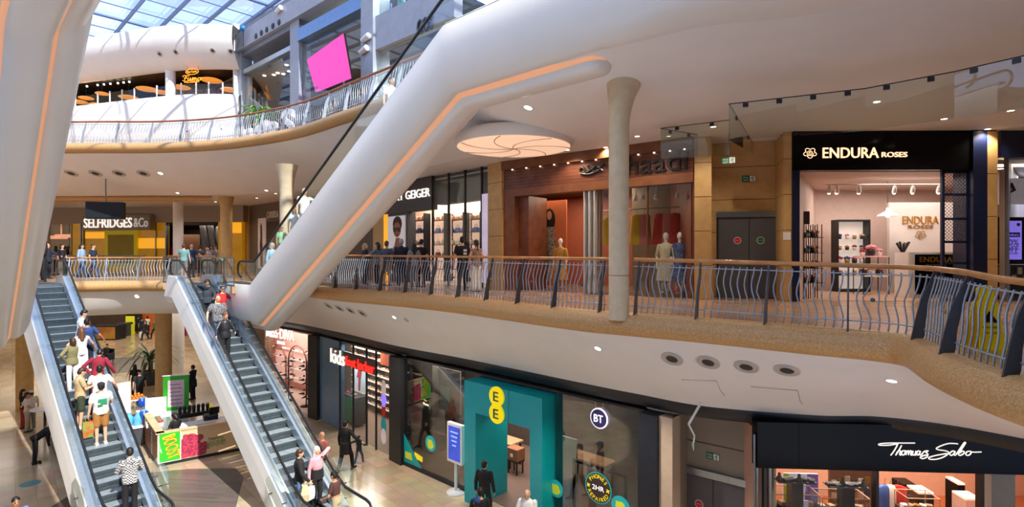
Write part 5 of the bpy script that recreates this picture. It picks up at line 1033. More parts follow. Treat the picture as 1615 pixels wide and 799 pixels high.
t = thing('stool', 'low black stool carrying the cardboard box in the phone shop', 'stool', GF3.pt(u, wz, ZG), GF3.rz); mb = MB(); GF3.box(mb, u-.25, u+.25, ZG+.44, ZG+.5, wz-.2, wz+.2); mb.build('seat', M_BLACK, t)
for a in (-.2,.2):
    for b in (-.15,.15): mb = MB(); GF3.box(mb, u+a-.02, u+a+.02, ZG, ZG+.44, wz+b-.02, wz+b+.02); mb.build('leg', M_BLACK, t)
wz = -1.2; u = GF3.up(888, wz); mb = MB(); GF3.box(mb, u-.5, u+.5, ZG+.02, ZG+2.2, wz-.05, wz); mb.build('notice_board', M_WHITEP, label='white notice panel behind the phone shop glass right of the portal', cat='panel')
wz = -1.6; u = GF3.up(716, wz); t = thing('portrait_poster', 'poster of a smiling face and green shape behind the info screen', 'poster', GF3.pt(u, wz, ZG+1.8), GF3.rz); mb = MB(); GF3.box(mb, u-1.0, u+.35, ZG+1.7, ZG+3.3, wz-.05, wz); mb.build('panel', mat('poster_maroon', '#5a3836', .5, col2='#8a7a6a', nscale=1.4), t); mb = MB(); mb.sheet(GF3.pt(u+.1, wz+.01, ZG+2.4), GF3.U, Z3, EL_(0,0,.2,.3), .004); mb.build('printed_face', skinp, t); mb = MB(); GF3.box(mb, u-.8, u-.3, ZG+1.9, ZG+2.6, wz, wz+.006); mb.build('printed_green', mat('printed_sage', '#7fa08f', .5, noise=.05), t)
# ground fire-exit recess
st('wall_exit_back', GF4, 1052, 1205, ZG, ZF, -1.1, -.9, mat('warm_grey_wall', '#93897a', .6, noise=.03)); M_WG = MATS['warm_grey_wall']
for z in (-4.02, -3.3): st('trim_exit_joint', GF4, 1054, 1200, z-.012, z+.012, -.9, -.895, M_DARK)
st('wall_exit_left', GF4, 1060, 1062, ZG, ZF, -1.0, 0, M_WG); st('trim_exit_strip', GF4, 1190, 1193, ZG, ZF, -.9, .1, M_NICKEL)
fire_doors(GF4, -.9, 1069, 1187, GF4.z(1120, 752, -.9), 3, ZG, 'ground floor')
u, z = GF4.at(1124.5, 719, -.9); fire_sign(GF4.pt(u, -.9, z), GF4.U, Z3, .31, 'green fire exit sign on the grey wall above the ground floor fire doors')
p = P(1094, 703, 11.6); t = fire_sign(p, (GF4.N*.9+GF4.U*.5), Z3, .26, 'green hanging exit sign on an angled arm before the ground floor fire doors')
mb = MB(); mb.tube([p+Vector((0,0,.07)), p+Vector((.02,.0,.22)), p+Vector((-.14,-.1,.5))], .018, 6); mb.tube([p+Vector((-.14,-.1,.5)), p+Vector((.32,.4,.86))], .03, 6); mb.build('arm', M_WHITEP, t)
# jewellery shop with script sign
zt, zb = -2.5, GF5.z(1400, 741.5)
t = thing('shop_sign', 'wide black glossy fascia with white handwritten Thomas Sabo script', 'shop sign', GF5.pt(3, .05, zb), GF5.rz)
for a, b in ((1193, 1258), (1258.6, 1700)): mb = MB(); GF5.box(mb, GF5.up(a), GF5.up(b), zb, -2.3, -.25, .05); mb.build('fascia', M_BLK, t)
def script(strokes):
    mb = MB()
    for s in strokes: mb.tube(catmull([GF5.pt(*((lambda uz: (uz[0], .07, uz[1]))(GF5.at(1300+x*.2991, 560+y*.2991, .07)))) for x, y in s], 5), .0115, 6)
    return mb
script([[(478,462),(420,462),(345,462),(300,465),(286,470),(300,474),(345,473),(385,466)], [(388,466),(376,490),(362,512),(350,527)], [(408,474),(396,496),(376,527)], [(380,517),(392,503),(402,504),(398,518),(400,526),(408,520)],
  [(424,503),(414,503),(408,514),(412,525),(422,522),(427,511),(424,503),(434,504)], [(436,503),(430,525)], [(431,518),(440,504),(447,505),(443,525)], [(444,518),(453,504),(460,505),(456,522),(460,526),(467,520)],
  [(469,503),(465,519),(470,526),(480,519)], [(484,503),(479,525),(486,522)], [(506,506),(496,503),(488,514),(491,525),(500,521),(507,506),(502,522),(510,526)],
  [(512,524),(528,506),(548,503),(536,511),(546,520),(540,536),(520,544),(506,539),(516,531),(540,524)],
  [(704,466),(660,464),(622,474),(592,489),(600,497),(640,503),(656,513),(632,534),(592,547),(556,547),(553,538),(585,528),(645,517)],
  [(690,506),(676,504),(662,517),(667,527),(680,522),(690,507),(684,523),(692,527)], [(694,524),(716,492),(738,460),(744,463),(724,494),(708,520),(716,527),(732,520),(738,508),(728,504),(716,514)],
  [(768,505),(754,507),(746,519),(752,527),(766,524),(775,511),(768,505),(786,510),(828,509)]]).build('script_lettering', M_SIGNW, t)
room_poly('jewellery', [(5.35,11.55),(5.9,17.0),(17,17.0),(13.5,10.9)], ZG, ZF, mat('peach_shop_wall', '#c9a08a', .55, noise=.04), mat('orange_brown_floor', '#b5653c', .25, noise=.05), None, None, 420, (1,.80,.62))
st('window_jewellery', GF5, 1220, 1385, ZG+.05, zb, -.06, -.03, M_SHOPGLASS); st('window_jewellery_right', GF5, 1551, 1700, ZG+.05, zb, -.06, -.03, M_SHOPGLASS)
for px in (1193, 1206, 1214): st('trim_jewellery_mullion', GF5, px-1, px+3, ZG, zb, -.12, .0, M_NICKEL if px != 1206 else M_DARK)
for px in (1383, 1549): st('trim_jewellery_post', GF5, px-2, px+2.5, ZG, zb, -.15, .02, M_BLACK)
st('wall_jewellery_pier', GF5, 1570, 1608, ZG, zb, -.4, -.1, mat('light_grey_pier', '#a9a6a3', .5, noise=.03))
def tray(px0, px1, py, wz, label, seed):
    ua, ub = GF5.up(px0, wz), GF5.up(px1, wz); z = GF5.z((px0+px1)/2, py, wz)
    t = thing('display_tray', label, 'display tray', GF5.pt((ua+ub)/2, wz, z), GF5.rz); mb = MB(); GF5.box(mb, ua, ub, z, z+.03, wz-.28, wz+.02); mb.build('tray_base', M_POST, t)
    for j in range(6):
        q = GF5.pt(ua+(j+.5)*(ub-ua)/6, wz-.12+.05*(j%2), z+.03); mb = MB()
        if (j+seed) % 3 == 0: mb.lathe([(.07,0),(.07,.03),(.03,.09),(.035,.14),(.0,.16)], q, 12)
        else: mb.box(q+Vector((0,0,.02)), (.14,.12,.04), GF5.rz+.2*j)
        mb.build('jewellery_stand', mat('grey_velvet', '#6f7580', .7, noise=.05), t)
    mb = MB(); mb.box(GF5.pt((ua+ub)/2, wz-.13, (z+ZG)/2), (.25,.25,z-ZG), GF5.rz); mb.build('pedestal', M_DARK, t)
tray(1228, 1288, 762, -.45, 'left grey tray of jewellery stands in the jewellery shop window', 0); tray(1308, 1370, 770, -.45, 'right grey tray of jewellery stands in the jewellery shop window', 1)
def vitrine(px0, px1, py, wz, label):
    ua, ub = GF5.up(px0, wz), GF5.up(px1, wz); zt = GF5.z((px0+px1)/2, py, wz)
    t = thing('glass_display_case', label, 'display case', GF5.pt((ua+ub)/2, wz, ZG), GF5.rz); mb = MB(); GF5.box(mb, ua, ub, ZG, zt-.35, wz-.5, wz); mb.build('base', M_DARK, t)
    mb = MB(); GF5.box(mb, ua, ub, zt-.35, zt, wz-.5, wz); mb.build('glass_cover', M_GLASS, t)
    mb = MB(); E_ = [(ua,wz),(ub,wz),(ub,wz-.5),(ua,wz-.5)]
    for i in range(4): a, b = E_[i], E_[(i+1)%4]; mb.tube([GF5.pt(*a,zt), GF5.pt(*b,zt)], .012, 5); mb.tube([GF5.pt(*a,zt-.35), GF5.pt(*a,zt)], .012, 5)
    mb.build('frame', mat('copper_frame', '#c8a088', .3, .6, noise=.04), t)
    for j in range(5):
        q = GF5.pt(ua+(j+.5)*(ub-ua)/5, wz-.25, zt-.35); mb = MB(); mb.box(q+Vector((0,0,.05)), (.12,.14,.10), GF5.rz+.3*j); mb.build('jewellery_box', (M_WHITEP, MATS['copper_frame'], M_GOLD)[j % 3], t)
vitrine(1219, 1293, 780, -.9, 'left glass display case low in the jewellery shop window'); vitrine(1297, 1372, 786, -.9, 'second glass display case low in the jewellery shop window'); vitrine(1432, 1482, 786, -1.8, 'small glass display case in the middle of the jewellery shop floor')
for k, (a, b, wz, m, lab) in enumerate(((1424,1446,-4.4,M_BLK,'tall black display plinth left of the lit plinth in the jewellery shop'),(1449,1473,-3.9,M_BLK,'black display plinth with a lit top in the jewellery shop'),(1511,1522,-4.6,M_BLK,'narrow black plinth beside the pink counter in the jewellery shop'),(1523,1549,-3.6,mat('pink_grey_counter','#b59a92',.4,noise=.03),'pale pink square counter in the jewellery shop'))):
    ua, ub = GF5.up(a, wz), GF5.up(b, wz); t = thing('display_plinth', lab, 'plinth', GF5.pt((ua+ub)/2, wz, ZG), GF5.rz); mb = MB(); GF5.box(mb, ua, ub, ZG+.06, ZG+1.0, wz-.5, wz); mb.build('body', m, t); mb = MB(); GF5.box(mb, ua-.01, ub+.01, ZG, ZG+.06, wz-.5, wz+.01); mb.build('skirting', M_NICKEL, t); mb = MB(); GF5.box(mb, ua, ub, ZG+1.0, ZG+1.05, wz-.5, wz); mb.build('top', M_WHITEP if k != 0 else M_BLK, t)
p = GF5.pt(GF5.up(1262,-1.6), -1.6, ZG); t = thing('purple_banner', 'white and purple standing picture panel in the jewellery shop window', 'poster', p, GF5.rz); mb = MB(); mb.box(p+Vector((0,0,1.2)), (.8,.05,2.4), GF5.rz); mb.build('panel', mat('white_lit_panel', '#d7d3e0', .5, emit='#d7d3e0', es=.3, noise=.03), t)
mb = MB(); mb.sheet(p+GF5.N*.03+Vector((0,0,1.2)), GF5.U, Z3, [(-.1,-1.2),(.2,-1.2),(.4,.6),(.4,1.2),(.15,1.2)], .005); mb.build('purple_stripe', mat('purple_print', '#8a63b5', .5, emit='#8a63b5', es=.2, noise=.03), t); mb = MB(); mb.sheet(p+GF5.N*.03+Vector((0,0,1.2)), GF5.U, Z3, [(-.4,-1.2),(-.28,-1.2),(-.28,1.2),(-.4,1.2)], .005); mb.build('yellow_stripe', MATS['yellow_green_print'], t)
t = thing('window_card', 'pale lilac card standing in the left glass display case', 'card', GF5.pt(GF5.up(1260,-.85), -.85, ZG+1), GF5.rz); ua, ub = GF5.up(1245,-.8), GF5.up(1275,-.8); zt = GF5.z(1260,789,-.8); mb = MB(); GF5.box(mb, ua, ub, zt-.8, zt, -.84, -.8); mb.build('card_face', mat('lilac_card', '#b9b6d6', .5, noise=.05), t)
p = GF5.pt(GF5.up(1340,-2.2), -2.2, ZG); t = thing('card_display', 'busy wall of small gold and white picture cards in the jewellery shop', 'display', p, GF5.rz); mb = MB(); mb.box(p+Vector((0,0,1.2)), (1.0,.08,2.6), GF5.rz); mb.build('board', mat('copper_board', '#8f5f45', .5, noise=.08), t)
for j in range(24): mb = MB(); mb.box(p+GF5.N*.05+GF5.U*(-.4+.16*(j%6))+Vector((0,0,1.0+.32*(j//6)+.05*(j%3))), (.12,.02,.16), GF5.rz); mb.build('picture_card', (M_CREAM, M_GOLD, M_WHITEP, M_POST)[(j*7)%4], t)
for k, (px, m) in enumerate(((1395,'bag_blue'),(1404,'shoe_white'),(1416,'mural_red'))):
    garment(GF5, GF5.up(px,-3.0), -3.0, ZG+1.6, MATS[m], 'hanging_garment', ('blue patterned coat hanging in the jewellery shop','white scarf hanging beside the red coat in the jewellery shop','red coat hanging in the jewellery shop')[k], 1.2)
p = GF5.pt(GF5.up(1600,-.7), -.7, ZG); 
for k in range(3): mb = MB(); q = GF5.pt(GF5.up(1560,-.5), -.5, ZG+1.0+.3*k); mb.box(q, (.25,.2,.03), GF5.rz); mb.build('display_card', M_WHITEP, label='white display card on a stand right of the jewellery shop door post', cat='card', group='cards right of the jewellery door post')
# ------------------------------------------------------------------ wavy balustrades
def zfun(pts, zs):
    """height along a plan curve from samples given at its knots"""
    L = [0.]
    for a, b in zip(pts, pts[1:]): L.append(L[-1]+(b-a).length)
    return lambda s: float(np.interp(s, L, zs)), L[-1]
def at_len(pts, s):
    for a, b in zip(pts, pts[1:]):
        l = (b-a).length
        if s <= l: return a+(b-a)*(s/l), (b-a).normalized()
        s -= l
    return pts[-1].copy(), (pts[-1]-pts[-2]).normalized()
GEM = [mat('gem_red', '#a8303a', .2, noise=.1), mat('gem_teal', '#23626b', .2, noise=.1), mat('gem_amber', '#b57a2a', .2, noise=.1)]
def balustrade_run(pts, s0, s1, zr, z0, label, name, post_gap=1.25, bal_gap=.13, m_rail=M_OAK, m_bal=M_BLUESTEEL, m_post=M_POST, r_rail=.05, group=None, limit=98, lean=.12, thin=1.0, near=None):
    """one continuous length of railing: handrail, two thin rails, curved blade posts and wavy bars"""
    o, t0 = at_len(pts, (s0+s1)/2); root = thing(name, label, 'railing', (o.x, o.y, z0), 0)
    root['group'] = group if group else None
    if not group: del root['group']
    N = max(6, int((s1-s0)/.25)); inn = lambda t: Vector((-t.y, t.x))
    def pos(s, off, z): p, t = at_len(pts, s); n = inn(t); return Vector((p.x+n.x*off, p.y+n.y*off, z0+z))
    mb = MB(); mb.tube([pos(s0+(s1-s0)*i/N, lean+.03, zr(s0+(s1-s0)*i/N)-.04) for i in range(N+1)], r_rail, 10, flat=.8); mb.build('handrail', m_rail, root)
    for hz, off in ((.93, lean-.0), (.17, .0)):
        mb = MB(); mb.tube([pos(s, off, hz*zr(s)/1.1) for s in [s0+(s1-s0)*i/N for i in range(N+1)]], .012*thin, 6); mb.build('thin_rail', m_bal, root)
    npost = max(1, int(round((s1-s0)/post_gap))); ps = [s0+.12+(s1-s0-.24)*i/npost for i in range(npost+1)]
    for s in ps:
        h = zr(s); p, t = at_len(pts, s); T = Vector((t.x, t.y, 0)); prof = []
        side_a = [(-.22,-.20),(-.17,.0),(-.11,.3),(-.04,.6),(.06,.85),(lean+.0,h-.05)]; side_b = [(lean+.05,h-.05),(lean+.03,.82),(.06,.55),(.015,.3),(.0,.08),(-.02,.02),(-.10,.0),(-.17,-.10)]
        mb = MB(); R = [[pos(s, a, z)+T*d for a, z in side_a+side_b] for d in (-.012*thin, .012*thin)]
        n = len(R[0]); mb.add(R[0]+R[1], [tuple(range(n))[::-1], tuple(range(n, 2*n))]+[(i, (i+1)%n, (i+1)%n+n, i+n) for i in range(n)]); mb.build('post', m_post, root)
    bars = []; gems = []; s = s0+.12+bal_gap*.7; k = 0; j = 0
    while s < s1-.06:
        if min(abs(s-q) for q in ps) > .045: bars.append((s, k))
        s += bal_gap; k += 1
    if near is not None and len(bars) > limit: bars.sort(key=lambda b: near(b[0]))
    rest = MB()
    for i, (s, k) in enumerate(bars):
        h = zr(s); ph = .9*math.sin(s*1.15)+.4; g = (k % 13 == 6); sg = .055 if (k % 13) in (6,) else 0
        def bp(f, extra=0.):
            z = .03+(h-.16)*f; amp = .05*math.sin(math.pi*f); sh = amp*math.sin(2*math.pi*f*1.05+ph)
            bulge = .045*math.exp(-((f-.52)/.13)**2); kk = k % 13
            if kk == 5: sh -= bulge*.0
            sh += extra*bulge
            return pos(s+sh, lean*(f**1.6)+.0, z)
        ex = -1. if k % 13 == 5 else (1. if k % 13 == 6 else 0.)
        q = [bp(f/9, ex) for f in range(10)]
        if i < limit: mb = MB(); mb.tube(q, .0125*thin, 5); mb.build('baluster', m_bal, root)
        else: rest.tube(q, .0125*thin, 5)
        if ex == 1. and i < limit:
            c = (bp(.52, 0)+pos(s-bal_gap, lean*.52**1.6, .03+(h-.16)*.52))/2; mb = MB(); mb.ell(c, .035, 8, 6); mb.build('glass_bead', GEM[j % 3], root); j += 1
    if rest.v: o = rest.build('distant_balusters', m_bal, root); o['kind'] = 'stuff'
    return root
# gallery railing on the right: height read along the curve
RR = MRd[15:-4]; LRR = arclen(RR)
def s_at_px(pts, px):
    best = None; s = 0
    for a, b in zip(pts, pts[1:]):
        q = CX+F*a.x/a.y
        if best is None or abs(q-px) < best[0]: best = (abs(q-px), s)
        s += (b-a).length
    return best[1]
kn = [(500,403),(560,403),(730,405),(950,408),(1093,411.5),(1250,415.5),(1400,420.5),(1450,423),(1500,429),(1545,438),(1615,447)]
ss = []; zz = []
for px, py in kn:
    s = s_at_px(RR, px); p, _ = at_len(RR, s); ss.append(s); zz.append(EZ+(HY-py)/F*p.y+.04)
o_ = np.argsort(ss); ss = [ss[i] for i in o_]; zz = [zz[i] for i in o_]
zr_R = lambda s: float(np.interp(s, ss, zz))
sA, sB = s_at_px(RR, 958), s_at_px(RR, 998)
balustrade_run(RR, .1, sA-.02, zr_R, 0, 'gallery railing of wavy blue-grey bars from the big escalator to the buff column', 'balustrade', 1.3, .125, limit=98, near=lambda s: -s, r_rail=.045)
balustrade_run(RR, sB-.05, LRR-.02, zr_R, 0, 'gallery railing of wavy blue-grey bars bending round right of the buff column', 'balustrade', 1.2, .125, limit=98, near=lambda s: -s, r_rail=.05)
# upper balcony railing on the left
RU = UEd[8:]; zr_U = lambda s: 1.12
LU = arclen(RU); M_PALEBAR = mat('pale_steel_bar', '#b9c2c9', .35, .45, noise=.06)
balustrade_run(RU, .2, LU-.1, zr_U, ZU, 'upper balcony railing of wavy pale bars with a reddish wooden handrail', 'balustrade', 1.6, .15, m_rail=M_RUST, m_bal=M_PALEBAR, m_post=M_PALEBAR, limit=98, near=lambda s: abs(s-LU*.65), thin=1.1, r_rail=.055)
# short gallery railing between the two left escalators
zr_1 = lambda s: 1.1
balustrade_run(ELd, .05, arclen(ELd)-.05, zr_1, 0, 'short gallery railing of pale wavy bars between the two left escalators', 'balustrade', 1.4, .13, m_bal=M_PALEBAR, m_post=M_PALEBAR, thin=1.2)
# railing of the far void on the gallery
q = V2([(-36,31.0),(-26,31.4),(-21.5,31.6)]); q = resample([Vector((p.x,p.y)) for p in q], 24)
def plain_railing(pts, z0, label, gap=.16, m=M_PALEBAR, mr=M_NICKEL):
    o, _ = at_len(pts, arclen(pts)/2); r = thing('railing', label, 'railing', (o.x, o.y, z0)); L = arclen(pts)
    mb = MB(); mb.tube([Vector((*p, z0+1.1)) for p in pts], .045, 8); mb.build('handrail', mr, r); mb = MB(); mb.tube([Vector((*p, z0+.12)) for p in pts], .02, 6); mb.build('bottom_rail', m, r)
    n = int(L/gap)
    for i in range(min(n, 98)):
        p, _ = at_len(pts, L*(i+.5)/n); mb = MB(); mb.tube([Vector((*p, z0+.12)), Vector((*p, z0+1.08))], .022, 5); mb.build('baluster', m, r)
    return r
plain_railing(q, 0, 'far white gallery railing in front of the department store, behind the walkers', .17)
plain_railing(V2([(-19.3,30.2),(-16.2,29.4)]), 0, 'white gallery railing with a wooden rail in front of the standing group', .17, mr=M_OAK)
# glass screens at the heads of the escalators
def glass_screen(pts, z0, h, label, cap=True):
    c = sum((Vector(p) for p in pts), Vector((0,0)))/len(pts); r = thing('glass_screen', label, 'glass screen', (c.x, c.y, z0))
    for a, b in zip(pts, pts[1:]):
        f = Face(a, b); mb = MB(); f.box(mb, .02, f.L-.02, z0+.05, z0+h, -.008, .008); mb.build('pane', M_GLASS, r)
        mb = MB(); f.box(mb, 0, f.L, z0, z0+.06, -.03, .03); mb.build('base_channel', M_STEEL, r)
        if cap: mb = MB(); mb.tube([f.pt(0,0,z0+h), f.pt(f.L,0,z0+h)], .028, 8); mb.build('top_rail', M_NICKEL, r)
    for p in pts: mb = MB(); mb.tube([Vector((*p, z0)), Vector((*p, z0+h))], .022, 6); mb.build('post', M_NICKEL, r)
    return r
ep = lambda e, t, o: e.pt(t, o, 0).to_2d()
glass_screen([ep(E2, -2.9, .95), ep(E2, -1.2, .95), ep(E3, -2.1, -1.0), ep(E3, -.9, -1.05)], 0, 1.08, 'clear glass screen between the middle escalator and the big white one')
glass_screen([ep(E2, -1.25, -.95), (-15.1,24.3)], 0, 1.08, 'clear glass screen left of the head of the middle escalator')
glass_screen([(-19.55,23.55), ep(E1, -1.3, .95)], 0, 1.08, 'clear glass screen at the right of the head of the left escalator')
# clear guards beside the foot of the left two escalators
for k, (e, o) in enumerate(((E1, .98), (E2, -.98), (E1, -.98), (E2, .98))):
    t0 = RUN-1.6; r = thing('glass_guard', ('clear plastic guard at the right foot of the left escalator','clear plastic guard at the left foot of the middle escalator','clear plastic guard at the left foot of the left escalator','clear plastic guard at the right foot of the middle escalator')[k], 'guard', e.pt(RUN-.3, o, 0), e.rz)
    s = 1 if o > 0 else -1
    A = [(t0,-.3),(t0+.15,.75),(t0+.55,1.0),(t0+1.55,.95),(t0+1.6,-.3)]
    mb = MB(); P_ = [Vector((*(e.o+e.d*t+e.n*(o+dd)), e.h(t0+.8)+z)) for dd in (-.006,.006) for t, z in A]; mb.add(P_, [(4,3,2,1,0),(5,6,7,8,9)]+[(i,(i+1)%5,(i+1)%5+5,i+5) for i in range(5)]); mb.build('panel', M_GLASS, r)
    for t, z in ((t0+.3,.35),(t0+1.2,.35),(t0+.3,-.1),(t0+1.2,-.1)):
        p = Vector((*(e.o+e.d*t+e.n*(o-.02*s)), e.h(t0+.8)+z)); q = p-Vector((e.n.x,e.n.y,0))*.13*s; mb = MB(); mb.tube([p, q], .018, 8); mb.build('stud', M_DARK, r)
# ------------------------------------------------------------------ columns
def column(px, Y, z0, z1, r, label, m=M_COLUMN, flare=0., fdir=(0,0)):
    p = XY(px, Y); t = thing('column', label, 'column', (p.x, p.y, z0))
    mb = MB(); mb.lathe([(r*1.0,z0),(r*1.0,z0+.9)], (p.x,p.y,0), 24, smooth=True); mb.lathe([(r,z0+.91),(r, z1-1.1 if flare else z1)], (p.x,p.y,0), 24); mb.build('shaft', m, t)
    if flare:
        mb = MB(); R = []
        for k in range(9):
            f = k/8; rr = r*(1+flare*f**2.2); R.append([Vector((p.x+rr*math.cos(a)+fdir[0]*f**2*r, p.y+rr*math.sin(a)+fdir[1]*f**2*r, z1-1.1+1.15*f)) for a in [2*math.pi*i/24 for i in range(24)]])
        mb.loft(R); mb.build('capital', m, t)
    return t
column(976, 11.0, -.1, 4.82, .205, 'buff stone column standing in the gallery railing, with a flared capital', flare=1.0, fdir=(.8,.4))
column(452, 22.3, 0, 4.85, .27, 'buff stone column with a flared top behind the big escalator', flare=.7)
column(357, 30.0, 0, 4.45, .30, 'tan stone column with a slightly flared top near the yellow store panels', m=M_TAN, flare=.35)
column(281, 33.0, 0, 4.42, .28, 'white round column before the dark store hall', m=M_WHITEP)
column(258, 26.8, ZG, -1.5, .36, 'tan stone column on the ground floor right of the palm', m=M_TAN)
column(279, 35.0, ZG, -1.5, .42, 'white round column on the ground floor behind the tan one', m=M_WHITEP)
column(39, 26.5, ZG, -1.5, .34, 'tan stone column on the ground floor left of the left escalator', m=M_TAN)
# ------------------------------------------------------------------ fixtures on the soffits
def ring_frame(n): n = n.normalized(); x = n.cross(Vector((0,1,.1))).normalized(); return x, n.cross(x)
def nozzle(px, py, r, objs, label, group):
    h = ray(px, py, objs)
    if not h: return
    p, n, _ = h; x, y = ring_frame(n); t = thing('air_nozzle', label, 'air vent', p, 0, group)
    def ringp(rr, z): return [p+n*z+x*math.cos(a)*rr+y*math.sin(a)*rr for a in [2*math.pi*i/24 for i in range(24)]]
    mb = MB(); mb.loft([ringp(r,-.01), ringp(r,.02), ringp(r*.86,.025), ringp(r*.84,.008), ringp(r*.66,.008), ringp(r*.64,.03), ringp(r*.52,.02), ringp(r*.45,-.06)], caps=False); mb.build('trim_ring', mat('vent_grey', '#c6bdb2', .45, noise=.04), t)
    mb = MB(); mb.loft([ringp(r*.56,.024), ringp(r*.50,.016), ringp(r*.01,.012)], caps=False); mb.build('throat', mat('vent_throat', '#3a332e', .6, noise=.1), t); return t
def downlight(px, py, r, objs, label, group=None, energy=0., size=2.0):
    h = ray(px, py, objs)
    if not h: return
    p, n, _ = h; x, y = ring_frame(n); t = thing('downlight', label, 'downlight', p, 0, group)
    def ringp(rr, z): return [p+n*z+x*math.cos(a)*rr+y*math.sin(a)*rr for a in [2*math.pi*i/16 for i in range(16)]]
    mb = MB(); mb.loft([ringp(r,-.005), ringp(r,.015), ringp(r*.78,.012), ringp(r*.74,.0)], caps=False); mb.build('trim_ring', M_WHITEP, t)
    mb = MB(); mb.loft([ringp(r*.75,.006), ringp(r*.4,.010), ringp(r*.01,.011)], caps=False); mb.build('lens', M_LAMPON, t)
    if energy: lamp_spot(t, p+n*.05, (n*.3+Vector((0,0,-1))), energy, size, (1,.84,.68))
    return t
SO = [SOF_R]
for px, py in ((1060,565),(1117,570.5),(1177,577.5),(1241,583)): nozzle(px, py, .225, SO, 'round grey air nozzle in the white soffit above the ground floor fire doors', 'four air nozzles above the fire doors')
for px, py in ((518.5,482),(535.5,485.5),(553,489),(571.5,493.5)): nozzle(px, py, .20, SO, 'round air nozzle in the soffit beside the foot of the big escalator', 'four air nozzles beside the big escalator')
downlight(943, 549, .095, SO, 'lit round downlight in the soffit below the buff column', None, 650); downlight(1406, 600, .10, SO, 'lit round downlight in the soffit at the right bend', None, 650); downlight(622, 500, .09, SO, 'lit round downlight in the soffit right of the left air nozzles', None, 650)
h = ray(641, 504, SO); 
if h: mb = MB(); x, y = ring_frame(h[1]); mb.loft([[h[0]+h[1]*z+x*math.cos(a)*r+y*math.sin(a)*r for a in [2*math.pi*i/16 for i in range(16)]] for z, r in ((-.004,.1),(.008,.1),(.01,.01))]); mb.build('blank_cover', mat('vent_grey'), label='blank round cover beside the lit downlight in the soffit', cat='cover plate')
downlight(216, 467, .11, [SOF_L], 'lit round downlight in the white slab edge between the two left escalators', None, 60)
SU = [SOF_U, CEIL]
for px in (112.5, 150.5, 187.5, 226): nozzle(px, 273, .30, SU, 'round air nozzle in the left upper soffit', 'four air nozzles in the left soffit')
downlight(253, 273, .14, SU, 'lit downlight right of the four air nozzles in the left soffit', None, 80)
downlight(833, 169.5, .13, SU, 'lit downlight in the gallery ceiling left of the buff column', None, 120)
for px, py in ((955,232),(1005,214.5),(1125,199.5),(1383,160),(1594,174),(1558,203),(1489,187),(895,236)):
    downlight(px, py, .085, SU, 'small bright downlight in the gallery ceiling over the shop fronts', 'gallery ceiling downlights', 90, 2.4)
for px, py in ((280,304),(218,309),(322,312),(340,318),(420,300),(435,305),(405,312)):
    downlight(px, py, .10, SU, 'tiny downlight in the far left gallery ceiling', 'far left ceiling downlights', 70, 2.4)
for px, py in ((279,317),(292,315),(305,312)):
    h = ray(px, py, SU)
    if h: mb = MB(); mb.box(h[0]+Vector((0,0,-.01)), (.9,.22,.03), -.75); mb.build('slot_vent', M_DARK, label='dark slot vent in the far gallery ceiling above the white column', cat='air vent', group='slot vents')
# access panel joints in the right soffit
for k, L in enumerate((((1075,598),(1130,600),(1136,615),(1143,623)), ((1184,609),(1258,615),(1262,632),(1266,637)))):
    q = [ray(x, y, SO) for x, y in L]
    if all(q): mb = MB(); mb.tube([h[0]+h[1]*.003 for h in q], .006, 4); mb.build('trim_panel_joint', mat('joint_grey', '#7d756e', .7, noise=.03), kind='structure')
# round lit drum under the ceiling
c = P(810, 232, 15.5); t = thing('ceiling_drum_lamp', 'large round white drum lamp with glowing peach panels under the gallery ceiling', 'ceiling lamp', (c.x, c.y, c.z))
R_ = 1.68
mb = MB(); mb.lathe([(R_*.97,.0),(R_,.03),(R_,.25),(R_*.96,.34),(R_*.9,.36)], c, 48); mb.build('drum', W_WHITE, t)
mb = MB(); mb.lathe([(R_*.965,-.004),(R_*.6,-.03),(.01,-.045)], c, 48); mb.build('diffuser', mat('peach_diffuser', '#ecd0b8', .5, emit='#ffd2ae', es=.5, col2='#f3dcc8', nscale=1.2), t)
for k in range(7):
    a = k*math.pi/3.5; mb = MB(); q = [c+Vector((R_*.95*f*math.cos(a+.9*f), R_*.95*f*math.sin(a+.9*f), -.05+.035*f)) for f in [i/8 for i in range(9)]]; mb.tube(q, .014, 5); mb.build('rib', mat('peach_rib', '#cfa689', .5, noise=.04), t)
l = lamp_spot(t, c+Vector((0,0,-.1)), (0,0,-1), 160, 2.8, (1,.78,.58), .9)
# hanging smoke screens of clear glass under the gallery ceiling
def smoke_screen(pts, label):
    P0 = pts[0][0]; t = thing('glass_smoke_screen', label, 'glass screen', (P0.x, P0.y, 3.9))
    for (a, ta, ba), (b, tb, bb) in zip(pts, pts[1:]):
        A, B = Vector(a), Vector(b); n = Vector(((B-A).y, -(B-A).x)).normalized()*.006; V = [Vector((p.x+s*n.x, p.y+s*n.y, z)) for s in (-1,1) for p, z in ((A,ba),(B,bb),(B,tb),(A,ta))]
        mb = MB(); mb.add(V, [(3,2,1,0),(4,5,6,7),(0,1,5,4),(1,2,6,5),(2,3,7,6),(3,0,4,7)]); mb.build('pane', glass('screen_glass', (.88,.92,.90), 1.3), t)
        for f in (.25,.75): q = A.lerp(B, f); z = ta+(tb-ta)*f; mb = MB(); mb.box((q.x, q.y, z-.05), (.09,.04,.07), math.atan2((B-A).y,(B-A).x)); mb.build('clamp', M_DARK, t)
        mb = MB(); mb.tube([Vector((*A, ta)), Vector((*B, tb))], .010, 5); mb.build('top_trim', M_DARK, t)
    return t
def sp(px, yt, yb, Y): p = P(px, yt, Y); return (p.to_2d(), p.z, P(px, yb, Y).z)
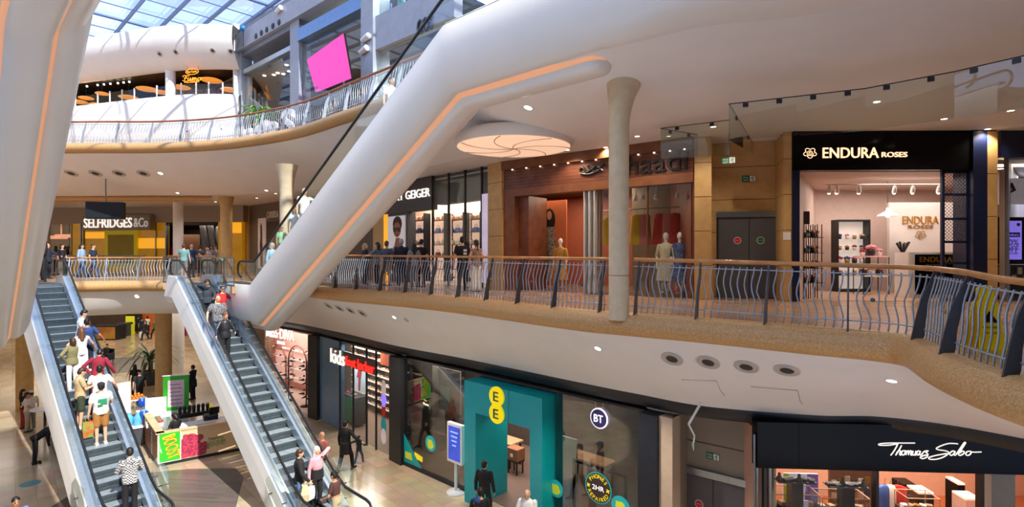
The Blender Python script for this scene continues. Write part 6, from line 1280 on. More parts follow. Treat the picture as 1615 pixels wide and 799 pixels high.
smoke_screen([sp(1188,226,243,12.2), sp(1150,164,221,9.6), sp(1256,152,213,9.3), sp(1365,139.5,206,8.9), sp(1505,113,187,8.3), sp(1640,82,168,7.4)], 'large clear glass smoke screen hanging from the ceiling at the upper right')
smoke_screen([sp(1100,212,246,14.2), sp(1042,202.5,250,13.3), sp(1152,189,245,12.2)], 'smaller clear glass smoke screen hanging before the clothes shop corner')
# ------------------------------------------------------------------ upper left details
t0 = P(484, 94, 25.0); 
def solve():
    best = None; a = np.array(t0)
    ys = np.linspace(19, 26, 71)
    for y2 in ys:
        tr = np.array(P(541, 53, y2))
        for y3 in np.linspace(23, 27, 41):
            bl = np.array(P(498, 146, y3)); br = tr+bl-a; q = (CX+F*br[0]/br[1], HY-F*(br[2]-EZ)/br[1]); c = (q[0]-552)**2+(q[1]-126)**2
            if best is None or c < best[0]: best = (c, tr, bl, br)
    return best[1:]
TR, BL, BR = [Vector(v) for v in solve()]
t = thing('pink_screen', 'large plain magenta screen leaning behind the upper balcony railing', 'screen', ((BL+BR)/2)); nn_ = (TR-t0).cross(BL-t0).normalized()
if nn_.y < 0: nn_ = -nn_
mb = MB(); mb.hexa([p+nn_*d for d in (.02,.09) for p in (t0*.0+BL, BR, TR, t0)]); mb.build('housing', M_DARK, t)
mb = MB(); mb.hexa([p+nn_*d for d in (-.01,.02) for p in (BL, BR, TR, t0)]); mb.build('display', mat('magenta_display', '#b83a98', .6, emit='#ff4fc8', es=.55, noise=.005), t)
for q in (BL.lerp(BR,.25), BL.lerp(BR,.75)): mb = MB(); mb.tube([q+nn_*.15, Vector((q.x+nn_.x*.15, q.y+nn_.y*.15, ZU))], .05, 8); mb.build('stand', M_POST, t)
# big letters standing behind the railing
for i, (ch, px, py, Y, hgt) in enumerate((('H',391.5,205,25.2,.78),('A',409,199,24.7,.80),('I',422.5,192,24.3,.95),('R',436,184,24.0,.85),('S',457,176,23.4,1.25))):
    p = P(px, py, Y+.6); f = Face((p.x-.5, p.y+.25), (p.x+.5, p.y-.25))
    o = text(ch, Vector((p.x, p.y, ZU+hgt/2+.02)), f.U, Z3, mat('white_foam_letter', '#e3e3e6', .5, noise=.03), 'standing_letter', None, height=hgt, depth=.16, bold=.03, label='big white standing letter %s behind the upper balcony railing' % ch, cat='letter')
# palm in a pot
def spiky_plant(p, s, n, lf, label, pot, ln=1.0, name='potted_plant'):
    t = thing(name, label, 'plant', p); mb = MB(); mb.lathe([(.20*s,0),(.27*s,.42*s),(.24*s,.42*s),(.22*s,.36*s)], p, 18); mb.build('pot', pot, t)
    mb = MB(); mb.tube([Vector(p)+Vector((0,0,.3*s)), Vector(p)+Vector((.02,0,.9*s))], [.05*s,.03*s], 8); mb.build('stem', M_WOOD, t)
    mb = MB(); rnd = random.Random(5)
    for k in range(n):
        a = k*2.4+rnd.random()*.3; up = .35+.75*rnd.random(); L = s*ln*(.7+.5*rnd.random()); b = Vector(p)+Vector((0,0,(.6+.3*rnd.random())*s)); d = Vector((math.cos(a), math.sin(a), 0)); w = Vector((-d.y, d.x, 0)); V = []
        for j in range(6):
            f = j/5; q = b+d*L*f*.75+Vector((0,0,L*(up*f-.95*f*f*.9))); ww = w*(.035*s*math.sin(math.pi*min(.98, f*.85+.12))); V += [q-ww, q+Vector((0,0,.012)), q+ww]
        mb.add(V, [(3*j+i, 3*j+i+1, 3*j+i+4, 3*j+i+3) for j in range(5) for i in range(2)], 0, True)
    mb.build('leaves', lf, t); return t
LEAF = mat('fresh_leaf', '#6fae3c', .5, col2='#94cc5a', nscale=4); LEAFD = mat('dark_leaf', '#2f5a2d', .5, col2='#4b7f3e', nscale=4)
p = XY(407, 26.4); mb = MB(); mb.box((p.x, p.y, ZU+.225), (.7,.7,.45)); mb.build('plinth', M_POST, label='grey square plinth under the bright green potted plant', cat='plinth'); spiky_plant(Vector((p.x, p.y, ZU+.45)), 1.35, 46, LEAF, 'bright green spiky potted plant behind the upper balcony railing', M_POST)
# speakers under the grey beam, cameras on the pier, clothes in the high window, sign letters
for px, py in ((404,81),(412.5,74),(421,66.5),(430.5,60),(440.5,52)):
    u, z = GB.at(px, py, .12); u = GB.up(px, .3); q = GB.pt(u, .305, 13.12); mb = MB(); mb.lathe([(.15,0),(.15,.03),(.11,.04),(.03,.02)], (0,0,0), 16); mb.v = [q+GB.U*v.x+Z3*v.y+GB.N*v.z for v in mb.v]; mb.build('round_speaker', M_BLACK, label='round black speaker in the grey beam above the left glazed bay', cat='speaker', group='speakers in the grey beam')
u, z = GB.at(491, 12, .31); 
for k, (px, py) in enumerate(((440,15),(577,60),(574,79))):
    f_ = GB; w_ = .35 if k else .38; u, z = f_.at(px, py, w_); q = f_.pt(u, w_, z); t = thing('security_camera', ('white security camera on top of the grey beam','upper white security camera on the grey pier','lower white security camera on the grey pier')[k], 'camera', q)
    mb = MB(); mb.tube([q-f_.N*.3, q], .05, 8); mb.build('bracket', M_WHITEP, t); mb = MB(); mb.tube([q-f_.U*.28+Z3*-.05, q+f_.U*.22+Z3*.05], [.10,.13], 10); mb.build('body', M_WHITEP, t); mb = MB(); mb.ell(q-f_.U*.29+Z3*-.05, .075, 8, 6); mb.build('lens', M_BLACK, t)
ua, ub = GB2.up(660,.13), GB2.up(684,.13); t = thing('shop_sign', 'grey metal COS letters on the pale grey band of the upper fashion shop', 'shop sign', GB2.pt((ua+ub)/2, .13, 10.3), GB2.rz); text('COS', GB2.pt((ua+ub)/2, .13, GB2.z(671, 40, .13)), GB2.U, Z3, M_POST, 'lettering', t, width=ub-ua, height=.55, depth=.10)
for k, (px, nm) in enumerate(((612,'bag_blue'),(633,'cos_mint'),(652,'cos_stone'))):
    if nm == 'cos_mint': mat('cos_mint', '#8fc9c3', .8, noise=.1)
    if nm == 'cos_stone': mat('cos_stone', '#b7b3a2', .8, noise=.1)
    u, z = GB2.at(px, 12, -.9); garment(GB2, u, -.9, 12.2+.1*k, MATS[nm], 'hanging_garment', ('dark blue garment hanging in the upper fashion shop window','mint garment hanging in the upper fashion shop window','stone coloured garment hanging in the upper fashion shop window')[k], 1.25)
# ceiling lights in the glazed bays
for k, (px, py) in enumerate(((417,87),(424,82),(431,80),(452,91),(430,99),(440,97))):
    u, z = GB.at(px, py, -1.2); q = GB.pt(u, -1.2-.3*(k%3), 11.84); mb = MB(); mb.lathe([(.09,-.02),(.09,.0)], q, 12); mb.build('bay_downlight', M_LAMPON, label='small lit downlight in the left glazed bay ceiling', cat='downlight', group='left bay downlights')
for k in range(9):
    q = GB.pt(9.2+.5*(k%5), -1.0-1.0*(k//5), 15.59); mb = MB(); mb.lathe([(.09,-.02),(.09,.0)], q, 12); mb.build('bay_downlight', M_LAMPON, label='small lit downlight in the right glazed bay ceiling', cat='downlight', group='right bay downlights')
# terrace restaurant: signs, hanging discs, bulbs, glass rail
def fu_at(px):
    best = min(range(len(FU)), key=lambda i: abs(CX+F*FU[i].x/FU[i].y-px)); return FU[best]
p = P(303, 118.5, 30.9); f = Face((p.x-1,p.y+.15),(p.x+1,p.y-.15)); t = thing('neon_sign', 'orange glowing Fumo script sign with a San Carlo oval in the terrace window', 'sign', p)
M_NEON = mat('orange_neon', '#ff9a2e', .4, emit='#ff8c1a', es=1.1, noise=.01)
o = P(303, 113, 30.9); mb = MB(); mb.tube([o+f.U*.40*math.cos(a)+Z3*.16*math.sin(a) for a in [2*math.pi*i/28 for i in range(28)]], .018, 6, closed=True); mb.build('oval', M_NEON, t); text('San Carlo', o, f.U, Z3, M_NEON, 'lettering', t, width=.62, depth=.03)
k = 31.0/F; fo = lambda x, y: P(120+x*.2003, 40+y*.2003, 30.85)
mb = MB()
for s in ([(838,405),(850,396),(880,398),(893,396)], [(868,398),(858,420),(850,436),(838,434)], [(850,415),(875,414)], [(885,412),(880,430),(892,432),(902,412),(900,430),(908,430)], [(912,430),(918,412),(922,416),(918,430),(932,412),(936,416),(930,430),(945,412),(946,430),(954,428)], [(975,412),(962,414),(958,428),(972,432),(986,422),(988,412),(975,412)]):
    mb.tube(catmull([fo(*q) for q in s], 4), .02, 6)
mb.build('script_lettering', M_NEON, t); mb = MB()
for dx in (-.35,.35): q = P(303, 120, 30.85)+f.U*dx+Vector((0,.05,0)); mb.tube([q, Vector((q.x,q.y,ZU+5.6))], .008, 4)
mb.build('hanger_rod', M_BLACK, t); text('PIZZERIA', fo(912, 443), f.U, Z3, M_NEON, 'lettering', t, width=.95, height=.12, depth=.02)
for k, (px, py, w_) in enumerate(((124,161,.5),(136,155,.42),(161,148,.38),(203,154,.55),(232,141,.6),(255,146,.45),(333,127,.6),(285,138,.55),(155,166,.5),(362,142,.5))):
    Y = 34.2-(px-120)*.010; p = P(px, py, Y); t = thing('pendant_lamp', 'orange woven disc lamp hanging in the terrace restaurant', 'lamp', p, 0, 'disc lamps in the terrace restaurant')
    mb = MB(); mb.lathe([(w_*.3,-.07),(w_*.9,-.02),(w_,.02),(w_*.8,.07),(w_*.2,.1)], p, 20); mb.build('lamp_shade', mat('woven_disc', '#c98a45', .6, emit='#ff9d3c', es=.55, noise=.12, nscale=9), t); mb = MB(); mb.tube([p+Vector((0,0,.1)), Vector((p.x,p.y,ZU+5.5))], .012, 4); mb.build('cord', M_BLACK, t)
for k, (px, py) in enumerate(((137,136),(154,134),(164,133),(174,132),(186,131),(195,130),(204,129),(286,114.5),(317,113),(326,111.5))):
    p = P(px, py, 34.0-(px-120)*.010); t = thing('bulb_lamp', 'small warm bulb hanging in the terrace restaurant', 'lamp', p, 0, 'bulbs in the terrace restaurant'); mb = MB(); mb.ell(p, .055, 8, 6); mb.build('bulb', M_LAMPON, t); mb = MB(); mb.tube([p, Vector((p.x,p.y,ZU+5.5))], .01, 4); mb.build('cord', M_BLACK, t)
t = thing('glass_balustrade', 'glass railing with short white posts on the terrace parapet', 'railing', (*fu_at(240), ZU+4))
q = [p for p in FU]; mb = MB(); mb.loft([[Vector((*p, ZU+z)) for p in q] for z in (4.05, 4.65)], closed=False, smooth=False); mb.build('pane', M_GLASS, t)
for px in range(124, 372, 23):
    p = fu_at(px); mb = MB(); mb.tube([Vector((p.x,p.y,ZU+4.0)), Vector((p.x,p.y,ZU+4.72))], .045, 6); mb.build('post', M_WHITEP, t)
p = P(330, 130, 33.5); f = Face((p.x-2.8,p.y+.4),(p.x+2.8,p.y-.4)); mb = MB(); f.box(mb, 0, f.L, ZU+3.6, ZU+5.1, -.1, 0); mb.build('twig_screen', mat('twig_panel', '#b08a6c', .7, col2='#4a3528', nscale=7), label='pale panel of criss-crossed twigs in the right terrace window', cat='screen')
for px, py in ((252,85),(277.5,82),(335.5,80),(364,81)): nozzle(px, py, .16, [TERR], 'small dark round vent in the white terrace band', 'vents in the terrace band')
p = P(384, 45, 30.5); t = thing('blue_globe', 'bright blue globe on a rod at the top corner of the grey building', 'globe', p); mb = MB(); mb.ell(p, .17, 14, 10); mb.build('ball', mat('blue_globe_paint', '#1c86c8', .3, noise=.05), t); mb = MB(); mb.tube([p, p-Vector((0,0,1.0))], .03, 6); mb.build('rod', M_DARK, t)
mb = MB(); mb.lathe([(.05,0),(.05,1.3)], (p.x+.25, p.y, p.z-1.0), 8)
# wet-floor sign
p = PZ(1553, 553, 0.0); p = Vector((p.x, p.y, 0)); t = thing('wet_floor_sign', 'tall yellow wet floor caution sign behind the railing at the right', 'caution sign', p)
fw = Face((p.x-.5, p.y+.08), (p.x+.5, p.y-.08)); M_CAUT = mat('caution_yellow', '#ffdc00', .45, noise=.03)
for s in (1, -1):
    def cp(u, z, d=0.): return Vector((p.x, p.y, z))+fw.U*u+fw.N*(s*(.17*(1-z/1.0)+.02)+d*s)
    A = [(-.17,.04),(.17,.04),(.13,.72),(.09,.78),(.10,.92),(.07,.98),(-.07,.98),(-.10,.92),(-.09,.78),(-.13,.72)]; n = len(A)
    mb = MB(); V = [cp(u,z) for u,z in A]+[cp(u,z,-.025) for u,z in A]; mb.add(V, [tuple(range(n)), tuple(range(2*n-1,n-1,-1))]+[(i,(i+1)%n,(i+1)%n+n,i+n) for i in range(n)]); mb.build('front_board' if s > 0 else 'rear_board', M_CAUT, t)
mb = MB(); q = p+fw.N*.17; mb.box(q+Vector((0,0,.03)), (.42,.06,.06), fw.rz); mb.box(p-fw.N*.17+Vector((0,0,.03)), (.42,.06,.06), fw.rz); mb.build('foot_bar', M_CAUT, t)
vv = (fw.N*-.17+Z3).normalized()
for u in (0,): 
    mb = MB(); mb.sheet(Vector((p.x,p.y,0))+fw.N*(.17*.5+.025)+Z3*.5, fw.U, vv, [(-.10,-.06),(.10,-.06),(0,.11)], .003); mb.build('warning_triangle', M_BLACK, t)
text('CAUTION', Vector((p.x,p.y,0))+fw.N*(.17*.62+.026)+Z3*.37, fw.U, vv, M_BLACK, 'lettering', t, width=.22, depth=.003); text('WET FLOOR', Vector((p.x,p.y,0))+fw.N*(.17*.70+.026)+Z3*.29, fw.U, vv, M_BLACK, 'lettering', t, width=.22, depth=.003)
t.scale = (.86, .86, .86)
# ------------------------------------------------------------------ juice kiosk between the two left escalators
C0 = Vector((-12.7, 19.3)); KU = Vector((.80,.60)); KV = Vector((-.66,.75)).normalized()
KF = Face(C0, C0+KU*4.2); KS = Face(C0+KV*3.6, C0); KB = Face(C0+KV*3.3+KU*.0, C0+KV*3.3+KU*4.2)
M_BIRCH = mat('birch_ply', '#cfae83', .5, col2='#dcbf97', nscale=4); M_BGREEN = mat('bright_green_panel', '#35b52d', .4, noise=.03); M_WHITEC = mat('white_counter', '#e6e7e8', .35, noise=.02)
HK = ZG+1.17
t = thing('juice_kiosk', 'birch and green juice kiosk with berry picture panel between the two left escalators', 'kiosk', Vector((C0.x, C0.y, ZG)), KF.rz)
mb = MB(); KF.box(mb, 0, KF.L, ZG+.12, HK, -.06, 0); mb.build('front_panel', mat('berry_panel_ground', '#d9bd97', .45, noise=.03), t)
mb = MB(); KS.box(mb, 0, KS.L, ZG+.12, HK, -.06, 0); mb.build('side_panel', mat('brown_print_panel', '#8a5a36', .5, col2='#6d4429', nscale=2), t)
mb = MB(); KF.box(mb, 0, KF.L, ZG, ZG+.12, -.1, -.03); KS.box(mb, 0, KS.L, ZG, ZG+.12, -.1, -.03); mb.build('skirting', M_DARK, t)
mb = MB(); KF.box(mb, -.05, KF.L, HK, HK+.04, -.22, .03); KS.box(mb, 0, KS.L+.05, HK, HK+.04, -.22, .03); mb.build('wood_capping', M_BIRCH, t)
g0, g1 = KF.up(249.5), KF.up(285.5)
mb = MB(); KF.box(mb, g0, g1, ZG+.12, HK+.03, 0, .02); mb.build('white_border', M_WHITEP, t); mb = MB(); KF.box(mb, g0+.03, g1-.03, ZG+.15, HK, .02, .03); gp_ = mb.build('green_panel', M_BGREEN, t)
gc = (g0+g1)/2; V_ = (KF.U*.97+Z3*.22).normalized(); U_ = (-Z3*.97+KF.U*.22).normalized()
text('BOOST', KF.pt(gc+.06, .032, ZG+.66), U_, V_, mat('orange_print', '#d96a2a', .45, col2='#e8b23a', nscale=5), 'lettering', t, width=.80, height=.34, depth=.02, bold=.003)
text('BOOST', KF.pt(gc+.06, .03, ZG+.66), U_, V_, M_YL, 'lettering_outline', t, width=.86, height=.40, depth=.008, bold=.003)
text('juice bars', KF.pt(gc-.30, .032, ZG+.68), U_, V_, M_WHITEP, 'lettering', t, width=.40, height=.09, depth=.006)
M_BERRY = mat('raspberry_print', '#8e1f3c', .5, col2='#b83b5a', nscale=14, vor=True)
rnd = random.Random(3); mb = MB()
for (px, py, r) in ((301,697,13),(291,712,11),(303,716,12),(313,708,10),(316,719,9),(292,726,10),(304,728,10),(296,703,9),(313,726,8),(289,721,9)):
    u, z = KF.at(px, py, .01); R_ = r*.0245; mb.sheet(KF.pt(u, .004+.0012*rnd.random(), max(z, ZG+.14+R_)), KF.U, Z3, [(R_*math.cos(a)*(1+.06*math.sin(5*a)), R_*math.sin(a)) for a in [2*math.pi*i/20 for i in range(20)]], .008)
mb.build('berry_print', M_BERRY, t)
mb = MB()
for px, py, r in ((315.5,689,5),(323,699,3.5),(322,712.5,3),(292,687.5,3)): u, z = KF.at(px, py, .01); R_ = r*.0235; mb.sheet(KF.pt(u, .006, z), KF.U, Z3, [(R_*math.cos(a), R_*math.sin(a)) for a in [2*math.pi*i/12 for i in range(12)]], .006)
mb.build('loose_berry_print', M_BERRY, t)
for txt, py, wd in (('healthy', 690.5, .5), ('never tasted', 694.8, .52), ('good!', 699.5, .62)):
    u, z = KF.at(341, py, .01); text(txt, KF.pt(u, .004, z), KF.U, Z3, mat('leaf_green_print', '#4f8a3a', .5, noise=.03), 'lettering', t, width=wd, depth=.006)
o = KS.pt(KS.L-1.2, .004, ZG+.62); text('THE SHAKE LAB', o, -Z3, KS.U, M_WHITEP, 'lettering', t, width=.98, height=.22, depth=.008)
def K(px, py, z): return PZ(px, py, z)
def kbox(name, c, size, m, label, cat, group=None, rz=None, parent=None): mb = MB(); mb.box(c, size, KF.rz if rz is None else rz); return mb.build(name, m, parent, label=label, cat=cat, group=group)
# counters inside
q = C0+KV*1.55+KU*2.2; t = thing('worktop_counter', 'long white worktop counter inside the juice kiosk', 'counter', (q.x, q.y, ZG), KF.rz)
mb = MB(); mb.box((q.x, q.y, ZG+.93), (3.0,.62,.05), KF.rz); mb.build('worktop', M_WHITEC, t); mb = MB(); mb.box((q.x, q.y, ZG+.45), (2.9,.56,.9), KF.rz); mb.build('cabinet', M_STEEL, t)
q = C0+KV*1.9+KU*.42; t = thing('prep_counter', 'steel preparation counter along the left side of the juice kiosk', 'counter', (q.x, q.y, ZG), KF.rz)
mb = MB(); mb.box((q.x, q.y, ZG+.93), (.7,2.4,.05), KF.rz); mb.build('worktop', M_STEEL, t); mb = MB(); mb.box((q.x, q.y, ZG+.45), (.62,2.3,.9), KF.rz); mb.build('cabinet', M_POST, t)
# green menu board, white partitions
p = XY(275, 22.6); f = Face((p.x-.44, p.y-.05), (p.x+.44, p.y+.28)); t = thing('menu_board', 'green framed menu board standing at the back of the juice kiosk', 'menu board', f.pt(.45, 0, ZG), f.rz)
mb = MB(); f.box(mb, 0, f.L, ZG+1.05, ZG+2.5, -.05, 0); mb.build('green_frame', M_BGREEN, t); mb = MB(); f.box(mb, .17, f.L-.17, ZG+1.2, ZG+2.32, 0, .012); mb.build('menu_sheet', mat('menu_lilac', '#d6c6d8', .5, col2='#efd9dd', nscale=5), t)
mb = MB(); f.box(mb, -.03, f.L+.03, ZG+2.5, ZG+2.54, -.06, .02); mb.build('white_edge', M_WHITEP, t); mb = MB(); f.box(mb, .02, f.L-.02, ZG, ZG+1.05, -.05, -.01); mb.build('lower_panel', M_WHITEC, t)
for k in range(6): mb = MB(); f.box(mb, .24, f.L-.24-.05*(k%2), ZG+1.32+.16*k, ZG+1.36+.16*k, .012, .015); mb.build('menu_line', mat('menu_ink', '#b07a9c', .5, noise=.04), t)
p = XY(246, 22.3); kbox('white_partition', (p.x, p.y, ZG+.85), (.75,.05,1.7), M_WHITEC, 'white partition panel left of the green menu board', 'panel', rz=.35)
p = XY(193, 22.0); t = thing('poster_holder', 'white framed poster holder at the back left corner of the juice kiosk', 'poster', (p.x, p.y, ZG)); mb = MB(); mb.box((p.x, p.y, ZG+1.75), (.55,.10,1.25), 1.0); mb.build('white_frame', M_WHITEC, t); mb = MB(); mb.box((p.x-.05, p.y-.035, ZG+1.75), (.42,.06,1.08), 1.0); mb.build('poster_sheet', M_POST, t); mb = MB(); mb.box((p.x, p.y, ZG+.56), (.08,.08,1.12), 1.0); mb.build('post', M_WHITEC, t)
# things on the counters
zc = ZG+.955
p0 = K(216, 630, zc); t = thing('fruit_tray', 'white tray full of oranges at the back of the juice kiosk', 'tray', p0); mb = MB(); mb.box(p0+Vector((0,0,.02)), (.75,.42,.04), KF.rz); mb.build('tray_base', M_WHITEC, t)
M_OR = mat('orange_peel', '#e8862a', .55, noise=.08, nscale=30); n_ = 0
for lay, (nx, ny) in enumerate(((5,3),(4,2),(2,1))):
    for i in range(nx):
        for j in range(ny):
            c = p0+Vector((*(KU*((i-(nx-1)/2)*.125)+KV*((j-(ny-1)/2)*.12)), .095+.085*lay)); mb = MB(); mb.ell(c, .06, 10, 8); mb.build('orange', M_OR, label='orange in the pile on the kiosk tray', cat='fruit', group='oranges on the kiosk tray')
M_BLUEP = mat('blue_plastic', '#5fb0dd', .2, noise=.05); M_BLUET = mat('deep_blue_plastic', '#1f4fb5', .3, noise=.05)
def jug(p, s, m, label):
    t = thing('water_jug', label, 'jug', p); mb = MB(); mb.lathe([(.10*s,0),(.125*s,.03*s),(.12*s,.12*s),(.127*s,.15*s),(.12*s,.26*s),(.05*s,.36*s),(.045*s,.42*s)], p, 16); mb.build('bottle', m, t); mb = MB(); mb.lathe([(.055*s,.41*s),(.055*s,.46*s),(.0,.465*s)], p, 12); mb.build('cap', M_WHITEP, t)
t = thing('side_shelf', 'low grey shelf unit beside the kiosk carrying the blue water jugs', 'shelf', K(208,668,ZG+.75)); q = K(208, 672, ZG+.72); mb = MB(); mb.box(q+Vector((0,0,0)), (.85,.7,.05), KF.rz); mb.build('top', M_WHITEC, t); mb = MB(); mb.box(q+Vector((0,0,-.36)), (.75,.6,.70), KF.rz); mb.build('body', M_POST, t)
jug(q+Vector((-.15,.05,.025)), 1.25, M_BLUEP, 'left clear blue water jug on the grey shelf by the kiosk'); jug(q+Vector((.16,.12,.025)), 1.25, M_BLUEP, 'right clear blue water jug on the grey shelf by the kiosk')
for k, (px, py, s, lab) in enumerate(((224,640,.17,'deep blue round tub behind the water jugs in the kiosk'),(227,660,.17,'deep blue round tub at the left counter of the kiosk'))):
    p = K(px, py, zc); t = thing('tub', lab, 'tub', p); mb = MB(); mb.lathe([(s*.8,0),(s,.1),(s*.95,.26),(s*.6,.34)], p, 16); mb.build('body', M_BLUET, t); mb = MB(); mb.lathe([(s*.62,.34),(s*.62,.37),(.0,.375)], p, 16); mb.build('lid', M_BLUEP, t)
p0 = K(243, 668, zc); t = thing('ingredient_trays', 'white ingredient bench with coloured tubs on the left counter of the kiosk', 'tray', p0); mb = MB(); mb.box(p0+Vector((0,0,.06)), (.55,.95,.12), KF.rz); mb.build('bench', M_WHITEC, t)
for k in range(8): c = p0+Vector((*(KU*(-.16+.32*(k%2))+KV*(-.36+.24*(k//2))), .13)); mb = MB(); mb.lathe([(.09,0),(.1,.05),(.085,.055)], c, 12); mb.build('tub', (M_OR, M_REDS, M_YL, MATS['bright_green'])[k % 4], t)
p0 = K(306, 655, zc); t = thing('blender_station', 'row of black blender jugs on the white worktop of the kiosk', 'blender', p0); mb = MB(); mb.box(p0+Vector((0,0,.08)), (1.25,.36,.16), KF.rz); mb.build('base', M_DARK, t)
for k in range(7): c = p0+Vector((*(KU*(-.5+.165*k)), .16)); mb = MB(); mb.lathe([(.05,0),(.075,.24),(.06,.26)], c, 10); mb.build('jug', M_BLACK, t); mb = MB(); mb.lathe([(.05,.26),(.045,.30),(.0,.30)], c, 10); mb.build('lid', M_POST, t)
p0 = K(281, 640, zc+.05); t = thing('juicer', 'black juicing machine on the kiosk worktop behind the capped worker', 'machine', p0); mb = MB(); mb.box(p0+Vector((0,0,.18)), (.5,.4,.36), KF.rz+.3); mb.build('body', M_BLACK, t); mb = MB(); mb.tube([p0+Vector((-.2,0,.36)), p0+Vector((-.25,0,.62)), p0+Vector((.2,.1,.5))], .04, 8); mb.build('arm', M_DARK, t); mb = MB(); mb.lathe([(.12,.36),(.16,.5),(.1,.52)], p0+Vector((.1,0,0)), 12); mb.build('hopper', MATS['bright_green'], t)
p0 = K(332, 660, zc); t = thing('till', 'dark till with a red tray on the right of the kiosk worktop', 'till', p0); mb = MB(); mb.box(p0+Vector((0,0,.1)), (.5,.4,.2), KF.rz); mb.build('body', M_DARK, t); mb = MB(); mb.box(p0+Vector((.1,.1,.32)), (.36,.04,.26), KF.rz); mb.build('screen', M_BLACK, t); kbox('red_tray', K(338,664,zc+.02)+Vector((.25,-.2,.0)), (.4,.3,.05), M_REDS, 'red tray on the kiosk worktop right of the till', 'tray')
p0 = K(318, 648, zc); mb = MB(); mb.lathe([(.07,0),(.08,.2),(.06,.22)], p0+Vector((.2,.3,0)), 12); mb.build('yellow_jug', M_YL, label='yellow jug on the kiosk worktop behind the blenders', cat='jug')
for k, (px, py) in enumerate(((238,692),(245,688),(228,690))): pass
# ------------------------------------------------------------------ left of the left escalator
A, B = Vector((-15.1, 18.3)), Vector((-18.9, 22.0)); f = Face(B, A)
t = thing('display_counter', 'black fronted counter with a white top along the left of the left escalator', 'counter', f.pt(f.L/2, -.3, ZG), f.rz)
mb = MB(); f.box(mb, 0, f.L, ZG+.1, ZG+1.0, -.6, 0); mb.build('body', M_BLACK, t); mb = MB(); f.box(mb, -.03, f.L+.03, ZG+1.0, ZG+1.05, -.63, .03); mb.build('top', M_WHITEC, t); mb = MB(); f.box(mb, 0, f.L, ZG, ZG+.1, -.55, -.05); mb.build('skirting', M_DARK, t)
for k in range(5): mb = MB(); f.box(mb, .15+k*1.05, .15+k*1.05+.75, ZG+.35, ZG+.85, 0, .015); mb.build('front_card', M_WHITEC, t)
for k in range(6): mb = MB(); mb.box(f.pt(.5+k*.85, -.3, ZG+1.12), (.3,.22,.14), f.rz+.2*k); mb.build('white_box', M_WHITEC, label='white box on the black counter left of the left escalator', cat='box', group='boxes on the black counter')
p = PZ(71, 655, ZG+.75); p.z = ZG; t = thing('round_table', 'round white table beside the trio left of the left escalator', 'table', p); mb = MB(); mb.lathe([(.48,1.02),(.5,1.04),(.5,1.07),(.48,1.08)], p, 28); mb.build('tabletop', M_WHITEC, t); mb = MB(); mb.lathe([(.3,0),(.3,.03),(.05,.05),(.05,1.02)], p, 16); mb.build('pedestal', M_DARK, t)
# ------------------------------------------------------------------ far end of the ground floor
def farbox(name, px0, px1, pyb, h, d, m, label, cat, z0=0.):
    Y = 6502/(pyb-HY); a, b = XY(px0, Y), XY(px1, Y); f = Face(a, b); mb = MB(); f.box(mb, 0, f.L, ZG+z0, ZG+z0+h, -d, 0); return mb.build(name, m, label=label, cat=cat), f
o, f = farbox('stall_counter', 140, 183.5, 536, 1.25, 1.2, M_DARK, None, None)
tag(o, 'dark food stall counter with a burger picture at the far end of the ground floor', 'counter'); mb = MB(); f.box(mb, .1, f.L-.1, ZG+.1, ZG+1.15, 0, .03); mb.build('burger_picture', mat('burger_print', '#8a4a2c', .5, col2='#b98a3c', nscale=.9), o)
o, f = farbox('stall_cabinet', 184, 197, 530, 1.2, .8, M_POST, 'grey cabinet right of the burger stall counter', 'cabinet')
o, f = farbox('banner', 198, 211.5, 527.5, 1.75, .08, mat('yellow_green_banner', '#d6c21f', .5, emit='#d6d21f', es=.25, col2='#b9cf3a', nscale=.7), 'tall yellow lit banner at the far end of the ground floor', 'banner'); mb = MB(); f.box(mb, .12, f.L-.12, ZG+1.0, ZG+1.2, 0, .01); mb.build('printed_bar', M_DARK, o); mb = MB(); f.box(mb, .3, f.L-.3, ZG+.7, ZG+.9, 0, .01); mb.build('printed_bar', M_DARK, o)
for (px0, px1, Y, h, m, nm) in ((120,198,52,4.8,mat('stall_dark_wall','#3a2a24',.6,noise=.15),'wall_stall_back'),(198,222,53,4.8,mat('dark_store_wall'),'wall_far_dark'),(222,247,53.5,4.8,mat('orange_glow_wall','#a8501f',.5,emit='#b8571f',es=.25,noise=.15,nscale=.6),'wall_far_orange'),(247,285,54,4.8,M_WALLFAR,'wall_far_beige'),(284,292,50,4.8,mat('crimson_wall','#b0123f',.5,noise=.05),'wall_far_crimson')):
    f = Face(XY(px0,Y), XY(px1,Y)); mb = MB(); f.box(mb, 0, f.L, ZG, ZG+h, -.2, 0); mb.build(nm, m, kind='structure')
lamp_area('shop_lamp', (-36,47,-1.8), (0,0,-1), 16, 8, 500, (1,.86,.7)); lamp_area('shop_lamp', (-24,38,-1.8), (0,0,-1), 12, 10, 520, (1,.9,.8)); lamp_area('shop_lamp', (-31,30,-1.8), (0,0,-1), 8, 8, 260, (1,.9,.8))
p = PZ(236, 606, ZG); spiky_plant(Vector((p.x, p.y, ZG)), 1.9, 40, LEAFD, 'dark green palm in a grey pot beside the tan ground floor column', M_POST, 1.15)
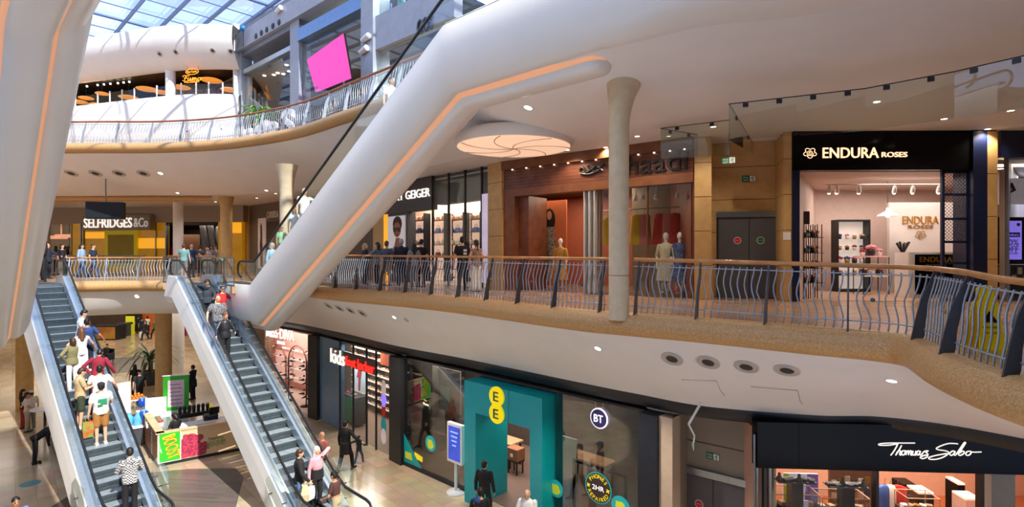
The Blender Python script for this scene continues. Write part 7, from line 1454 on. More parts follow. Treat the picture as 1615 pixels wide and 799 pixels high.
# armchair under the seated man
def armchair(p, rz, label):
    t = thing('armchair', label, 'chair', p, rz)
    for nm, c, s in (('seat',(0,0,.36),(.62,.6,.16)),('backrest',(0,-.30,.62),(.62,.12,.62)),('armrest',(-.33,0,.42),(.10,.6,.48)),('armrest',(.33,0,.42),(.10,.6,.48))): mb = MB(); mb.box(c, s); mb.build(nm, M_BLACK, t, local=True, bevel=.03)
    for a in (-.27,.27):
        for b in (-.24,.24): mb = MB(); mb.tube([(a,b,0),(a,b,.3)], .025, 6); mb.build('leg', M_DARK, t, local=True)
    return t
SEATP = PZ(168, 571, ZG); armchair(Vector((SEATP.x, SEATP.y, ZG)), math.pi*.95, 'black armchair at the edge of the dark oval floor inlay')
# ------------------------------------------------------------------ people
SK = {'light': mat('skin_light', '#dba98a', .5, noise=.05, nscale=14), 'mid': mat('skin_mid', '#b98260', .5, noise=.05, nscale=14), 'dark': mat('skin_dark', '#75492f', .5, noise=.05, nscale=14)}
M_EYE = mat('eye_dark', '#21160f', .3, noise=.05); M_LIPS = mat('lip_rose', '#a35a4e', .5, noise=.05)
HC = {'black': mat('hair_black', '#16120f', .5, noise=.15, nscale=30), 'brown': mat('hair_brown', '#3d2718', .5, noise=.2, nscale=30), 'auburn': mat('hair_auburn', '#6d432a', .5, noise=.2, nscale=30), 'blond': mat('hair_blond', '#c4a274', .5, noise=.2, nscale=30), 'grey': mat('hair_grey', '#a9a5a0', .6, noise=.1, nscale=30), 'silver': mat('hair_silver', '#cfc9c4', .5, noise=.1, nscale=30)}
def cl(name, c, **k): return mat('cloth_'+name, c, k.pop('rough', .85), noise=k.pop('noise', .08), nscale=k.pop('nscale', 10), **k)
BLACKC, NAVYC, WHITEC_, JEANS, GREYC = cl('black', '#17171a'), cl('navy', '#1f2638'), cl('white', '#e4e4e2'), cl('denim', '#42597d', nscale=25), cl('grey', '#6f7276')
SHB, SHW, SHBR = mat('shoe_dark', '#1b1a1b', .5, noise=.05), mat('shoe_pale', '#dcd8d2', .5, noise=.05), mat('shoe_tan', '#7d5b3f', .5, noise=.05)
REM = []
V = Vector
class Fig: pass
HS = 1.0
def person(label, loc, rz, H=1.75, sex='m', top='tshirt', tm=BLACKC, bot='trousers', bm=BLACKC, hair='short', hm='black', skin='light', aL='down', aR='down', legs='stand', lean=0., yaw=0., pitch=0., shoes=SHB, vox=.013, build=1.0, cap=None, group=None, glasses=False, beard=False):
    H = H*HS; s = H/1.75; wS = .185 if sex == 'm' else .162; wH = .155 if sex == 'm' else .165; g = Fig()
    hz = .95; seat = legs == 'sit'
    if seat: hz = .52
    Lr = Matrix.Rotation(-lean, 3, 'X'); piv = V((0,0,hz)); dz = hz-.95
    T = lambda p: piv+Lr @ (V((p[0], p[1], p[2]+dz))-piv)
    Hr = Matrix.Rotation(yaw, 3, 'Z') @ Matrix.Rotation(-pitch, 3, 'X'); hp = V((0,-.005,1.50))
    TH = lambda p: T(hp+Hr @ (V(p)-hp))
    # ---- skeleton targets
    pres = {'down': (.29,.05,.80), 'phone': (.07,.30,1.18), 'rail': (.40,.22,.98), 'hip': (.22,.02,1.0), 'bent': (.20,.30,1.04), 'head': (.17,.12,1.50), 'fwd': (.20,.48,1.12), 'cross': (-.10,.22,1.14), 'pocket': (.23,.08,.88), 'carry': (.30,.02,.78), 'lap': (.10,.28,.98), 'up': (.35,.25,1.45), 'side': (.55,.10,1.05)}
    arms = {}
    for sd, a in ((-1, aL), (1, aR)):
        q = pres[a] if isinstance(a, str) else a; S = T((sd*wS, -.01, 1.405)); Wt = T((sd*q[0], q[1], q[2])); ax = Wt-S; d = min(ax.length, .545); ax.normalize(); Wt = S+ax*d
        k = (.29**2-.26**2+d*d)/(2*d); h = math.sqrt(max(0, .29**2-k*k)); pole = V((sd*.55, -.75, -.25)) if a != 'hip' else V((sd*1., -.35, 0)); pole = pole-ax*pole.dot(ax); pole.normalize()
        arms[sd] = (S, S+ax*k+pole*h, Wt)
    lg = {}
    for sd in (-1, 1):
        h = V((sd*.088, 0, hz-.04))
        if legs == 'walk': kn, an = V((sd*.09, .16*sd+.05, .50)), V((sd*.085, .27*sd, .085 if sd > 0 else .13))
        elif legs == 'step': kn, an = (V((sd*.09, .10, .52)), V((sd*.09, .05, .085))) if sd < 0 else (V((sd*.10, .24, .62)), V((sd*.10, .22, .31)))
        elif seat: kn, an = V((sd*.13, .44, .50)), V((sd*.13, .46, .085))
        elif legs == 'wide': kn, an = V((sd*.13, .02, .49)), V((sd*.17, -.01, .085))
        else: kn, an = V((sd*.098, .015, .49)), V((sd*.10, -.015, .085))
        lg[sd] = (h, kn, an)
    b = build
    def torso(mb, inf, z0, z1, flare=0.):
        prof = [(.84,wH*.98,.115),(.92,wH,.12),(1.0,wH*.96,.112),(1.08,(.142 if sex == 'm' else .125),.10),(1.2,(.158 if sex == 'm' else .14),.112 if sex == 'm' else .118),(1.32,(.172 if sex == 'm' else .152),.115),(1.40,(.155 if sex == 'm' else .135),.10),(1.445,.095,.08),(1.475,.062,.062)]
        zs = [p[0] for p in prof]; L = [z0]+[z for z in zs if z0 < z < z1]+[z1]; R = []
        for z in L:
            rx = float(np.interp(z, zs, [p[1] for p in prof])); ry = float(np.interp(z, zs, [p[2] for p in prof])); e = inf+(flare*(1.1-z) if z < 1.1 else 0)
            bb = b if z < 1.38 else 1+(b-1)*.4
            R.append([T((math.cos(a)*(rx*bb+e), math.sin(a)*(ry*bb+e)+(.01 if z < 1.3 else -.005), z)) for a in [2*math.pi*i/20 for i in range(20)]])
        mb.loft(R)
    M = MB(); torso(M, 0, .86, 1.475)
    M.cap(T((0,-.012,1.44)), TH((0,.0,1.55)), .054, .05)
    M.ell(TH((0,.008,1.635)), (.074,.092,.108), 16, 12, R=Lr @ Hr); M.ell(TH((0,.035,1.572)), (.056,.058,.062), 12, 8, R=Lr @ Hr); M.ell(TH((0,.100,1.605)), (.013,.018,.024), 8, 6, R=Lr @ Hr)
    for sd in (-1, 1): M.ell(TH((sd*.076,-.002,1.618)), (.011,.020,.032), 8, 6, R=Lr @ Hr)
    g.hands = {}
    for sd in (-1, 1):
        S, El, Wr = arms[sd]; M.cap(S, El, .050*b, .039); M.cap(El, Wr, .039, .027)
        dh = (Wr-El).normalized(); side = T((sd,0,0))-T((0,0,0)); side = side.normalized(); fw = V((0,1,0)); ac = fw-dh*fw.dot(dh)
        if ac.length < .2: ac = V((0,0,1))-dh*dh.z
        ac.normalize(); pn = dh.cross(ac); pn = pn*(-1 if pn.dot(side) > 0 else 1)     # palm looks inward, thumb forward
        Rm = Matrix((ac, pn, dh)).transposed(); M.ell(Wr+dh*.052, (.038,.017,.052), 10, 8, R=Rm)
        for k, (o, ln) in enumerate(((.028,.85),(.0095,1.),(-.0095,.95),(-.028,.75))):
            p0 = Wr+dh*.088+ac*o; p1 = p0+(dh*.9+pn*.35).normalized()*.036*ln; p2 = p1+(dh*.55+pn*.8).normalized()*.034*ln; M.cap(p0, p1, .0095, .009, 6); M.cap(p1, p2, .009, .0075, 6)
        p0 = Wr+dh*.03+ac*.03; p1 = p0+(ac*.75+dh*.6+pn*.2).normalized()*.038; p2 = p1+(ac*.25+dh*.85+pn*.4).normalized()*.028; M.cap(p0, p1, .012, .0105, 6); M.cap(p1, p2, .0105, .008, 6)
        g.hands[sd] = Wr+dh*.09
        h, kn, an = lg[sd]; M.cap(h, kn, .083*b, .054); M.cap(kn, an, .054, .036); M.cap(an+V((0,-.03,-.045)), an+V((0,.14,-.055)), .036, .030)
    def mk(name, mbx, mats, parent=None, vx=vox):
        me = bpy.data.meshes.new(name); me.from_pydata([tuple(p*s) for p in mbx.v], [], mbx.f)
        for x in mats: me.materials.append(x)
        ob = bpy.data.objects.new(name, me); COL.objects.link(ob); ob.parent = parent
        if vx: md = ob.modifiers.new('skin', 'REMESH'); md.mode = 'VOXEL'; md.voxel_size = vx*s; md.use_smooth_shade = True; REM.append([ob, None])
        return ob
    body = mk('person', M, [SK[skin], M_EYE, M_LIPS, HC[hm]]); body.location = loc; body.rotation_euler = (0,0,rz)
    inv = lambda p: (Hr.inverted() @ ((Lr.inverted() @ (p-piv))+piv-V((0,0,dz))-hp))+hp
    def paint(c):
        q = inv(c/s)
        if q.y < .05 or q.z < 1.53 or q.z > 1.70: return 0
        for sd in (-1, 1):
            if (q.x-sd*.030)**2+(q.z-1.632)**2 < .0125**2: return 1
            if abs(q.x-sd*.031) < .019 and abs(q.z-1.658) < .007: return 3
        if abs(q.x) < .024 and abs(q.z-1.566) < .009: return 2
        if beard and q.z < 1.59 and abs(q.x) > .0: return 3
        return 0
    REM[-1][1] = paint
    tag(body, label, 'person', group)
    # ---- clothing
    inf = .016 if top in ('tshirt','crop','vest') else .024
    hem = {'crop': 1.10, 'coat': .62, 'dress': .60, 'long': .84, 'hoodie': .84}.get(top, .86)
    C = MB(); torso(C, inf, max(.84, hem), 1.452)
    if hem < .84:
        R = []
        for z in (hem, .72, .86, 1.0): e = inf+.02+(.14 if top == 'dress' else .05)*(1.0-z); R.append([T((math.cos(a)*(wH*b+e), math.sin(a)*(.12*b+e), z)) for a in [2*math.pi*i/20 for i in range(20)]])
        C.loft(R)
    for sd in (-1, 1):
        S, El, Wr = arms[sd]
        if top in ('vest',): C.cap(S+V((-sd*.03,0,0)), S.lerp(El,.08), .062*b, .058*b); continue
        if top in ('tshirt','crop'): C.cap(S, S.lerp(El,.62), .067*b, .062*b)
        else: C.cap(S, El, .070*b, .056); C.cap(El, El.lerp(Wr,.97), .056, .044)
    if top == 'hoodie': C.ell(T((0,-.10,1.43)), (.12,.07,.085), 14, 10)
    if top in ('hoodie','coat','long'): C.loft([[T((math.cos(a)*r, math.sin(a)*r-.008, z)) for a in [2*math.pi*i/16 for i in range(16)]] for z, r in ((1.42,.085),(1.50,.066))])
    mk({'tshirt':'t_shirt','crop':'crop_top','vest':'vest_top','coat':'coat','dress':'dress','hoodie':'hooded_top','long':'jacket'}[top], C, [tm], body)
    B = MB()
    if bot in ('trousers','shorts','wide'):
        torso(B, .010, .85, 1.03)
        for sd in (-1, 1):
            h, kn, an = lg[sd]
            if bot == 'shorts': B.cap(h, h.lerp(kn,.86), .10*b, .088)
            else:
                e = .012 if bot == 'trousers' else .038; B.cap(h, kn, .092*b, .062+e); B.cap(kn, an.lerp(kn,.03), .062+e, .046+e*1.2)
        mk('shorts' if bot == 'shorts' else 'trousers', B, [bm], body)
    elif bot == 'skirt':
        B.loft([[T((math.cos(a)*(wH+e), math.sin(a)*(.12+e), z)) for a in [2*math.pi*i/20 for i in range(20)]] for z, e in ((1.04,.0),(.92,.025),(.5,.10))]); mk('skirt', B, [bm], body)
    for sd in (-1, 1):
        h, kn, an = lg[sd]; S_ = MB(); q = an+V((0,0,-.085)); S_.cap(q+V((0,-.035,.042)), q+V((0,.055,.045)), .044, .046); S_.cap(q+V((0,.05,.036)), q+V((0,.165,.030)), .042, .032); S_.box(q+V((0,.062,.010)), (.086,.29,.02)); mk('shoe', S_, [shoes], body)
    # ---- hair
    if hair != 'bald':
        Hm = MB()
        if hair != 'balding': Hm.ell(TH((0,-.010,1.665)), (.084,.100,.095), 16, 12, R=Lr @ Hr)
        Hm.ell(TH((0,-.045,1.62)), (.082,.068,.09), 14, 10, R=Lr @ Hr)
        if hair in ('long','hijab'):
            Hm.cap(TH((0,-.06,1.62)), T((0,-.105,1.34)), .078, .062); Hm.cap(TH((.05,-.04,1.62)), T((.075,-.07,1.36)), .045, .038); Hm.cap(TH((-.05,-.04,1.62)), T((-.075,-.07,1.36)), .045, .038)
        if hair == 'hijab': Hm.cap(TH((0,.0,1.52)), T((0,.02,1.42)), .085, .13); Hm.ell(TH((0,-.01,1.64)), (.092,.096,.12), 14, 10, R=Lr @ Hr)
        if hair == 'bob': Hm.cap(TH((0,-.05,1.62)), TH((0,-.06,1.50)), .085, .075); Hm.cap(TH((.062,-.01,1.62)), TH((.062,-.005,1.52)), .03, .028); Hm.cap(TH((-.062,-.01,1.62)), TH((-.062,-.005,1.52)), .03, .028)
        if hair == 'bun': Hm.ell(TH((0,-.10,1.72)), .05, 10, 8)
        if hair == 'pony': Hm.ell(TH((0,-.10,1.68)), .04, 10, 8); Hm.cap(TH((0,-.12,1.66)), T((0,-.14,1.40)), .036, .022)
        if hair == 'curly':
            rn = random.Random(4)
            for k in range(22): a = k*2.4; e = -.2+1.3*rn.random(); Hm.ell(TH((.085*math.cos(a)*math.cos(e*.9), -.03+.075*math.sin(a)*math.cos(e*.9)-.01, 1.66+.085*math.sin(e))), .032, 8, 6)
        mk('hair' if hair != 'hijab' else 'headscarf', Hm, [HC[hm] if hair != 'hijab' else tm], body)
    if cap:
        K_ = MB(); K_.loft([[TH((math.cos(a)*r, math.sin(a)*r*1.2-.004, z)) for a in [2*math.pi*i/20 for i in range(20)]] for z, r in ((1.665,.090),(1.70,.089),(1.735,.072),(1.755,.03))]); K_.loft([[TH((x, y, z)) for x, y in ((-.07,.07),(.07,.07),(.055,.165),(-.055,.165))] for z in (1.667,1.68)], smooth=False); mk('cap', K_, [cap], body, None)
    if glasses: G = MB(); G.box((0,0,0), (.13,.012,.034)); G.v = [TH(p+V((0,.104,1.635))) for p in G.v]; mk('sunglasses', G, [M_BLACK], body, None)
    R2 = Matrix.Rotation(rz, 3, 'Z'); g.obj = body; g.w = lambda p: V(loc)+R2 @ (V(p)*s); g.hand = {k: g.w(p) for k, p in g.hands.items()}; g.T = T; g.s = s; g.rz = rz; return g
def on_step(e, px, py, H):
    """place on an escalator tread so that the head shows at the given pixel"""
    best = None; H = H*HS
    for i in range(0, 230):
        t = -.6+i*.055
        st = .4*math.floor(t/.4)
        z = e.h(st+.2) if 0 <= t < RUN else e.h(t)
        for j in range(-7, 8):
            o = j*.05; q = e.pt(t, o, 0); x = CX+F*q.x/q.y; y = HY-F*(z+H-EZ)/q.y; c = (x-px)**2+(y-py)**2
            if best is None or c < best[0]: best = (c, t, o, z)
    c, t, o, z = best; q = e.pt(t, o, 0); return Vector((q.x, q.y, z))
def on_floor(px, py, H, z0):
    p = PZ(px, py, z0+H); return Vector((p.x, p.y, z0))
def at_gallery(px, Y): q = XY(px, Y); return Vector((q.x, q.y, 0))
def face_to(dx, dy): return math.atan2(-dx, dy)      # local +Y turned to (dx, dy)
DN1 = face_to(E1.d.x, E1.d.y); UP1 = DN1+math.pi; DN2 = face_to(E2.d.x, E2.d.y); UP3 = face_to(E3.d.x, E3.d.y)
def bag(name, p, w_, d_, h_, m, label, cat, rz=0., handles=True, soft=.0):
    """carrier bag hanging from a hand at p"""
    t = thing(name, label, cat, p-V((0,0,h_+.12)), rz); b = MB(); z1 = h_
    b.loft([[V((x*w_/2*k, y*d_/2*q, z)) for x, y in ((-1,-1),(1,-1),(1,1),(-1,1))] for z, k, q in ((0,.96,1),(z1*.5,1+soft,1+soft),(z1,1,.7))], smooth=False); b.build('body', m, t, local=True, bevel=.008)
    b = MB(); b.tube([(-w_*.25,0,z1), (-w_*.18,0,z1+.10), (0,0,z1+.125), (w_*.18,0,z1+.10), (w_*.25,0,z1)], .008, 5); b.build('handle', m, t, local=True); return t
# --- left escalator
HS = 1.08; e = E1
g = person('highest rider of the left escalator, white t-shirt, leaning on the right handrail', on_step(e,127,483,1.75), UP1-1.9, 1.75, tm=WHITEC_, bm=cl('khaki','#8a7d5c'), aR='rail', aL='bent', lean=.12, pitch=.2)
person('person in a navy t-shirt standing just below the white-shirted leaner on the left escalator', on_step(e,137,503,1.72), UP1-.5, 1.72, tm=cl('royal','#2b4a80'), bm=NAVYC, skin='mid', aR='rail', shoes=SHW)
g = person('person with long brown hair in white top and trousers on the left escalator', on_step(e,128,516,1.70), UP1, 1.70, 'f', 'vest', WHITEC_, 'wide', WHITEC_, 'long', 'auburn', aR='rail', aL='hip', shoes=SHW)
person('person in an olive jacket and white trousers on the left escalator', on_step(e,113,527,1.62), UP1+.3, 1.62, 'f', 'long', cl('olive','#7f7a56'), 'trousers', WHITEC_, 'bob', 'brown', aL='hip', shoes=SHW)
person('person in a dark red jersey with a white collar leaning forward on the left escalator', on_step(e,152,547,1.72), UP1-.6, 1.72, tm=cl('maroon','#8c1f33'), bm=cl('maroon2','#74182b'), top='long', aL='hip', aR='rail', lean=.25, pitch=.25, skin='mid')
person('person in a beige t-shirt and dark green shorts on the left escalator', on_step(e,124,583,1.78), UP1-1.5, 1.78, tm=cl('sand','#bfa67c'), bot='shorts', bm=cl('forest','#38402f'), hm='brown', aL='phone', aR='phone', pitch=.4, shoes=SHW)
person('person in a plain white t-shirt beside the cap wearer on the left escalator', on_step(e,157,576,1.78), UP1-.3, 1.78, tm=WHITEC_, bm=GREYC, aR='rail', aL='bent', build=1.08)
g = person('person in a dark cap, green-printed pale t-shirt and tan shorts on the left escalator', on_step(e,158,601,1.80), UP1, 1.80, tm=cl('pale','#d2d6d6'), bot='shorts', bm=cl('tan','#a9743a'), aL='carry', aR='bent', cap=cl('capdark','#23282c'), shoes=SHW, build=1.15)
p = g.obj; mb = MB()
for (u, z, a, c) in ((0,1.27,.10,.035),(.03,1.20,.075,.03),(-.05,1.14,.06,.02)): mb.box((u*g.s, -.158*1.0*g.s, z*g.s), (a*2*g.s, .012, c*2*g.s))
o = mb.build('back_print', cl('print_green','#1f8f5f'), p, local=True)
bag('carrier_bag', g.hand[-1]+V((0,0,.03)), .26, .14, .48, mat('bag_red_green', '#c8402c', .5, col2='#5aa344', nscale=9), 'red and green carrier bag held by the cap wearer on the left escalator', 'bag', g.rz, soft=.15)
M_PLAID = bpy.data.materials.new('plaid_cloth'); M_PLAID.use_nodes = True
nt_ = M_PLAID.node_tree; bs = nt_.nodes['Principled BSDF']; tc_ = nt_.nodes.new('ShaderNodeTexCoord'); ck = nt_.nodes.new('ShaderNodeTexChecker'); ck.inputs['Scale'].default_value = 27; ck.inputs['Color1'].default_value = (.75,.75,.75,1); ck.inputs['Color2'].default_value = (.03,.03,.04,1)
nt_.links.new(tc_.outputs['Object'], ck.inputs['Vector']); nt_.links.new(ck.outputs['Color'], bs.inputs['Base Color']); bs.inputs['Roughness'].default_value = .85
person('person in a black and white checked hooded shirt, lowest of the left escalator riders', on_step(e,205,705,1.76), UP1-.2, 1.76, tm=M_PLAID, top='hoodie', bm=BLACKC, aL='bent', aR='bent', pitch=.2)
person('person in a dark leather jacket standing at the head of the left escalator', at_gallery(68, 23.6), 2.6, 1.72, 'f', 'long', cl('leather','#26262a', rough=.4), 'trousers', BLACKC, 'long', 'brown', aL='bent', aR='down')
# --- middle escalator
HS = 1.04; e = E2
person('person with dark curly hair and dark jacket, highest left on the middle escalator', on_step(e,320,449,1.68), DN2-.2, 1.68, 'f', 'long', cl('slate','#3a4048'), 'trousers', BLACKC, 'curly', 'brown', aR=(.07,.22,1.5), aL='bent', pitch=.3)
person('person with a bald head and dark patterned shirt on the middle escalator', on_step(e,341,463,1.82), DN2, 1.82, tm=mat('cloth_diamonds', '#33363c', .85, col2='#8f9296', nscale=24), bm=JEANS, hair='bald', aL='down', aR='rail', build=1.22, pitch=.1)
person('person in a red top and sunglasses at the right handrail high on the middle escalator', on_step(e,351,449,1.66), DN2+.1, 1.66, 'f', 'tshirt', cl('scarlet','#d0312f'), 'trousers', JEANS, 'long', 'brown', aL='rail', aR='down', glasses=True)
person('person with light brown curls and black leather jacket on the middle escalator', on_step(e,353,489,1.72), DN2+.1, 1.72, 'f', 'long', MATS['cloth_leather'], 'trousers', BLACKC, 'curly', 'auburn', aL='bent', aR='rail', pitch=.25)
g = person('person in a black jacket and blue jeans low on the middle escalator', on_step(e,462,706,1.74), DN2+1.2, 1.74, top='long', tm=BLACKC, bm=cl('jeansblue','#5276a8', nscale=25), hm='brown', aL='bent', aR='rail', pitch=.1)
bag('tote_bag', g.w((.28,.12,.98)), .40, .20, .42, cl('cream','#d8d0bd'), 'cream tote bag against the black-jacketed rider low on the middle escalator', 'bag', g.rz, soft=.2)
g = person('person with silver hair in a pink, white and black sweater low on the middle escalator', on_step(e,500,703,1.70), DN2+.2, 1.70, 'f', 'long', mat('cloth_pinkknit', '#cf9aa6', .85, noise=.06), 'trousers', BLACKC, 'long', 'silver', aR='carry', aL=(.17,.1,1.5), yaw=.3)
mb = MB(); mb.loft([[V((math.cos(a)*(.168+dx)*g.s, math.sin(a)*(.138+dx)*g.s+.01, z*g.s)) for a in [2*math.pi*i/24 for i in range(24)]] for z, dx in ((.86,.03),(.98,.028),(1.12,.012))]); mb.build('dark_hem', BLACKC, g.obj, local=True)
bag('shopping_bag', g.hand[1]+V((0,0,.03)), .34, .12, .36, mat('white_paper', '#dfe3e6', .6, noise=.03), 'white paper shopping bag held by the silver-haired rider', 'bag', g.rz)
# --- big escalator
HS = 1.0; e = E3
person('person with grey hair in pale blue, lowest on the big white escalator', on_step(e,430,381,1.66), UP3+.3, 1.66, 'f', 'coat', cl('paleblue','#a9c6d8'), 'trousers', cl('paleblue2','#8fb0c6'), 'bob', 'grey', aL=(.6,-.05,1.0), aR='down')
person('child in a green top holding the rail on the big white escalator', on_step(e,443,357,1.15), UP3, 1.15, tm=cl('mintgreen','#7fc49a'), bm=NAVYC, hm='brown', aL='rail', aR='down', skin='mid')
person('person in a light blue shirt next above the child on the big white escalator', on_step(e,465,326,1.62), UP3, 1.62, 'f', 'tshirt', cl('iceblue','#bccfd9'), 'trousers', cl('iceblue'+'b','#9fb4c4'), 'bob', 'brown', aL='rail')
person('person in a white t-shirt and blue jeans on the big white escalator', on_step(e,480,297,1.74), UP3, 1.74, tm=WHITEC_, bm=cl('jeansmid','#4b78a8', nscale=25), hair='short', hm='grey', aL=(.45,.25,1.3), aR='down')
person('dark-haired person in white near the head of the big white escalator', on_step(e,617,121,1.75), UP3, 1.75, tm=WHITEC_, bm=NAVYC, top='tshirt')
# --- ground floor, right half
g = person('person in a black suit walking with a child before the children shoe shop', on_floor(545,662,1.80,ZG), -.35, 1.80, top='coat', tm=BLACKC, bm=BLACKC, legs='walk', aR='side')
person('small child in a navy jumper and jeans walking beside the black-suited person', on_floor(566,686,1.06,ZG), -.45, 1.06, top='long', tm=NAVYC, bm=JEANS, aL=(.45,.05,1.25), aR=(.5,.2,1.2), shoes=SHW, legs='walk')
person('person with a shaved head in a pink shirt behind the foot of the middle escalator', on_floor(508,680,1.74,ZG), 2.6, 1.74, tm=cl('rose','#c98089'), bm=NAVYC, hair='bald')
person('person in a brown crop top and khaki trousers at the foot of the middle escalator', on_floor(531,742,1.70,ZG+.35)+V((0,0,.35)) if False else on_step(E2,531,742,1.70), DN2-2.6, 1.70, 'f', 'crop', cl('brown','#4a2f2a'), 'wide', cl('khakilight','#a39b7c'), 'bun', 'black', aR='rail', aL='bent', lean=.15, skin='mid')
person('person in a black top with short dark hair walking into the teal portal', on_floor(764,725,1.76,ZG), -.3, 1.76, top='long', tm=BLACKC, bm=BLACKC, legs='walk')
person('person in black with bare forearms following through the teal portal', on_floor(757,768,1.70,ZG), .15, 1.70, tm=BLACKC, bm=BLACKC, legs='walk', hm='black')
person('person in a blue cap at the bottom edge in front of the teal portal', on_floor(752,784,1.74,ZG), .2, 1.74, tm=NAVYC, bm=NAVYC, cap=cl('capblue','#23407a'))
g = person('balding person in a white shirt before the right post of the teal portal', on_floor(832,769,1.74,ZG), 2.9, 1.74, top='long', tm=WHITEC_, bm=GREYC, hair='balding', hm='grey', pitch=.35, aL='phone', aR='bent')
# --- ground floor, left
person('person in black top and red trousers, left of the trio by the white table', on_floor(37,613,1.72,ZG), -1.2, 1.72, 'f', 'tshirt', BLACKC, 'trousers', cl('red','#b3202e'), 'long', 'black', aR='bent')
person('person in a cream outfit in the middle of the trio at the round white table', on_floor(43,618,1.70,ZG), -1.0, 1.70, tm=cl('ivory','#d8cfc2'), bm=cl('ivory2','#b8ad9c'), aR='bent', hm='black', skin='mid')
person('person in a pale shirt and cap, right of the trio at the round white table', on_floor(49,615,1.74,ZG), 1.2, 1.74, tm=cl('bone','#c9c4b8'), bm=cl('stone','#8d877c'), cap=cl('capwhite','#d8d4cd'), aL='bent', shoes=SHW)
q = PZ(55, 731, ZG); person('person in black bending over the black counter left of the left escalator', q, -.8, 1.72, top='long', tm=BLACKC, bm=BLACKC, lean=1.05, aL='fwd', aR='fwd', pitch=.2)
person('person with short black hair in a blue shirt at the bottom left corner', on_floor(25,783,1.74,ZG), -2.2, 1.74, tm=cl('blue','#5277b5'), bm=NAVYC, skin='mid')
person('kiosk worker in black with a cap at the juice kiosk front counter', on_floor(277,650,1.66,ZG), 1.3, 1.66, 'f', 'tshirt', BLACKC, 'trousers', BLACKC, 'bob', 'black', cap=cl('capblack','#1b1b1d'), aL='bent', aR='bent', pitch=.45, skin='dark')
person('kiosk worker in black with long hair and back turned inside the juice kiosk', on_floor(242,624,1.66,ZG), .6, 1.66, 'f', 'long', BLACKC, 'trousers', BLACKC, 'long', 'black', aL='bent', aR='bent')
person('person in a black t-shirt and cap walking behind the juice kiosk', on_floor(220,583,1.74,ZG), -2.4, 1.74, tm=cl('charcoal','#24272d'), bm=BLACKC, cap=MATS['cloth_capblack'], legs='walk', vox=.016)
person('person in black partly hidden behind the capped walker near the palm', on_floor(213,574,1.72,ZG), .4, 1.72, 'f', tm=BLACKC, bm=BLACKC, hair='long', vox=.016)
g = person('person in a dark suit with a bag right of the green menu board', on_floor(304,575,1.80,ZG), 1.5, 1.80, top='coat', tm=NAVYC, bm=NAVYC, aL='carry', aR='bent', vox=.015)
bag('hand_bag', g.hand[-1]+V((0,0,.05)), .32, .14, .3, M_BLACK, 'black bag in the hand of the dark-suited person by the menu board', 'bag', g.rz)
person('person in black sitting in the black armchair', V((SEATP.x, SEATP.y, ZG-.0)), math.pi*.95, 1.74, top='long', tm=BLACKC, bm=BLACKC, legs='sit', aL='lap', aR='lap', vox=.016)
g = person('person in a dark dress carrying a white bag at the far ground floor end', on_floor(229,505,1.72,ZG), 2.9, 1.72, 'f', 'dress', cl('ink','#23252d'), 'trousers', BLACKC, 'long', 'black', legs='walk', aR='carry', vox=.02)
bag('white_bag', g.hand[1]+V((0,0,.05)), .5, .2, .5, WHITEC_, 'white bag of the dark-dressed walker at the far end', 'bag', g.rz)
for k, (px, py, m, b_, lab, hr) in enumerate(((218,497,BLACKC,BLACKC,'person in black standing left of the orange far wall',.2),(224,500,NAVYC,NAVYC,'person in navy standing before the orange far wall',.4),(233,498,WHITEC_,BLACKC,'person in a white t-shirt standing before the orange far wall',-.3),(244,503,cl('green','#2f6b4f'),BLACKC,'person in green half hidden by the tan ground floor column',2.8))):
    person(lab, on_floor(px,py,1.74,ZG), hr, 1.74, tm=m, bm=b_, vox=.022, legs='walk' if k == 3 else 'stand', skin=('mid','light','dark','mid')[k])
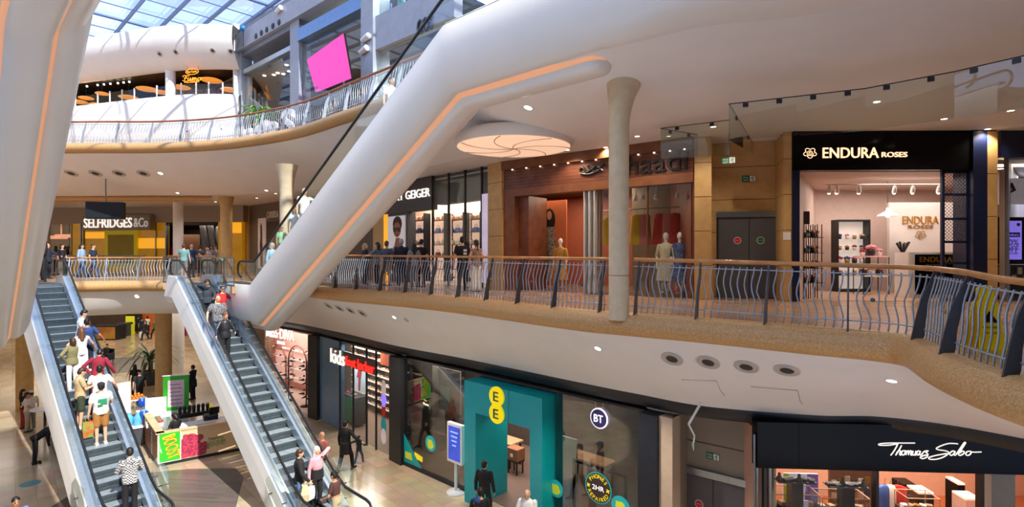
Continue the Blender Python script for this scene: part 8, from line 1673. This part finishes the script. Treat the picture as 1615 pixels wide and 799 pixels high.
# --- gallery, left
for px, Y, rz_, kw in ((75,26.6,-1.5,dict(label='person in dark clothes resting on the gallery rail, leftmost of the walkers',tm=NAVYC,bm=NAVYC,top='long',hm='blond',aL='fwd')),
    (98,27.6,-1.6,dict(label='person with dark hair in black, second walker from the left on the gallery',tm=BLACKC,bm=BLACKC,legs='walk',sex='f',hair='bob')),
    (129,27.8,-1.5,dict(label='person in a light blue top walking on the gallery behind the short railing',tm=cl('sky','#8fa9c4'),bm=JEANS,top='long',legs='walk',sex='f',hair='bob')),
    (147,28.0,-1.5,dict(label='person in a navy t-shirt and jeans, rightmost walker behind the short railing',tm=cl('navyt','#242b40'),bm=JEANS,legs='walk',hm='brown')),
    (88,34.5,.5,dict(label='person in pale top at the left store doorway',tm=cl('blush','#cfae9f'),bm=BLACKC,sex='f',hair='long',hm='brown')),
    (102,34.0,.2,dict(label='person in dark clothes at the left store doorway',tm=BLACKC,bm=BLACKC)),
    (108,35.0,-.4,dict(label='person with a light top near the amber panel at the store doorway',tm=cl('oat','#c4b2a4'),bm=NAVYC,sex='f',hair='long',hm='brown')),
    (290,27.2,.2,dict(label='person in a teal t-shirt and grey shorts standing at the head of the middle escalator',tm=cl('teal','#6f9c9a'),bot='shorts',bm=GREYC,hm='brown',aL='bent')),
    (302,28.0,.1,dict(label='person in a navy t-shirt, broad, right of the teal-shirted person on the gallery',tm=cl('midnight','#26395c'),bm=BLACKC,build=1.2,hair='bald',aR='side')),
    (316,31.5,.2,dict(label='person in a dark green t-shirt facing the store hall',tm=cl('moss','#4c5650'),bm=BLACKC,hm='brown')),
    (327,32.0,2.8,dict(label='person with white hair leaning at the railing before the store hall',tm=cl('lavender','#a9a3b5'),bm=NAVYC,hair='balding',hm='silver',H=1.62,aL='rail')),
    (334,33.0,2.9,dict(label='person in a grey patterned top before the store hall',tm=cl('heather','#77748a'),bm=BLACKC,hm='black',skin='mid')),
    (341,33.4,2.5,dict(label='person in a pale blue shirt, rightmost before the amber wall',tm=cl('mist','#a3adb8'),bm=NAVYC,hm='brown'))):
    lab = kw.pop('label'); person(lab, at_gallery(px, Y), rz_, kw.pop('H', 1.74), vox=.018, **kw)
# --- gallery, right, before the bag shop
for px, Y, rz_, kw in ((576,21.6,-1.0,dict(label='person with blond hair in a long dark coat beside the big escalator',tm=NAVYC,bm=BLACKC,top='coat',sex='f',hair='bob',hm='blond',H=1.66,aR='phone')),
    (595,21.0,1.4,dict(label='person with long dark hair and a denim jacket facing the blond one',tm=cl('denimjacket','#6d7b8a'),bm=BLACKC,top='long',sex='f',hair='long',hm='brown',H=1.70,aL='fwd',shoes=SHW)),
    (610,20.8,-.2,dict(label='person with short brown hair and dark backpack in front of the woman poster',tm=cl('bluegrey','#4f5c6b'),bot='shorts',bm=cl('sandshort','#8f7f66'),hm='auburn',H=1.74)),
    (633,20.2,.2,dict(label='person in a dark navy jacket right of the woman poster, back turned',tm=NAVYC,bm=NAVYC,top='long',hm='grey',H=1.80)),
    (653,19.6,.3,dict(label='person with long black hair and a grey top before the bag shop glass',tm=cl('ash','#8b8f94'),bm=GREYC,bot='trousers',sex='f',hair='long',hm='black',H=1.64)),
    (664,20.2,-.3,dict(label='person in a black t-shirt looking down before the bag shop glass',tm=BLACKC,bm=BLACKC,hm='black',H=1.80,pitch=.4)),
    (729,17.9,.4,dict(label='person in a black t-shirt with white back print before the stone pier',tm=BLACKC,bm=BLACKC,hm='black',H=1.82,yaw=-.4)),
    (751,17.6,.5,dict(label='person with long brown ponytail, tan top and white trousers beside the black-shirted person',tm=cl('taupe','#8f7565'),bm=WHITEC_,bot='wide',top='vest',sex='f',hair='pony',hm='brown',H=1.70))):
    lab = kw.pop('label'); g = person(lab, at_gallery(px, Y), rz_, kw.pop('H'), vox=.014, **kw)
    if 'back print' in lab:
        mb = MB()
        for k in range(3): mb.box((.05*g.s, -.152*g.s, (1.30-.1*k)*g.s), (.11*g.s,.012,.065*g.s))
        mb.build('back_print', WHITEC_, g.obj, local=True)
# ---- turn every rounded figure part into plain geometry in one pass
bpy.context.view_layer.update(); dg = bpy.context.evaluated_depsgraph_get()
done = []
for ob, paint in REM: done.append((ob, paint, bpy.data.meshes.new_from_object(ob.evaluated_get(dg))))
for ob, paint, me in done:
    old = ob.data; nm = old.name; ob.modifiers.clear(); ob.data = me; bpy.data.meshes.remove(old); me.name = nm
    n = len(me.polygons); me.polygons.foreach_set('use_smooth', [True]*n)
    if paint:
        co = np.empty(n*3); me.polygons.foreach_get('center', co); co = co.reshape(-1, 3); mi = np.zeros(n, dtype=np.int32)
        hi = np.where(co[:,2] > co[:,2].max()*.55)[0]
        for i in hi: mi[i] = paint(Vector(co[i]))
        me.polygons.foreach_set('material_index', mi)
    me.update()
